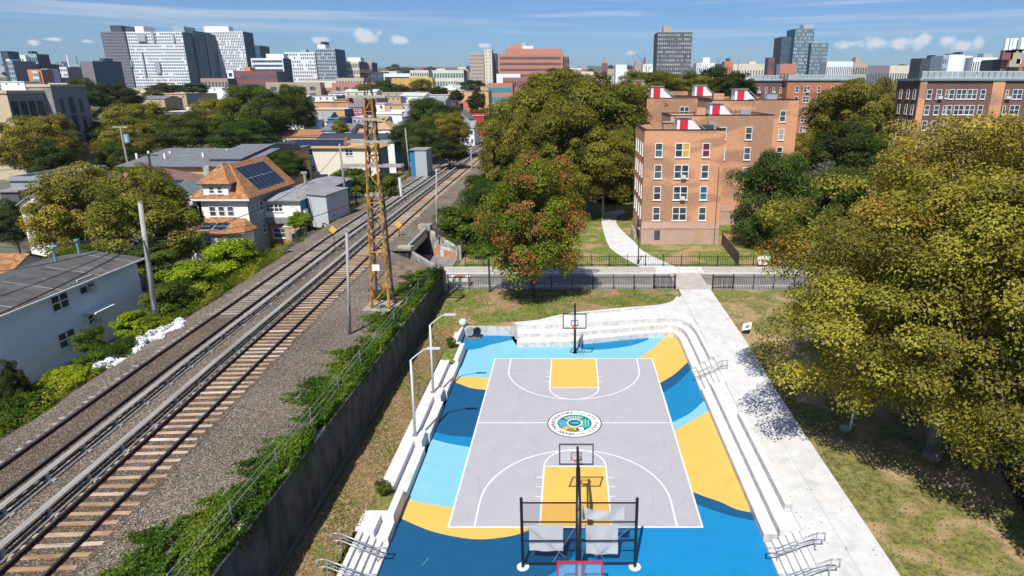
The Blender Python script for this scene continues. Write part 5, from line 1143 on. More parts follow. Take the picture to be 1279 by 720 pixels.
def bulkhead(x, y, z, parent, s=1.):
    """stair bulkhead: white wedge with a red door"""
    mb = MB(); v = [(x - 1.1 * s, y, z), (x + 1.3 * s, y, z), (x + 1.3 * s, y + 3 * s, z), (x - 1.1 * s, y + 3 * s, z), (x - 1.1 * s, y, z + 2.9 * s), (x + 1.3 * s, y, z + 2.9 * s), (x + 1.3 * s, y + 3 * s, z + 2.9 * s), (x - 1.1 * s, y + 3 * s, z + 2.9 * s)]
    mb.add(v, [(0, 3, 2, 1), (4, 5, 6, 7), (0, 1, 5, 4), (1, 2, 6, 5), (2, 3, 7, 6), (3, 0, 4, 7)])
    mb.add([(x + 1.3 * s, y + .05, z), (x + 4.2 * s, y + .05, z), (x + 1.3 * s, y + .05, z + 2.6 * s), (x + 1.3 * s, y + 2.6, z), (x + 4.2 * s, y + 2.6, z), (x + 1.3 * s, y + 2.6, z + 2.6 * s)], [(0, 1, 2), (5, 4, 3), (1, 4, 5, 2), (0, 3, 4, 1)])
    o = mb.build('roof_bulkhead', WHITE, parent)
    d_ = MB().box(x - .65 * s, x + .70 * s, y - .08, y - .01, z + .05, z + 2.75 * s).build('door', RED, parent); d_.parent = o; d_.location = (0, 0, 0)
    MB().box(x - 1.3 * s, x + 1.5 * s, y - .25, y + 3.2 * s, z + 2.905 * s, z + 3.05 * s).build('bulkhead_roof', mat('grey_flashing', (.25, .29, .28), .6, .2, 2), parent)
    MB().path([(x + 1.6, y - .3, z + 2.7 * s), (x + 4.4 * s, y - .3, z + .2)], .08, 4).build('flashing', mat('grey_flashing', (.25, .29, .28)), parent)
def block(x0, x1, y0, y1, zt, label, brick, winrows, wins, plinth=True, roofs=(), zb=1.3, sidewins=None, coping=BLACK):
    r = root('apartment_block', ((x0 + x1) / 2, y0, zb), label, 'apartment block')
    MB().box(x0, x1, y0, y1, zb, zt - .9).build('wall', brick, r)
    for a in ((x0, x1, y0, y0 + .35), (x0, x1, y1 - .35, y1), (x0, x0 + .35, y0 + .35, y1 - .35), (x1 - .35, x1, y0 + .35, y1 - .35)): MB().box(a[0], a[1], a[2], a[3], zt - .9, zt).build('parapet', brick, r); 
    for a in ((x0 - .06, x1 + .06, y0 - .06, y0 + .41), (x0 - .06, x1 + .06, y1 - .41, y1 + .06), (x0 - .06, x0 + .41, y0 + .41, y1 - .41), (x1 - .41, x1 + .06, y0 + .41, y1 - .41)): MB().box(*a, zt, zt + .12).build('coping', coping, r)
    MB().box(x0 + .36, x1 - .36, y0 + .36, y1 - .36, zt - .9, zt - .86).build('roof', mat('pale_roof_coat', (.50, .48, .45), .9, .15, .6), r)
    for z in winrows:
        for (x, wm, *ac) in wins:
            w_ = wm if not isinstance(wm, list) else wm[winrows.index(z) % len(wm)]
            put_win(w_, r, (x, y0, z))
            if ac and winrows.index(z) in ac[0]: inst('air_conditioner', ACM, r, (x + .3, y0 - .02, z - .75))
    if sidewins:
        for z in winrows:
            for yy_ in sidewins: put_win(W0, r, (x0, yy_, z), -math.pi / 2)
    if plinth:
        MB().box(x0 - .03, x1 + .03, y0 - .04, y0 - .002, zb, zb + 2.6).build('plinth', mat('pink_render', (.44, .30, .24), .9, .12, .8), r)
        MB().box(x0 - .06, x1 + .06, y0 - .09, y0 - .042, zb + 2.6, zb + 2.68).build('plinth_band', BRICK_R, r); MB().box(x0 - .03, x1 + .03, y0 - .04, y0 - .002, zb + 2.68, zb + 3.75).build('plinth', mat('pink_render_upper', (.50, .33, .26), .9, .12, .8), r)
    return r
bx0, bx1, by0 = 11.0, 23.0, 97.9
rows = [6.3, 9.5, 12.75, 15.95]
b1 = block(bx0, bx1, by0, 112, 18.85, 'nearest orange brick block with red roof doors and a curved path at its side', BRICK_O, rows, [(13.2, [W1, W1, W1, W1]), (16.75, [W2, W2, W2, W2], (1, 2)), (20.3, [W1, W1b, W1, W1p])], sidewins=[99.6, 102.5, 106, 109])
bulkhead(17.0, 99.4, 17.95, b1, .9)
MB().box(13.9, 15.4, 99.0, 100.4, 17.95, 19.9).build('chimney', BRICK_O, b1); MB().box(13.75, 15.55, 98.85, 100.55, 19.9, 20.02).build('chimney_cap', OLDCONC, b1)
MB().box(19.6, 21.6, 99.6, 101.0, 18.1, 19.5).build('roof_unit', mat('dark_equipment', (.05, .055, .06), .5, .3, 2), b1); MB().box(21.2, 22.3, 101.2, 102.2, 18.1, 19.9).build('roof_unit', GALV, b1)
MB().box(11.4, 22.6, 103.2, 103.5, 18.0, 19.4).build('parapet', BRICK_O, b1)
MB().box(13.0, 13.9, by0 - .09, by0 - .045, 2.2, 3.7).build('basement_window', GLASS, b1); MB().box(19.2, 20.6, by0 - .09, by0 - .045, 1.9, 3.9).build('boarded_window', mat('tan_board', (.42, .29, .17), .9, .1, 2), b1)
MB().box(16.85, 17.75, by0 - .05, by0 - .038, 15.05, 16.85).build('curtain', cm_o := mat('orange_curtain', (.62, .33, .05), .8, .2, 3), b1)
MB().box(bx0 - .1, bx0 - .02, 101.5, 103.6, 1.4, 4.4).build('door', mat('dark_door', (.05, .035, .03), .6, .2, 2), b1)
MB().box(bx0 - .9, bx0 - .6, 100.0, 106.0, 1.4, 2.9).build('ramp_wall', OLDCONC, b1)
MB().tube((22.4, by0 - .12, 1.5), (22.4, by0 - .12, 13.5), .07, n=6).build('downpipe', mat('brown_pipe', (.15, .09, .06), .6, .2, 2), b1)
b2 = block(23.3, 34.5, 112.4, 126, 20.4, 'second orange brick block set back to the right of the nearest one', BRICK_O, [7.2, 10.6, 14.0, 17.4], [(26.0, [W0, W0, W1c, W1]), (30.4, [W1, W1c, W1, W1])])
b2b = block(17.0, 23.28, 112.6, 124, 20.3, 'rear wing of the orange brick block behind the nearest roof', BRICK_O, [], [], plinth=False)
bulkhead(24.8, 113.6, 19.5, b2, .95); MB().box(29.5, 31.2, 115, 116.5, 19.5, 21.2).build('roof_unit', GALV, b2); MB().box(21.5, 23, 113.4, 115, 19.4, 21.6).build('chimney', BRICK_O, b2b)
b3_ = block(34.8, 43.5, 127, 142, 22.6, 'third orange brick block at the right end of the stepped row', BRICK_O, [9.4, 12.8, 16.2, 19.6], [(40.6, [W1c, W1, W1c, W1])])
b3b = block(27, 34.78, 127.2, 142, 22.5, 'wing of the stepped brick row behind the second block', BRICK_O, [], [], plinth=False)
bulkhead(33.0, 130, 21.6, b3b, 1.0)
MB().box(38.5, 40.5, 131, 133, 21.7, 23.6).build('roof_unit', GALV, b3_); MB().box(27.6, 29.6, 129, 131, 21.6, 23.8).build('chimney', BRICK_O, b3b)
b4 = block(18.0, 33, 158, 172, 22.4, 'far orange brick block with two red roof doors left of the stepped row', BRICK_O, [19.4], [(27, W2)], plinth=False); bulkhead(20.5, 160, 21.5, b4, 1.2)
b5 = block(27.5, 41, 172.5, 186, 22.6, 'farther orange brick block behind the two-door roof', BRICK_O, [], [], plinth=False); bulkhead(33.5, 174, 21.8, b5, 1.2)
b6 = block(16, 33, 189, 200, 23.8, 'most distant orange brick roof among the trees', BRICK_O, [], [], plinth=False); bulkhead(19, 190, 23.0, b6, 1.2)
# brick area: fence returning along the block
r = root('board_fence', (24, 92, 1.5), 'brown board fence running from the corner of the nearest brick block to the street', 'fence')
for k in range(26): MB().box(23.05 + (k * .02), 23.11 + (k * .02), 85.1 + k * .485, 85.1 + k * .485 + .46, 1.45, 3.3).build('board', mat('brown_board', (.085, .055, .045), .8, .25, 2), r)
r = root('wall_banner', (29.5, 86, 1.5), 'white notice banner with orange print on the low fence right of the brick block', 'banner')
xa, za = Y(945, 318, 85.0); MB().add([(xa, 84.75, 3.0), (xa + 1.9, 84.75, 3.0), (xa + 1.5, 84.75, 1.75), (xa + .4, 84.75, 1.75)], [(3, 2, 1, 0)]).build('banner_cloth', WHITE, r); MB().box(xa + .6, xa + 1.3, 84.70, 84.73, 2.0, 2.5).build('print', OPAINT, r)
# long brown block at the right
def brown(x0, x1, y0, y1, zt, zs, label, pil, xs, sidewins=None, brick=BRICK_D):
    r = root('apartment_block', (x0, y0, 1.3), label, 'apartment block')
    MB().box(x0, x1, y0, y1, 1.3, zt).build('wall', brick, r)
    for a, b in pil: MB().box(a, b, y0 - .25, y0 - .003, 1.3, zt - .003).build('pier', BRICK_O, r)
    MB().box(x0 - .4, x1 + .4, y0 - .5, y1 + .4, zt, zt + .5).build('cornice', mat('verdigris_trim', (.16, .27, .27), .6, .2, 1), r)
    o = MB(); k = x0
    o.box(x0, x1, y0 - .2, y0 - .14, zt + .5, zt + .62); o.box(x0, x1, y0 - .2, y0 - .14, zt + 1.9, zt + 2.0); o.build('rail', GREYPAINT, r)
    n = int((x1 - x0) / 1.35); pm = MB().box(-.6, .6, -.03, .03, 0, 1.28).build('railing_panel', mat('railing_mesh_grey', (.33, .37, .39), .6, .15, .6), link=False).data
    for i in range(n): inst('railing_panel', pm, r, (x0 + 1.35 * (i + .5), y0 - .17, zt + .62))
    for z in zs:
        for x, wm in xs: put_win(wm, r, (x, y0, z))
        if (zs.index(z)) % 2 == 0: inst('air_conditioner', ACM, r, (xs[1][0] + .2, y0 - .02, z - .7), sc=(1.3, 1.3, 1.3)); inst('air_conditioner', ACM, r, (xs[-2][0] + .2, y0 - .02, z - .7), sc=(1.3, 1.3, 1.3))
        if sidewins:
            for yy_ in sidewins: put_win(W1, r, (x0, yy_, z), -math.pi / 2)
    return r
X0 = Y(1150, 100, 150)[0]; ztb = Y(1200, 101, 150)[1]
def xw(p): return Y(p, 115, 150)[0]
wb_l = [(xw(1161), W1), (xw(1173), W1), (xw(1183), W0), (xw(1189), W1), (xw(1201), W2), (xw(1214.5), W2), (xw(1228), W1), (xw(1246), W2), (xw(1258), W0), (xw(1271), W2)]
zr = [ztb - 2.9 - 3.4 * k for k in range(6)]
br1 = brown(X0, X0 + 62, 150, 160.5, ztb, zr, 'long dark brown brick block with a grey roof railing at the right edge', [(X0 - .02, xw(1156)), (xw(1238), xw(1253))], wb_l, [151.8, 154.6, 158.0])
X2 = Y(983, 110, 235)[0]; zt2 = Y(1000, 101, 235)[1]
br2 = brown(X2, X2 + 26, 235, 262, zt2, [zt2 - 2.9 - 3.4 * k for k in range(6)], 'far red brick block with a grey roof railing above the orange blocks', [], [(X2 + 3.6, W1), (X2 + 7.0, W2), (X2 + 11.2, W1), (X2 + 16, W1), (X2 + 20, W2), (X2 + 23, W1)], None, BRICK_R)
br3 = brown(X2 - 12.4, X2 - .3, 240, 262, zt2 - .1, [zt2 - 3.2 - 3.4 * k for k in range(5)], 'dark shaded wing of the far brick block', [], [(X2 - 11 + 2.6 * k, W0) for k in range(5)], None, BRICK_D)

# ================================================================== houses of the low neighbourhood
def cm(name, c, rough=.85, var=.12, scale=.8, **k): return mat(name, c, rough, var, scale, **k)
SID_W = cm('white_siding', (.82, .82, .80), var=.06, stretch=(.3, .3, 7), detail=3); SID_C = cm('cream_stucco', (.60, .54, .42), var=.06); SID_G = cm('grey_and_shaded_siding', (.28, .31, .34)); SID_B = cm('blue_and_shaded_siding', (.06, .16, .26)); SID_Y = cm('yellow_stucco', (.60, .36, .08)); SID_O = cm('orange_stucco', (.62, .35, .16), var=.05)
SID_P = cm('pink_siding', (.42, .14, .15)); SID_T = cm('tan_brick_wall', (.50, .35, .18), bump=.2); SLATE = cm('slate_grey_roof', (.115, .125, .14), c2=(.20, .21, .225), scale=1.6); RF_O = cm('orange_shingle_roof', (.27, .11, .04), var=.3, c2=(.46, .225, .095), contrast=(.35, .65), scale=2.2, bump=.3); RF_B = cm('brown_shingle_roof', (.20, .11, .075), c2=(.28, .16, .11)); RF_G = cm('flat_grey_roof', (.22, .23, .235), c2=(.32, .33, .33), scale=.6); RF_W = cm('white_roof_coating', (.52, .53, .54)); RF_DK = cm('dark_felt_roof', (.055, .055, .058), c2=(.12, .118, .115), scale=.9, patch=(.35, (.14, .13, .12), .52, .66)); RF_NV = cm('dark_navy_roof', (.03, .045, .075)); RF_T = cm('tan_roof', (.42, .27, .13))
PANEL = cm('solar_panel', (.015, .022, .045), rough=.2, var=.3); PFR = cm('panel_frame', (.45, .47, .5), .4)
HW = window_meshes(1.0, 1.5, 1, d=.07); HWw = window_meshes(2.0, 1.5, 2, d=.07); HWs = window_meshes(.8, 1.0, 1, d=.06)
def slab_face(mb, pts, th=.14):
    """roof plane with thickness"""
    a, b, c = Vector(pts[0]), Vector(pts[1]), Vector(pts[2]); n = (b - a).cross(c - a).normalized()
    if n.z < 0: n = -n
    k = len(pts); lo = [tuple(Vector(p) - n * th) for p in pts]
    mb.add([tuple(p) for p in pts] + lo, [tuple(range(k)), tuple(range(2 * k - 1, k - 1, -1))] + [(i, k + i, k + (i + 1) % k, (i + 1) % k) for i in range(k)])
def house(x0, x1, y0, y1, ze, label, wallm, roofm, roof='flat', zr=None, z0=1.3, wins=(), sidew=(), ov=.35, sidem=None, chimney=None, cat='house', name='house', par=.0, group=None):
    r = root(name, ((x0 + x1) / 2, y0, z0), label, cat, group); zr = zr or ze + 2
    w = MB().box(x0, x1, y0, y1, z0, ze - .01).build('wall', [wallm, sidem or wallm], r)
    for p in w.data.polygons: p.material_index = 1 if abs(p.normal.x) > .5 else 0  # a darker sidem puts the side walls' shade into their colour
    m = MB(); X0, X1, Y0, Y1 = x0 - ov, x1 + ov, y0 - ov, y1 + ov; xm = (x0 + x1) / 2; ym = (y0 + y1) / 2; wb2 = MB()
    if roof == 'flat':
        m.box(X0, X1, Y0, Y1, ze, ze + .22)
        if par: 
            for a in ((x0, x1, y0, y0 + .3), (x0, x1, y1 - .3, y1), (x0, x0 + .3, y0 + .3, y1 - .3), (x1 - .3, x1, y0 + .3, y1 - .3)): wb2.box(*a, ze + .2, ze + .2 + par)
            wb2.build('parapet', wallm, r)
    elif roof == 'gable_y':   # ridge runs away from the camera
        slab_face(m, [(X0, Y0, ze), (xm, Y0, zr), (xm, Y1, zr), (X0, Y1, ze)]); slab_face(m, [(xm, Y0, zr), (X1, Y0, ze), (X1, Y1, ze), (xm, Y1, zr)])
        wb2.add([(x0, y0, ze - .01), (x1, y0, ze - .01), (xm, y0, zr - .25), (x0, y1, ze - .01), (x1, y1, ze - .01), (xm, y1, zr - .25)], [(0, 1, 2), (5, 4, 3)]).build('gable_wall', wallm, r)
    elif roof == 'gable_x':   # ridge across the picture
        slab_face(m, [(X0, Y0, ze), (X1, Y0, ze), (X1, ym, zr), (X0, ym, zr)]); slab_face(m, [(X0, ym, zr), (X1, ym, zr), (X1, Y1, ze), (X0, Y1, ze)])
        wb2.add([(x0, y0, ze - .01), (x0, y1, ze - .01), (x0, ym, zr - .2), (x1, y0, ze - .01), (x1, y1, ze - .01), (x1, ym, zr - .2)], [(2, 1, 0), (3, 4, 5)]).build('gable_wall', sidem or wallm, r)
    elif roof == 'hip':
        h = min((X1 - X0), (Y1 - Y0)) / 2
        if X1 - X0 > Y1 - Y0: a, b = (X0 + h, ym, zr), (X1 - h, ym, zr)
        else: a, b = (xm, Y0 + h, zr), (xm, Y1 - h, zr)
        if X1 - X0 > Y1 - Y0: fs = [[(X0, Y0, ze), (X1, Y0, ze), b, a], [(X1, Y0, ze), (X1, Y1, ze), b], [(X1, Y1, ze), (X0, Y1, ze), a, b], [(X0, Y1, ze), (X0, Y0, ze), a]]
        else: fs = [[(X0, Y0, ze), (X1, Y0, ze), a], [(X1, Y0, ze), (X1, Y1, ze), b, a], [(X1, Y1, ze), (X0, Y1, ze), b], [(X0, Y1, ze), (X0, Y0, ze), a, b]]
        for f_ in fs: slab_face(m, f_)
    rf = m.build('roof', roofm, r)
    for (x, z, wm) in wins: put_win(wm, r, (x, y0, z))
    for (y, z, wm) in sidew: put_win(wm, r, (x1, y, z), math.pi / 2)
    if chimney: cx_, cy_, h_ = chimney; c = MB().box(cx_ - .3, cx_ + .3, cy_ - .3, cy_ + .3, ze + .1, ze + h_).build('chimney', OLDCONC, r)
    return r
def solar(parent, p0, u, v, nu, nv, gap=.085):
    """grid of panels on the plane p0 + s*u + t*v"""
    p0, u, v = Vector(p0), Vector(u), Vector(v); n = u.cross(v).normalized() * .12
    if n.z < 0: n = -n
    for i in range(nu):
        for j in range(nv):
            a = p0 + u * (i / nu) + v * (j / nv) + n; du = u / nu; dv = v / nv; g1 = du.normalized() * gap; g2 = dv.normalized() * gap
            q = [a + g1 + g2, a + du - g1 + g2, a + du - g1 + dv - g2, a + g1 + dv - g2]; mb = MB(); mb.add([tuple(k) for k in q] + [tuple(k - n * .5) for k in q], [(0, 1, 2, 3), (0, 4, 5, 1), (1, 5, 6, 2), (2, 6, 7, 3), (3, 7, 4, 0)]); mb.build('solar_panel', PANEL, parent)
    q = [p0 + n * .45, p0 + u + n * .45, p0 + u + v + n * .45, p0 + v + n * .45]; MB().face([tuple(k) for k in q]).build('panel_frame', PFR, parent)
# --- big white sided house at lower left: long wall parallel to the tracks
r = root('house', (-49, 30, 1.3), 'long white-sided house with a dark felt roof at the lower left beside the tracks', 'house')
wx = -45.2; MB().box(-54, wx, 18, 64.3, 1.3, 7.92).build('wall', cm('blue_white_siding', (.80, .84, .90), var=.05, stretch=(.3, .3, 7), detail=2), r)
lap = MB(); z = 1.6
while z < 7.8: lap.box(wx, wx + .035, 18, 64.3, z, z + .07); z += .24
o = lap.build('siding_lap', SID_W, r); o['kind'] = 'stuff'
m = MB(); slab_face(m, [(wx + .5, 17.5, 8.0), (wx + .5, 64.9, 8.0), (-49.8, 64.9, 8.75), (-49.8, 17.5, 8.75)], .2); slab_face(m, [(-49.8, 17.5, 8.75), (-49.8, 64.9, 8.75), (-54.6, 64.9, 8.0), (-54.6, 17.5, 8.0)], .2); m.build('roof', RF_DK, r)
MB().box(wx + .42, wx + .62, 17.5, 64.9, 7.78, 7.96).build('gutter', WHITE, r)
for k in range(9): MB().box(-49.7 + 0, wx + .5, 20.3 + k * 5, 20.36 + k * 5, 8.0, 8.02) if False else None
for k in range(10):
    yq = 20 + 4.8 * k; mb = MB(); mb.add([(wx + .45, yq, 8.02), (wx + .45, yq + .12, 8.02), (-49.8, yq + .12, 8.79), (-49.8, yq, 8.79)], [(0, 1, 2, 3)]); mb.build('roof_seam', OLDCONC, r)
def side_pt(px_, py):       # point of the wall plane x = wx seen at a pixel
    q = ray(px_, py); t = wx / q[0]; return q[1] * t, H + q[2] * t
for (a, b, wm, ac) in ((74, 377, HWw, 0), (107, 356, HWw, 1), (83, 423, HWw, 1), (113, 399, HWs, 1)):
    yq, zq = side_pt(a, b); put_win(wm, r, (wx + .03, yq, zq), math.pi / 2)
    if ac: inst('air_conditioner', ACM, r, (wx + .05, yq + .3, zq - .45), math.pi / 2)
yq, zq = side_pt(118, 394); MB().box(wx, wx + 1.3, yq - 1.4, yq + 1.2, zq + .6, zq + .72).build('awning', WHITE, r)
for (a, b) in ((35, 327), (79, 317)):
    x, y = G(a, b, 8.7); x = max(x, -50.5); MB().tube((x, y, 8.5), (x, y, 10.0), .12, n=8).tube((x, y, 10.0), (x, y, 10.2), .25, n=8).build('roof_vent', cm('teal_vent', (.12, .25, .28)), r)
house(-76, -61.5, 66, 74.5, 5.0, 'orange-brown shingled roof behind the dark felt roof at the left edge', SID_W, RF_O, 'gable_x', 7.1)
# --- house with the orange roof
yf = 92.; xl, xr, ze = -54.1, -46.8, 9.7
r = root('house', (-50, yf, 1.3), 'white house with an orange shingle roof, a dormer and solar panels beside the tracks', 'house')
w = MB().box(xl, xr, yf, yf + 15, 1.3, ze - .02).build('wall', [SID_W, SID_G], r)
for p in w.data.polygons: p.material_index = 1 if abs(p.normal.x) > .5 else 0  # grey siding on the side walls paints in their shade
X0, X1, Y0, Y1, xm, zr_ = xl - .7, xr + .7, yf - .7, yf + 15.6, (xl + xr) / 2, 14.2
m = MB(); slab_face(m, [(X0, Y0, ze), (X1, Y0, ze), (xm, Y0 + 4.6, zr_)]); slab_face(m, [(X1, Y0, ze), (X1, Y1, ze), (xm, Y1, zr_), (xm, Y0 + 4.6, zr_)]); slab_face(m, [(X0, Y1, ze), (X0, Y0, ze), (xm, Y0 + 4.6, zr_), (xm, Y1, zr_)]); m.build('roof', RF_O, r)
MB().box(X0 - .05, X1 + .05, Y0 - .06, Y0 + .02, ze - .28, ze - .02).build('fascia', WHITE, r)
u = Vector((0, 9.2, 0)); v = Vector((xm - X1, 0, zr_ - ze)); p0 = Vector((X1, Y0 + 4.4, ze)) + v * .14; solar(r, p0, u, v * .72, 7, 2)
dm = MB().box(xm - 2.3, xm + 1.3, yf - .2, yf + 3, ze - .4, ze + 2.2).build('dormer', SID_W, r)
m = MB(); slab_face(m, [(xm - 2.9, yf - .8, ze + 2.15), (xm + 1.9, yf - .8, ze + 2.15), (xm - .5, yf + 2.6, zr_ + .2)]); slab_face(m, [(xm + 1.9, yf - .8, ze + 2.15), (xm + 1.9, yf + 3.2, ze + 2.15), (xm - .5, yf + 4, zr_ + .2), (xm - .5, yf + 2.6, zr_ + .2)]); slab_face(m, [(xm - 2.9, yf - .8, ze + 2.15), (xm - .5, yf + 2.6, zr_ + .2), (xm - .5, yf + 4, zr_ + .2), (xm - 2.9, yf + 3.2, ze + 2.15)]); m.build('dormer_roof', RF_O, r)
for dx in (-1.05, .1): put_win(HWs, r, (xm + dx, yf - .2, ze + 1.2))
for dx in (-1.9, -.6, .7): put_win(HW, r, (xm + dx + .4, yf, ze - 1.9))
MB().box(xl - .1, xr + .3, yf - 3.4, yf - .01, 1.3, ze - 4.3).build('porch', SID_W, r)
m = MB(); slab_face(m, [(xl - .6, yf - 4, ze - 4.3), (xr + 1, yf - 4, ze - 4.3), (xr - .6, yf + .0, ze - 2.9), (xl + .9, yf + .0, ze - 2.9)]); slab_face(m, [(xr + 1, yf - 4, ze - 4.3), (xr + 1, yf - .02, ze - 4.3), (xr - .6, yf, ze - 2.9)]); m.build('porch_roof', RF_O, r)
solar(r, (xl + 1.3, yf - 3.2, ze - 4.02), (4.0, 0, 0), (0, 1.9, .66), 2, 2)
for dx in (-2.6, -.9, .8, 2.4): put_win(HW, r, (xm + dx, yf - 3.4, ze - 5.6))
for yq in (yf + 4, yf + 9): put_win(HW, r, (xr, yq, ze - 1.8), math.pi / 2); put_win(HW, r, (xr, yq, ze - 5.2), math.pi / 2)
# --- grey flat-roofed house with white upper storey and brick ground floor
yf = 97.
r = root('house', (-44, yf, 1.3), 'low white and red brick house with a grey roof beside the metal shed', 'house')
w = MB().box(-47.0, -41.3, yf, yf + 23, 5.9, 8.55).build('wall', [SID_W, SID_B], r); 
for p in w.data.polygons: p.material_index = 1 if abs(p.normal.x) > .5 else 0  # dark blue sides carry the shade as colour
MB().box(-46.8, -41.6, yf + .4, yf + 23, 1.3, 5.0).build('lower_wall', BRICK_R, r); MB().box(-47.3, -41.2, yf - .3, yf + .6, 5.0, 5.88).build('stone_band', cm('mottled_stone', (.16, .17, .18), var=.5, scale=3, c2=(.34, .34, .34)), r)
m = MB(); slab_face(m, [(-47.8, yf - .6, 8.6), (-40.9, yf - .6, 8.6), (-43.6, yf + 9, 9.6)]); slab_face(m, [(-40.9, yf - .6, 8.6), (-40.9, yf + 24, 8.6), (-43.6, yf + 20, 9.6), (-43.6, yf + 9, 9.6)]); slab_face(m, [(-47.8, yf + 24, 8.6), (-47.8, yf - .6, 8.6), (-43.6, yf + 9, 9.6), (-43.6, yf + 20, 9.6)]); slab_face(m, [(-40.9, yf + 24, 8.6), (-47.8, yf + 24, 8.6), (-43.6, yf + 20, 9.6)]); m.build('roof', RF_G, r)
put_win(window_meshes(2.6, 1.2, 4, d=.06), r, (-45.3, yf, 7.4)); put_win(window_meshes(2.6, 1.6, 1, d=.06), r, (-44.9, yf + .4, 3.4)); MB().box(-43.6, -41.0, yf - 1.9, yf + .2, 4.75, 4.88).build('awning', WHITE, r)
for k in range(5): MB().box(-43.2, -41.8, yf - .6 - .35 * k, yf - .25 - .35 * k, 1.3, 2.3 - .18 * k).build('step', CONC, r)
MB().tube((-44.2, yf + 10, 9.4), (-44.2, yf + 10, 11.3), .22, n=8).box(-44.7, -43.7, yf + 9.8, yf + 10.2, 11.3, 11.6).build('roof_vent', GALV, r)
# metal shed
r = root('shed', (-39.3, 98.5, 4.6), 'boxy pale grey metal shed at the trackside', 'shed')
w = MB().prism([(-41.2, 99.4), (-37.5, 97.7), (-36.6, 105.0), (-40.3, 106.6)], 4.0, lambda x, y: 9.1).build('body', cm('pale_metal_panel', (.50, .53, .55), .5, .06), r)
MB().prism([(-41.4, 99.2), (-37.4, 97.4), (-36.4, 105.2), (-40.4, 106.9)], 9.1, 9.25).build('roof', RF_G, r)
MB().box(-41.9, -40.9, 97.6, 98.6, 4.6, 7.0).build('meter_box', WHITE, r)
# tan wall, rails and stairs beside the shed
r = root('garden_wall', (-41, 94, 1.3), 'tan block wall with a small metal stair railing below the metal shed', 'wall'); MB().box(-43.4, -40.4, 95.2, 95.6, 1.3, 5.1).build('wall', SID_T, r); MB().box(-40.4, -40.1, 90.0, 95.6, 1.3, 4.8).build('return_wall', OLDCONC, r)
MB().path([(-40.3, 90, 5.6), (-38.9, 94.5, 6.0)], .05).path([(-40.3, 90, 5.0), (-38.9, 94.5, 5.4)], .04).build('railing', GALV, r)
for k in range(5): MB().tube((-40.3 + .35 * k, 90 + 1.12 * k, 4.3), (-40.3 + .35 * k, 90 + 1.12 * k, 5.7 + .1 * k), .04).build('rail_post', GALV, r)
tag(MB().box(-50.5, -45.2, 86.0, 86.2, 1.3, 3.2).build('court_fence', cm('green_screen', (.0, .22, .16))), 'small green screened fence in the garden below the red brick house front', 'fence')
r = root('cabin', (-33, 150, 4.5), 'blue and grey metal cabin beside the tracks left of the curve', 'cabin'); x0_, z1_ = Y(511, 188, 150); x1_, _ = Y(532, 188, 150); MB().box(x0_ + 1.2, x1_, 150, 156, 3.5, z1_).build('body', cm('grey_cabin_metal', (.38, .42, .44), .5, .06), r); MB().box(x0_, x0_ + 1.19, 150.2, 155, 3.5, z1_ - .5).build('side_panel', cm('blue_cabin_metal', (.03, .18, .36), .5, .08), r); MB().box(x0_ - .1, x1_ + .1, 149.8, 156.2, z1_, z1_ + .15).build('roof', RF_G, r)
# --- blocks of the neighbourhood, near to far
def hp(a, b, pt, y, dep, label, wallm, roofm, roof='flat', rise=0., wn_=0, side=None, cat='house', z0=None, par=0., wsz=None, rows_=1, swin=0, name='house', grp=None, ov=.3):
    """house whose front eave spans columns a..b at row pt, standing at distance y"""
    x0, ze = Y(a, pt, y); x1, _ = Y(b, pt, y); wm = wsz or HW
    z0 = z0 if z0 is not None else min(hprof(y) - 1, ze - 3)
    wins = [(x0 + (x1 - x0) * (k + .5) / wn_, ze - 1.5 - 3.1 * q, wm) for k in range(wn_) for q in range(rows_)]
    sw = [(y + dep * (k + .5) / swin, ze - 1.5 - 3.1 * q, wm) for k in range(swin) for q in range(rows_)]
    return house(x0, x1, y, y + dep, ze, label, wallm, roofm, roof, ze + rise, z0, wins, sw, ov, side, None, cat, name, par, grp)
h = hp(152, 300, 207.5, 128, 34, 'long low orange-walled building under a wide slate-grey roof', SID_O, SLATE, 'gable_x', 1.9, ov=.8)
for (a, b) in ((171, 196), (186, 193), (206, 196), (213, 193), (254, 195), (238, 190), (284, 191), (298, 188)): x, y = G(a, b, 11.2); MB().box(x - .18, x + .18, y - .18, y + .18, 9.6, 11.9).build('roof_vent', WHITE, h)
x, y = G(238, 195, 11); MB().box(x - 2, x + .3, y - .8, y + .8, 9.8, 11.2).build('skylight', cm('blue_skylight', (.2, .4, .5), .3), h)
h = hp(262, 300, 198, 132, 30, 'slate-roofed wing beside the grey sided row', SID_G, SLATE, 'gable_x', 1.6, ov=.5)
h = hp(298, 312, 200, 136, 34, 'grey-blue sided building with rows of small windows behind the orange roofed house', SID_G, SLATE, 'flat', wn_=1, rows_=3, swin=7, side=SID_G)
r_ = hp(95, 192, 243, 100, 19, 'brown hipped roof house behind the open-crowned trees', SID_W, RF_B, 'hip', 2.6); solar(r_, (-67, 102, Y(95, 243, 100)[1] + .9), (4.5, 0, 0), (0, 2.4, .7), 2, 1)
r_ = hp(203, 250, 250, 92, 16, 'white gabled house with a blue-grey roof left of the orange roofed house', SID_W, cm('blue_grey_shingles', (.12, .16, .19), c2=(.2, .24, .27), scale=2.4), 'gable_y', 2.4, wn_=3)
x0_, z_ = Y(203, 250, 92); x1_, _ = Y(250, 250, 92); solar(r_, (x0_ + .6, 94, z_ + .55), ((x1_ - x0_) * .36, 0, 1.75), (0, 3.6, 0), 2, 2); MB().box(x0_ + 2.6, x0_ + 3.5, 99, 100, z_ + 1.2, z_ + 4).build('chimney', OLDCONC, r_)
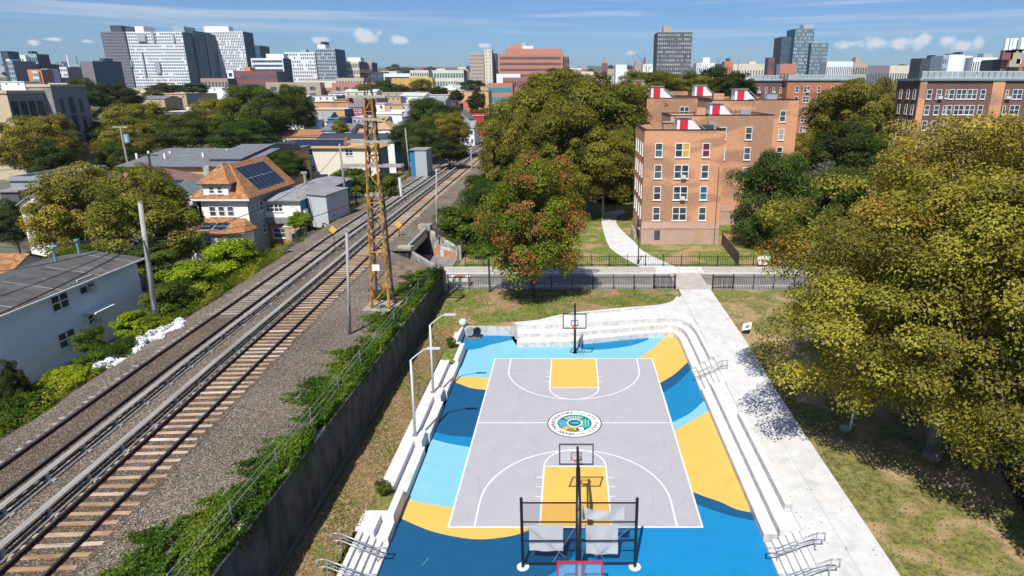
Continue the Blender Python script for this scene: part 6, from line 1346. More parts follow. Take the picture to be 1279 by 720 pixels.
hp(357, 472, 185, 168, 9, 'long cream two-storey building with dark solar panels on an orange roof', cm('pale_cream_stucco', (.74, .68, .58), var=.05), RF_T, 'hip', 1.9, wn_=0, side=SID_G, ov=.7)  # grey side colour stands for the shaded end wall
hb = [o_ for o_ in bpy.data.objects if o_.get('label', '').startswith('long cream two')][0]
x0_, z_ = Y(357, 185, 168); x1_, _ = Y(472, 185, 168)
for (p_, q_) in ((373, 190), (388, 190), (436, 191)): put_win(HWw if p_ == 436 else HW, hb, (Y(p_, q_, 168)[0], 168, Y(p_, q_, 168)[1]))
for (p_, q_) in ((374, 211), (392, 211)): put_win(HW, hb, (Y(p_, q_, 168)[0], 168, Y(p_, q_, 168)[1]))
solar(hb, (x0_ + .4 + 1.2, 168.4, z_ + .45), ((x1_ - x0_) * .60, 0, 0), (0, 3.4, 1.3), 12, 1, .03)
hp(392, 492, 178, 186, 16, 'white end-walled building with a navy roof behind the cream building', SID_W, RF_NV, 'gable_x', 2.0, side=cm('shaded_blue_grey_side', (.13, .18, .24)), wn_=0)
hp(345, 392, 180, 190, 12, 'low red-walled building with dark roof bays behind the cream building', SID_P, RF_NV, 'flat', wn_=0)
hp(260, 318, 183, 200, 14, 'pale roofed building with an orange wall behind the long slate roof', SID_O, RF_T, 'flat', wn_=4)
hp(318, 402, 181, 205, 14, 'red brick low building behind the slate roof', BRICK_R, RF_G, 'flat', wn_=5)
hp(0, 22, 240, 95, 14, 'dark grey flat-roofed house at the left edge', cm('dark_house_wall', (.10, .085, .09)), RF_G, 'flat'); hp(12, 52, 226, 108, 16, 'grey-walled house with a pale roof strip at far left', SID_G, RF_G, 'flat', par=.5)
hp(24, 60, 256, 84, 10, 'white gabled garage half hidden by the yellowish tree', SID_W, RF_G, 'gable_y', 1.4)
hp(372, 408, 152, 250, 16, 'white gabled house with two dark round-topped windows', SID_W, RF_G, 'gable_x', 3.2, wn_=3, side=SID_B, rows_=2, wsz=window_meshes(2.0, 2.2, 2, d=.08))
hp(378, 396, 150, 245, 6, 'white projecting gable on the small white house', SID_W, RF_W, 'gable_y', 2.6, wn_=2, wsz=window_meshes(1.4, 1.8, 1, d=.08))
hp(409, 423, 149, 240, 10, 'dark blue shed wall beside the white gabled house', SID_B, RF_G, 'flat', par=.3)
hp(385, 430, 137, 275, 16, 'yellow-walled flat building with a shaded teal side', SID_Y, RF_W, 'flat', wn_=2, side=cm('shaded_teal_side', (.04, .14, .15)))
hp(391, 436, 128, 305, 16, 'orange brick flat building behind the yellow one', BRICK_O, RF_T, 'flat', wn_=0, side=RF_NV)
hp(435, 452, 134, 285, 14, 'pink-fronted house with a grey gable roof', SID_P, SLATE, 'gable_x', 3, wn_=3); hp(417, 459, 125, 330, 14, 'pale orange flat roof row behind the pink-fronted house', SID_O, RF_T, 'flat')
hp(401, 438, 163, 215, 14, 'grey-blue sided sheds behind the navy roof', SID_G, SLATE, 'gable_x', 1.8, wn_=3); hp(352, 400, 171, 212, 10, 'row of small orange gabled roofs left of the grey sheds', SID_T, RF_O, 'gable_x', 2.0, wn_=5)
hp(427, 466, 160, 235, 12, 'grey metal roofed sheds beside the rusty tree', SID_G, RF_G, 'gable_y', 1.8, wn_=1); hp(465, 489, 162, 205, 12, 'small tan hip-roofed house right of the tower', SID_W, RF_T, 'hip', 2.2, wn_=2); hp(491, 503, 160, 214, 10, 'tiny tan house beside the green trees', SID_O, SLATE, 'hip', 1.8)
hp(437, 470, 168, 218, 9, 'white walled garage with a tan roof behind the tower', SID_W, RF_T, 'gable_x', 1.5, wn_=3)
hp(470, 502, 143, 265, 22, 'large white warehouse with a curved parapet', SID_W, RF_W, 'flat', wn_=0, side=cm('shaded_slate_side', (.10, .12, .20)), par=.8); hp(503, 527, 146, 262, 12, 'slate blue lean-to beside the white warehouse', cm('slate_blue_wall', (.09, .11, .17)), RF_G, 'gable_x', 2.5)
hp(566, 586, 149, 262, 12, 'grey gabled house left of the far track curve', SID_G, SLATE, 'gable_y', 3.4, wn_=2); hp(568, 592, 160, 232, 12, 'white house with a grey metal roof beside the far tracks', SID_W, RF_G, 'gable_x', 2.2, wn_=4, rows_=2); hp(586, 604, 145, 280, 10, 'low red building with a white fascia by the far tracks', cm('red_panel', (.42, .03, .03)), RF_W, 'flat', par=.5)
hp(579, 590, 127, 400, 14, 'orange panelled building among the dark trees', cm('bright_orange_panel', (.62, .17, .07)), RF_T, 'flat', wn_=1); hp(556, 574, 130, 390, 14, 'brown gabled building near the dark round tree', cm('brown_plum_wall', (.10, .06, .07)), RF_B, 'gable_y', 3)
rr = random.Random(31); walls = [SID_W, SID_C, SID_G, SID_T, SID_O, BRICK_R, SID_W, RF_W]; roofs_ = [RF_G, RF_W, RF_W, SLATE, RF_T, RF_G]
nm = {id(SID_W): 'white', id(SID_C): 'cream', id(SID_G): 'grey', id(SID_T): 'tan', id(SID_O): 'orange', id(BRICK_R): 'red brick', id(RF_W): 'pale'}
FILL = [(232, 262, 133, 330), (300, 330, 119, 420), (250, 290, 128, 380), (195, 232, 118, 430), (232, 256, 117, 500), (172, 205, 124, 400), (205, 240, 140, 300), (163, 200, 110, 560), (200, 250, 108, 640), (250, 285, 110, 600), (440, 470, 120, 380), (470, 500, 121, 400), (500, 530, 120, 410), (530, 560, 119, 420), (430, 470, 115, 470), (470, 520, 116, 480), (505, 545, 131, 330),
        (520, 556, 126, 360), (560, 610, 114, 500), (380, 420, 120, 420), (345, 380, 124, 370), (425, 450, 140, 290), (455, 480, 152, 255), (440, 466, 147, 270), (480, 512, 131, 335), (455, 480, 130, 340), (410, 440, 117, 500), (60, 88, 104, 560), (0, 30, 103, 560), (560, 600, 106, 640), (600, 640, 108, 600)]
LBW = window_meshes(1.4, 1.6, 1, d=.08)
PLACE = ['behind the olive trees', 'left of the mid green trees', 'under the white towers', 'beside the rusty tree top', 'far behind the school trees', 'below the maroon block', 'beside the dark row of trees', 'in front of the mauve tower', 'near the foot of the towers', 'below the teal slab', 'below the pink-brown block', 'left of the tower mast', 'right of the tower mast', 'below the yellow building', 'among the far pale roofs', 'above the cream building', 'near the yellow building end', 'left of the far dark trees', 'above the large mixed tree', 'near the hospital trees', 'below the tan stone building', 'left of the orange brick building', 'beside the pink-fronted house', 'behind the sheds', 'behind the tower crossarm', 'behind the white warehouse', 'left of the white warehouse', 'below the long pale wall', 'behind the grey school', 'at the far left edge', 'near the red and teal building', 'in front of the hospital']
for i, (a, b, pt, y) in enumerate(FILL):
    wm_ = rr.choice(walls); rm_ = rr.choice(roofs_); hp(a, b, pt, y, rr.uniform(14, 22), '%s walled low building with a %s roof %s' % (nm[id(wm_)], {id(RF_G): 'grey', id(RF_W): 'pale', id(SLATE): 'slate', id(RF_T): 'tan'}[id(rm_)], PLACE[i]), wm_, rm_, rr.choice(['flat', 'flat', 'gable_x']), 1.8, wn_=2 + i % 4, side=rr.choice([None, SID_G]), par=rr.choice([0, .5]), cat='building', name='low_building', grp='low buildings between the trees on the left', wsz=LBW)

# grey school with tall windows; the grey puts the facade's shade into the stone
xs0 = -152.; r = root('school', (xs0, 172, 1.3), 'stone school with a shade-grey facade and tall dark windows at the upper left', 'school')
STN = cm('shaded_grey_stone', (.25, .24, .24), var=.15); STC = cm('cream_stone', (.52, .42, .28), var=.1)
x, zt_ = Y(8, 117, 172); xs0 = x
w = MB().box(xs0 - 40, xs0, 172, 197, 1.3, zt_).build('wall', [STN, STC], r)
for p in w.data.polygons: p.material_index = 1 if p.normal.y < -.5 else 0
MB().box(xs0 - 40.3, xs0 + .3, 171.7, 197.2, zt_, zt_ + .7).build('cornice', STC, r)
pl = Y(60, 112, 195); xt = xs0 + 2.2
MB().box(xs0 - 4, xt, 184.2, 197.5, 1.3, zt_ + 1.6).build('stair_tower', STN, r); MB().box(xs0 - 4.2, xt + .2, 184.0, 197.7, zt_ + 1.6, zt_ + 2.3).build('tower_cap', STC, r)
FG = cm('bronze_frame', (.10, .10, .11)); TW = window_meshes(2.0, 4.4, 2, d=.12, fm=FG); TW2 = window_meshes(1.2, 3.6, 1, d=.12, fm=FG)
for k in range(4):
    for z in (zt_ - 4.2, zt_ - 10): f_ = inst('window', TW[0], r, (xs0, 173.6 + 2.8 * k, z), math.pi / 2); g_ = bpy.data.objects.new('pane', TW[1]); col.objects.link(g_); g_.parent = f_
for k in range(3):
    for z in (zt_ - 3.4, zt_ - 8.4, zt_ - 13.4): f_ = inst('window', (TW if k == 1 else TW2)[0], r, (xt, 187. + 3.6 * k, z), math.pi / 2); g_ = bpy.data.objects.new('pane', (TW if k == 1 else TW2)[1]); col.objects.link(g_); g_.parent = f_
# white minibus / shelter seen between the trees, transformer pole
x, y = G(121, 194, 1.4); r = root('bus', (x, y, 1.4), 'white minibus seen between the trees below the grey school', 'bus'); MB().box(x - 3.4, x + 3.4, y, y + 2.6, 2.0, 4.4).build('body', WHITE, r); MB().box(x - 3.0, x + 3.0, y - .04, y - .005, 3.1, 4.1).build('window_band', GLASS, r)
for dx in (-2.2, 2.2): MB().tube((x + dx, y - .05, 1.9), (x + dx, y + .3, 1.9), .5, n=12).build('wheel', BLACK, r)
x, y = G(151, 215, 1.4); xt_, zt2_ = Y(150, 158, 150); r = root('utility_pole', (xt_, 150, 1.4), 'grey pole with a crossarm and blue transformer can among the left trees', 'utility pole'); MB().tube((xt_, 150, 1.4), (xt_, 150, zt2_), .28, .2, 8).build('pole', WOOD, r); MB().box(xt_ - 1.7, xt_ + 1.7, 149.9, 150.1, zt2_ - .3, zt2_).build('crossarm', WOOD, r); MB().tube((xt_ + 1.0, 150, zt2_ - 3.6), (xt_ + 1.0, 150, zt2_ - 1.8), .55, n=10).build('transformer', cm('pale_blue_can', (.35, .5, .58), .4), r)
xt_, zt2_ = Y(185, 192, 110); r = root('utility_pole', (xt_, 110, 1.4), 'dark pole with wooden crossarms in front of the long orange wall', 'utility pole'); MB().tube((xt_, 110, 1.4), (xt_, 110, zt2_), .24, .18, 8).build('pole', DBARK, r); MB().box(xt_ - 1.6, xt_ + 1.6, 109.9, 110.1, zt2_ - .4, zt2_ - .2).build('crossarm', DBARK, r)

# ================================================================== skyline
def haze_c(c, t): return tuple(v * (1 - t) + h * t for v, h in zip(c, (.30, .42, .55)))
def tower(a, b, pt, y, dep, label, front, side, cols, rws, wm=None, ww=.55, wh=.5, band=False, z0=None, caps=(), cat='tower block', group=None, inset=False, nwin=None, name='tower_block', skip=0., seed=0, roofm=None, sidecols=0):
    """tower whose front spans columns a..b with its roof at row pt"""
    x0, zt = Y(a, pt, y); x1, _ = Y(b, pt, y); z0 = z0 if z0 is not None else hprof(y) - 4
    r = root(name, ((x0 + x1) / 2, y, z0), label, cat, group)
    w = MB().box(x0, x1, y, y + dep, z0, zt).build('wall', [front, side, roofm or RF_G], r)
    for p in w.data.polygons: p.material_index = 1 if abs(p.normal.x) > .5 else (2 if p.normal.z > .5 else 0)  # darker side material puts the shade of the side walls into colour
    wm = wm or SKG; rs_ = random.Random(seed + int(a)); W_ = x1 - x0; Hh_ = zt - max(z0, hprof(y)); m = MB(); d_ = max(.12, W_ * .004)
    if band:
        for j in range(rws): z = zt - Hh_ * (j + .7) / rws; m.box(x0 + W_ * .03, x1 - W_ * .03, y - d_, y - .01, z - Hh_ / rws * wh / 2, z + Hh_ / rws * wh / 2)
    else:
        for i in range(cols):
            for j in range(rws):
                if rs_.random() < skip: continue
                xx = x0 + W_ * (i + .5) / cols; z = zt - Hh_ * (j + .65) / (rws + .3); hw = W_ / cols * ww / 2; hh_ = Hh_ / rws * wh / 2
                m.add([(xx - hw, y - d_, z - hh_), (xx + hw, y - d_, z - hh_), (xx + hw, y - d_, z + hh_), (xx - hw, y - d_, z + hh_), (xx - hw, y - .01, z - hh_), (xx + hw, y - .01, z - hh_), (xx + hw, y - .01, z + hh_), (xx - hw, y - .01, z + hh_)], [(0, 1, 2, 3), (4, 5, 1, 0), (3, 2, 6, 7), (4, 0, 3, 7), (1, 5, 6, 2)])
    if sidecols:
        xs_ = x1 if (x0 + x1) < 0 else x0; sg = 1 if (x0 + x1) < 0 else -1
        for i in range(sidecols):
            for j in range(rws):
                yy_ = y + dep * (i + .5) / sidecols; z = zt - Hh_ * (j + .65) / (rws + .3); hh_ = Hh_ / rws * wh / 2; hw = dep / sidecols * .28; xo = xs_ + sg * d_
                m.add([(xo, yy_ - hw, z - hh_), (xo, yy_ + hw, z - hh_), (xo, yy_ + hw, z + hh_), (xo, yy_ - hw, z + hh_)], [(0, 1, 2, 3)])
    if m.f: o = m.build('window_grid', wm, r); o['kind'] = 'stuff'
    for ci, (ca, cb, cpt, cmat) in enumerate(caps):
        c0, cz = Y(ca, cpt, y + dep * .3); c1, _ = Y(cb, cpt, y + dep * .3); MB().box(c0, c1, y + dep * .3 + ci * 1.3, y + dep * (.75 + .05 * ci), zt - .1 - .05 * ci, cz).build('penthouse', [cmat], r)
    return r
SKG = glass('far_window_glass', (.045, .07, .09), (.14, .19, .23)); SKD = glass('far_dark_glass', (.02, .035, .05), (.06, .09, .12))
T_PUR = cm('mauve_tower_brick', (.19, .17, .19), var=.1, scale=.05); T_WH = cm('white_tower_panel', (.74, .76, .78), var=.04, scale=.05); T_TEAL_SHADE = cm('teal_and_shaded_wall', (.02, .09, .13), var=.1, scale=.05); T_DK = cm('dark_tower_wall', (.05, .06, .08), var=.1, scale=.05); T_GY = cm('grey_tower_panel', (.34, .39, .43), var=.08, scale=.05); T_CR = cm('cream_tower_wall', (.64, .59, .47), var=.05, scale=.05); T_SAL = cm('salmon_brick', (.46, .19, .13), var=.08, scale=.05); T_SALD = cm('dark_and_shaded_salmon', (.20, .08, .08), var=.1, scale=.05); T_BL = cm('pale_blue_panel', (.30, .38, .45), var=.08, scale=.05); T_TAN = cm('tan_tower_brick', (.42, .34, .26), var=.06, scale=.05); T_OR = cm('orange_tower_panel', (.55, .22, .10), var=.06, scale=.05); T_YE = cm('yellow_panel', (.55, .35, .08), var=.05, scale=.05)  # teal and dark salmon also serve as painted shade on side faces
D1 = 1000
tower(125, 155, 40, D1, 60, 'mauve gridded tower at the left end of the tall white tower group', T_PUR, T_DK, 9, 20, SKG, .6, .55, caps=((137, 151, 32, T_DK),))
tower(155.2, 227, 40, D1 + 3, 60, 'wide white gridded tower with small square windows and roof boxes', T_WH, T_TEAL_SHADE, 25, 20, SKD, .52, .50, sidecols=8, caps=((156, 166, 34, T_DK), (167, 178, 33, T_WH), (214, 228, 33, T_BL)), skip=.05)
for i, (a, b, p, q) in enumerate(((171, 183, 43, 52), (189, 194, 40, 52), (178, 182, 66, 96), (194, 202, 78, 92), (215, 219, 44, 52), (162, 166, 75, 84))):
    o = bpy.data.objects; x0_, z1_ = Y(a, p, D1 + 2); x1_, z0_ = Y(b, q, D1 + 2); rt = [k for k in bpy.data.objects if k.get('label', '').startswith('wide white gridded')][0]; MB().box(x0_, x1_, D1 + .5, D1 + 2.0, z0_, z1_).build('grey_bay', T_GY, rt)  # grey boxes set just in front of the tower wall
tower(227.5, 241, 38.5, D1 + 30, 50, 'dark teal slab tower right of the white gridded tower', T_TEAL_SHADE, T_TEAL_SHADE, 5, 20, SKG, .4, .3, caps=(), skip=.6, sidecols=5)
tower(241.3, 256, 42, D1 + 60, 50, 'dark glass tower between the teal slab and the white ribbed tower', T_DK, T_TEAL_SHADE, 8, 22, SKG, .6, .5, caps=(), sidecols=6)
tower(256.5, 303, 39.5, D1 + 90, 34, 'tall white ribbed tower with a white roof box', T_WH, T_TEAL_SHADE, 22, 22, SKG, .45, .72, caps=((254, 285, 33, T_WH),), skip=.12)
tower(306, 324, 57, D1 + 260, 40, 'dark teal block right of the white ribbed tower', T_TEAL_SHADE, T_DK, 6, 12, SKD, .4, .3, skip=.5)
tower(313, 353, 73, D1 - 120, 26, 'white banded office block with long window strips', T_WH, T_TEAL_SHADE, 1, 9, SKG, wh=.5, band=True, caps=((332, 354, 67.5, T_WH),))
tower(355, 393, 65.5, D1 - 60, 22, 'white patterned tower with staggered windows', T_WH, T_TEAL_SHADE, 14, 12, SKD, .5, .55, skip=.15, sidecols=4, caps=((375, 382, 62, T_GY),))
tower(394, 418, 61, D1 - 100, 40, 'grey glass-gridded tower with a dark roof crown', T_GY, T_TEAL_SHADE, 10, 14, SKD, .6, .6, caps=((396, 406, 56, T_WH), (400, 404, 52, T_DK)), skip=.1)
tower(425, 448, 77, D1 - 50, 40, 'cream low tower with arched window rows', T_CR, T_DK, 12, 5, SKG, .55, .6, caps=((434, 450, 72, T_WH),)); tower(452, 464, 78, D1 + 60, 30, 'grey-brown block beside the cream low tower', T_TAN, T_DK, 6, 4, SKG)
tower(286, 345, 89, 800, 30, 'long maroon and white low block in front of the white towers', T_SALD, T_DK, 14, 3, SKG, .6, .4, caps=((305, 312, 84, T_OR),)); tower(283, 291, 88, 799, 28, 'white stair end of the long maroon block', T_WH, T_WH, 1, 4, SKD)
tower(250, 284, 98, 780, 25, 'pink-brown low block below the white ribbed tower', cm('pink_brown', (.38, .24, .19), scale=.05), T_DK, 8, 2, SKG)
tower(380, 425, 101, 720, 20, 'long pale windowless wall below the patterned tower', T_CR, T_GY, 0, 0); tower(419, 455, 97.5, 700, 20, 'tan stone building with square windows below the cream tower', T_TAN, T_GY, 10, 3, SKG, .5, .45)
tower(462, 480, 90, 900, 24, 'dark glass band office right of the tower mast', T_DK, T_DK, 1, 4, SKG, band=True, wh=.4); tower(479, 512, 92, 880, 24, 'white and black banded office block', T_WH, T_DK, 1, 3, SKD, band=True, wh=.55); tower(512, 535, 88, 860, 24, 'cream block with square windows behind the yellow building', T_CR, T_GY, 8, 4, SKG)
tower(489, 512, 98, 760, 26, 'left part of the long yellow building', T_YE, T_YE, 0, 0); tower(512.2, 540, 97, 750, 14, 'right part of the long yellow building', T_YE, T_YE, 0, 0)
tower(538, 579, 88, 900, 30, 'beige civic block with green-tinted windows', T_CR, T_DK, 12, 3, cm('green_glass', (.06, .2, .2), .3, scale=.05), .7, .5, caps=((545, 556, 86, T_CR),)); 
tower(586, 604, 67, 1200, 26, 'pale grey slab tower on the horizon left of the salmon building', T_TAN, T_GY, 9, 10, SKG, .45, .4); tower(604.5, 614, 62, 1190, 26, 'tan narrow tower beside the pale slab', T_CR, T_GY, 2, 12, SKG, .2, .4); tower(614.3, 620, 67, 1210, 20, 'dark narrow tower beside the tan one', T_DK, T_DK, 0, 0)
tower(622, 703, 67.5, 800, 40, 'wide salmon brick hospital with stacked terraces', T_SAL, T_SALD, 1, 8, cm('dusky_band_glass', (.13, .09, .10), .4, scale=.05), wh=.38, band=True, caps=((631, 702, 61, T_SAL), (636, 652, 56.5, T_OR), (648, 666, 57.5, T_WH), (651, 657, 53.5, T_BL))); tower(702.5, 711, 71, 806, 30, 'dark salmon side of the hospital, its shade in the colour', T_SALD, T_SALD, 3, 6, SKD)  # last block is the hospital's side, shade put into its colour
tower(609, 640, 104, 560, 16, 'red and teal glazed low building in front of the hospital', T_SAL, T_SALD, 1, 3, cm('teal_band_glass', (.05, .25, .28), .3, scale=.05), wh=.5, band=True); tower(628, 662, 97, 600, 20, 'dull red flat block below the hospital', cm('dull_red', (.32, .12, .09), scale=.05), T_SALD, 10, 3, SKG); tower(620, 650, 92.5, 690, 20, 'white flat block below the hospital', T_WH, T_GY, 6, 1, SKG, .5, .3)
tower(821.5, 865, 40.5, 700, 30, 'tall grey tower with a fine window grid standing alone on the skyline', cm('grey_brown_tower', (.10, .105, .115), scale=.05), T_DK, 17, 17, cm('bright_blind_glass', (.30, .32, .32), .4, scale=.09, c2=(.52, .54, .52), contrast=(.45, .55), detail=2), .5, .4, caps=((829, 839, 33, T_TAN),), skip=.14)
tower(769, 783, 81, 900, 20, 'small white cube building on the skyline', T_WH, T_GY, 0, 0); tower(803, 821, 80, 880, 20, 'white low building left of the lone grey tower', T_WH, T_GY, 3, 1, SKG); tower(793, 801, 77.5, 950, 14, 'domed tan building left of the lone grey tower', T_TAN, T_GY, 2, 1, SKG)
tower(752, 759, 79, 980, 8, 'small brick church with two spires', T_SALD, T_SALD, 1, 1, SKD, caps=((754, 757, 72, T_OR),)); tower(802, 807, 80, 985, 8, 'slim brick spire left of the lone tower', T_TAN, T_GY, 0, 0, caps=((804, 806, 72, T_SALD),))
tower(870, 893, 79, 800, 20, 'white stepped building right of the lone tower', T_WH, T_GY, 9, 3, SKD, .4, .4, caps=((878, 887, 72, T_WH),)); tower(893, 905, 80, 820, 14, 'dark office right of the white stepped building', T_DK, T_DK, 4, 2, SKG); tower(905, 916, 77, 830, 14, 'orange-brown block on the skyline', T_OR, T_SALD, 4, 2, SKG, caps=((908, 912, 73, T_DK),)); tower(916, 958, 80, 850, 20, 'long cream building on the skyline left of the glass towers', T_CR, T_GY, 12, 2, SKG, .4, .4, caps=((936, 944, 77, T_CR),))
tower(960, 972, 72, 820, 14, 'narrow brown block left of the glass towers', T_SALD, T_DK, 3, 3, SKG); tower(975, 995, 80, 760, 14, 'pink-orange low block at the foot of the glass towers', T_SAL, T_GY, 5, 1, SKG)
GT = cm('blue_glass_panel', (.13, .19, .23), .25, scale=.05)
tower(977, 995, 46, 800, 30, 'shortest dark glass tower of the three at right', cm('dark_glass_panel', (.06, .10, .14), .25, scale=.05), T_DK, 1, 16, SKG, band=True, wh=.4); t_ = tower(993.5, 1018, 36, 790, 30, 'tallest pale glass tower of the three at right', GT, T_TEAL_SHADE, 10, 20, cm('sky_glass', (.34, .40, .42), .25, scale=.07, c2=(.48, .54, .55), contrast=(.45, .55)), .6, .5, caps=((1004, 1017, 31, T_GY),), skip=.35); tower(1014, 1035, 54, 780, 26, 'lower right glass tower of the three at right', GT, T_TEAL_SHADE, 10, 15, cm('sky_glass', (.34, .40, .42)), .6, .5, skip=.3)
tower(1033, 1066, 77, 700, 20, 'white ribbed low building right of the glass towers', T_WH, T_GY, 14, 1, SKG, .5, .75); tower(1066, 1084, 79, 740, 20, 'tan building with a square brick chimney tower', T_TAN, T_GY, 6, 3, SKG, caps=((1069, 1075, 72, T_TAN),)); tower(1110, 1146, 82, 900, 20, 'long cream low building near the hill on the right', T_CR, T_GY, 12, 1, SKG); tower(1144, 1149, 73, 890, 10, 'small square brick tower on the right skyline', T_SAL, T_SALD, 1, 1, SKD); tower(1084, 1112, 82, 880, 20, 'mauve low building near the hill on the right', T_PUR, T_GY, 8, 1, SKG)
tower(1151, 1166, 73, 640, 20, 'dark office block at the right skyline', T_DK, T_DK, 6, 4, SKG); tower(1166, 1179, 72, 650, 20, 'teal dark block at the right skyline', T_TEAL_SHADE, T_TEAL_SHADE, 4, 4, SKG, .3, .3, caps=((1164, 1170, 69, T_DK),)); tower(1178.5, 1186, 70, 600, 20, 'blue grey glass strip beside the blank white wall', T_BL, T_BL, 3, 6, SKG); tower(1186, 1205, 68.5, 598, 24, 'blank white-walled tower at the right skyline', T_WH, T_WH, 0, 0, caps=((1199, 1203, 65, T_DK), (1190, 1198, 67, T_DK))); tower(1205, 1215, 70, 602, 20, 'white tower side with one column of windows', T_WH, T_GY, 2, 6, SKG, .4, .4)
tower(1216, 1246, 72, 590, 20, 'white block with tall dark windows at the right skyline', T_WH, T_GY, 10, 3, SKD, .45, .7, caps=((1229, 1240, 67, T_GY),)); 
ra = tower(1252, 1290, 74, 400, 20, 'brick block with rooftop antennas at the far right', T_SAL, T_DK, 6, 3, SKG)
for (a, b, p, q, m_) in ((1252, 1263, 63, 75, T_SALD), (1263, 1272, 62, 84, T_TAN), (1256, 1258.5, 48, 63, T_WH), (1260.5, 1262.5, 48, 63, T_WH), (1265, 1268, 48, 66, T_WH), (1270, 1272.5, 50, 62, T_BL), (1275, 1280, 47, 66, T_WH), (1255, 1262, 63, 66, T_TEAL_SHADE), (1266, 1279, 62, 64, T_TEAL_SHADE), (1269, 1274, 74, 80, T_WH)):
    x0_, z1_ = Y(a, p, 397); x1_, z0_ = Y(b, q, 397); MB().box(x0_, x1_, 396.2, 398.4, z0_, z1_).build('antenna' if m_ is T_WH else 'roof_box', m_, ra)
# far left
tower(0, 9, 64, 700, 14, 'dark tower cut by the left edge', T_DK, T_TEAL_SHADE, 3, 9, SKG, skip=.2); tower(8, 15, 76, 690, 30, 'blue-grey tower second from the left edge', T_BL, T_PUR, 3, 9, SKG, caps=((7, 12, 74, T_WH),)); tower(15, 21, 82, 730, 14, 'dark purple narrow block at far left', T_DK, T_DK, 0, 0)
tower(23, 46, 80, 720, 30, 'dark base block under the white stepped tower at far left', T_DK, T_DK, 5, 5, SKG, skip=.5); tower(23, 31, 69, 745, 14, 'white stepped tower at far left', T_WH, T_WH, 3, 5, SKD, skip=.3); tower(31, 45, 67.5, 750, 18, 'glass stepped tower at far left with a dark fin', T_BL, T_DK, 6, 5, SKD, caps=((34.5, 39, 64, T_DK),)); tower(33.5, 51, 87, 640, 14, 'orange and cream apartment slab at far left', T_OR, T_SALD, 0, 0); tower(39, 47, 89, 638, 1.5, 'cream centre bay of the orange slab', T_CR, T_CR, 4, 6, SKG)
tower(51, 59, 86, 660, 14, 'pale grey block right of the orange slab', T_GY, T_GY, 0, 0); tower(59, 73, 89, 780, 20, 'low white building behind the green trees', T_WH, T_GY, 7, 2, SKG); tower(73, 83, 84, 760, 30, 'white zigzag apartment block at left', T_WH, T_PUR, 5, 7, SKG, .5, .5, skip=.2); tower(88, 99, 81, 900, 20, 'blue banded block at left', T_BL, T_GY, 1, 8, SKG, band=True); tower(99.5, 115, 77, 700, 36, 'plain mauve wall block left of the towers', T_PUR, T_TEAL_SHADE, 0, 0, sidecols=4); tower(115.4, 128, 76, 730, 30, 'dark teal block below the mauve tower', T_TEAL_SHADE, T_DK, 6, 8, SKG, .4, .4, skip=.3, caps=((124, 130, 73, T_DK),)); tower(137, 147, 86, 780, 6, 'pair of small pale stair towers at the foot of the mauve tower', T_GY, T_GY, 0, 0)
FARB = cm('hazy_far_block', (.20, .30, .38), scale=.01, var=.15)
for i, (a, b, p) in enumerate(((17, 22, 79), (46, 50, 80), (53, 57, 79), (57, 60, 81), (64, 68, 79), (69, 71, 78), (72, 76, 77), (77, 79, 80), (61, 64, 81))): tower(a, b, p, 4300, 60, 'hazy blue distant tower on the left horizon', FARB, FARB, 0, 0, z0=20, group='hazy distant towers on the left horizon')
for i, a in enumerate((83.5, 94)):
    x0_, z1_ = Y(a, 69 if i == 0 else 70, 2600); r = root('chimney_stack', (x0_, 2600, 40), ['left', 'right'][i] + ' of two thin hazy chimney stacks on the left horizon', 'chimney'); MB().tube((x0_, 2600, 40), (x0_, 2600, z1_), 5.5, 3, 10).build('shaft', [T_WH, FARB][i], r)
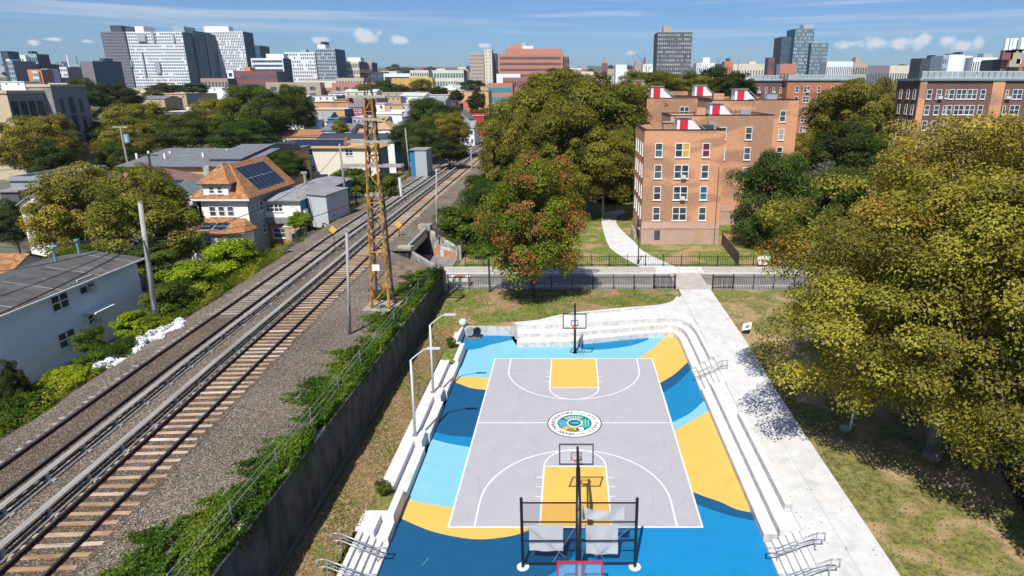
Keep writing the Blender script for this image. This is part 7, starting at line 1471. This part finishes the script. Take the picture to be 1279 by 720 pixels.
# far low-rise city climbing the slope, and tree belts between
rr = random.Random(77); cubes = []
FCOL = [T_CR, T_WH, T_TAN, T_GY, T_SAL, T_PUR, T_BL, T_SALD]; FM = []
for m_ in FCOL:
    mb = MB(); mb.box(-.5, .5, -.5, .5, -.4, 1); o = mb.build('building', [m_, RF_W], link=False)
    for p in o.data.polygons: p.material_index = 1 if p.normal.z > .5 else 0
    FM.append(o.data)
FWM = []
mbw = MB()
for i in range(5):
    for j in range(3): mbw.box(-.42 + .18 * i, -.32 + .18 * i, -.52, -.505, .16 + .27 * j, .28 + .27 * j)
fwd = mbw.build('window_grid', SKG, link=False).data
for k in range(290):
    y = 640 + 2600 * rr.random() ** 1.3; px_ = rr.uniform(-30, 1310); x = (px_ - CX) * y / F
    if x > -.12 * y and x < .18 * y and y < 1100: continue
    w = rr.uniform(14, 42) * (1 + y / 3000); d_ = rr.uniform(14, 30); h_ = rr.uniform(7, 17) * (1.0 + (rr.random() < .12) * .9); mi = rr.randrange(len(FM))
    r = inst('building', FM[mi], None, (x, y, hprof(y)), rr.uniform(-.25, .25), (w, d_, h_)); tag(r, 'small distant low-rise building on the rising ground at the skyline', 'building', 'distant low-rise buildings on the skyline')
    if y < 1900: g_ = bpy.data.objects.new('window_grid', fwd); col.objects.link(g_); g_.parent = r; g_['kind'] = 'stuff'
ks = ['fargreen', 'farolive', 'fardark']
lab = 'distant tree among the low buildings towards the skyline'; GRP = 'distant trees towards the skyline'
for k in range(285):
    if k < 90: y = 240 + 330 * rr.random(); px_ = rr.uniform(0, 610)
    else: y = 560 + 2400 * rr.random() ** 1.35; px_ = rr.uniform(-20, 1300)
    x = (px_ - CX) * y / F * .98; 
    if abs(x - c_at(min(y, 590))) < 16: continue
    if y < 600 and rr.random() < .35: continue
    s = rr.uniform(4.5, 8.5) * (1 + max(0, y - 600) / 1500); tree(rr.choice(ks), x, y, hprof(y), s * 1.0, s * rr.uniform(.9, 1.4), s * .8, lab, 'tree', GRP, stem=y < 900)

# ================================================================== air
hz = MB().box(-8900, 8900, -250, 8900, -70, 215).build('haze', []); hz['kind'] = 'stuff'
hm = bpy.data.materials.new('thin_air_haze'); hm.use_nodes = True; n, l = nodes_of(hm); n.remove(n['Principled BSDF']); pv_ = n.new('ShaderNodeVolumePrincipled'); pv_.inputs['Density'].default_value = .000065; pv_.inputs['Color'].default_value = (.80, .88, 1, 1); pv_.inputs['Anisotropy'].default_value = .2
l.new(pv_.outputs[0], n['Material Output'].inputs['Volume']); hz.data.materials.append(hm)
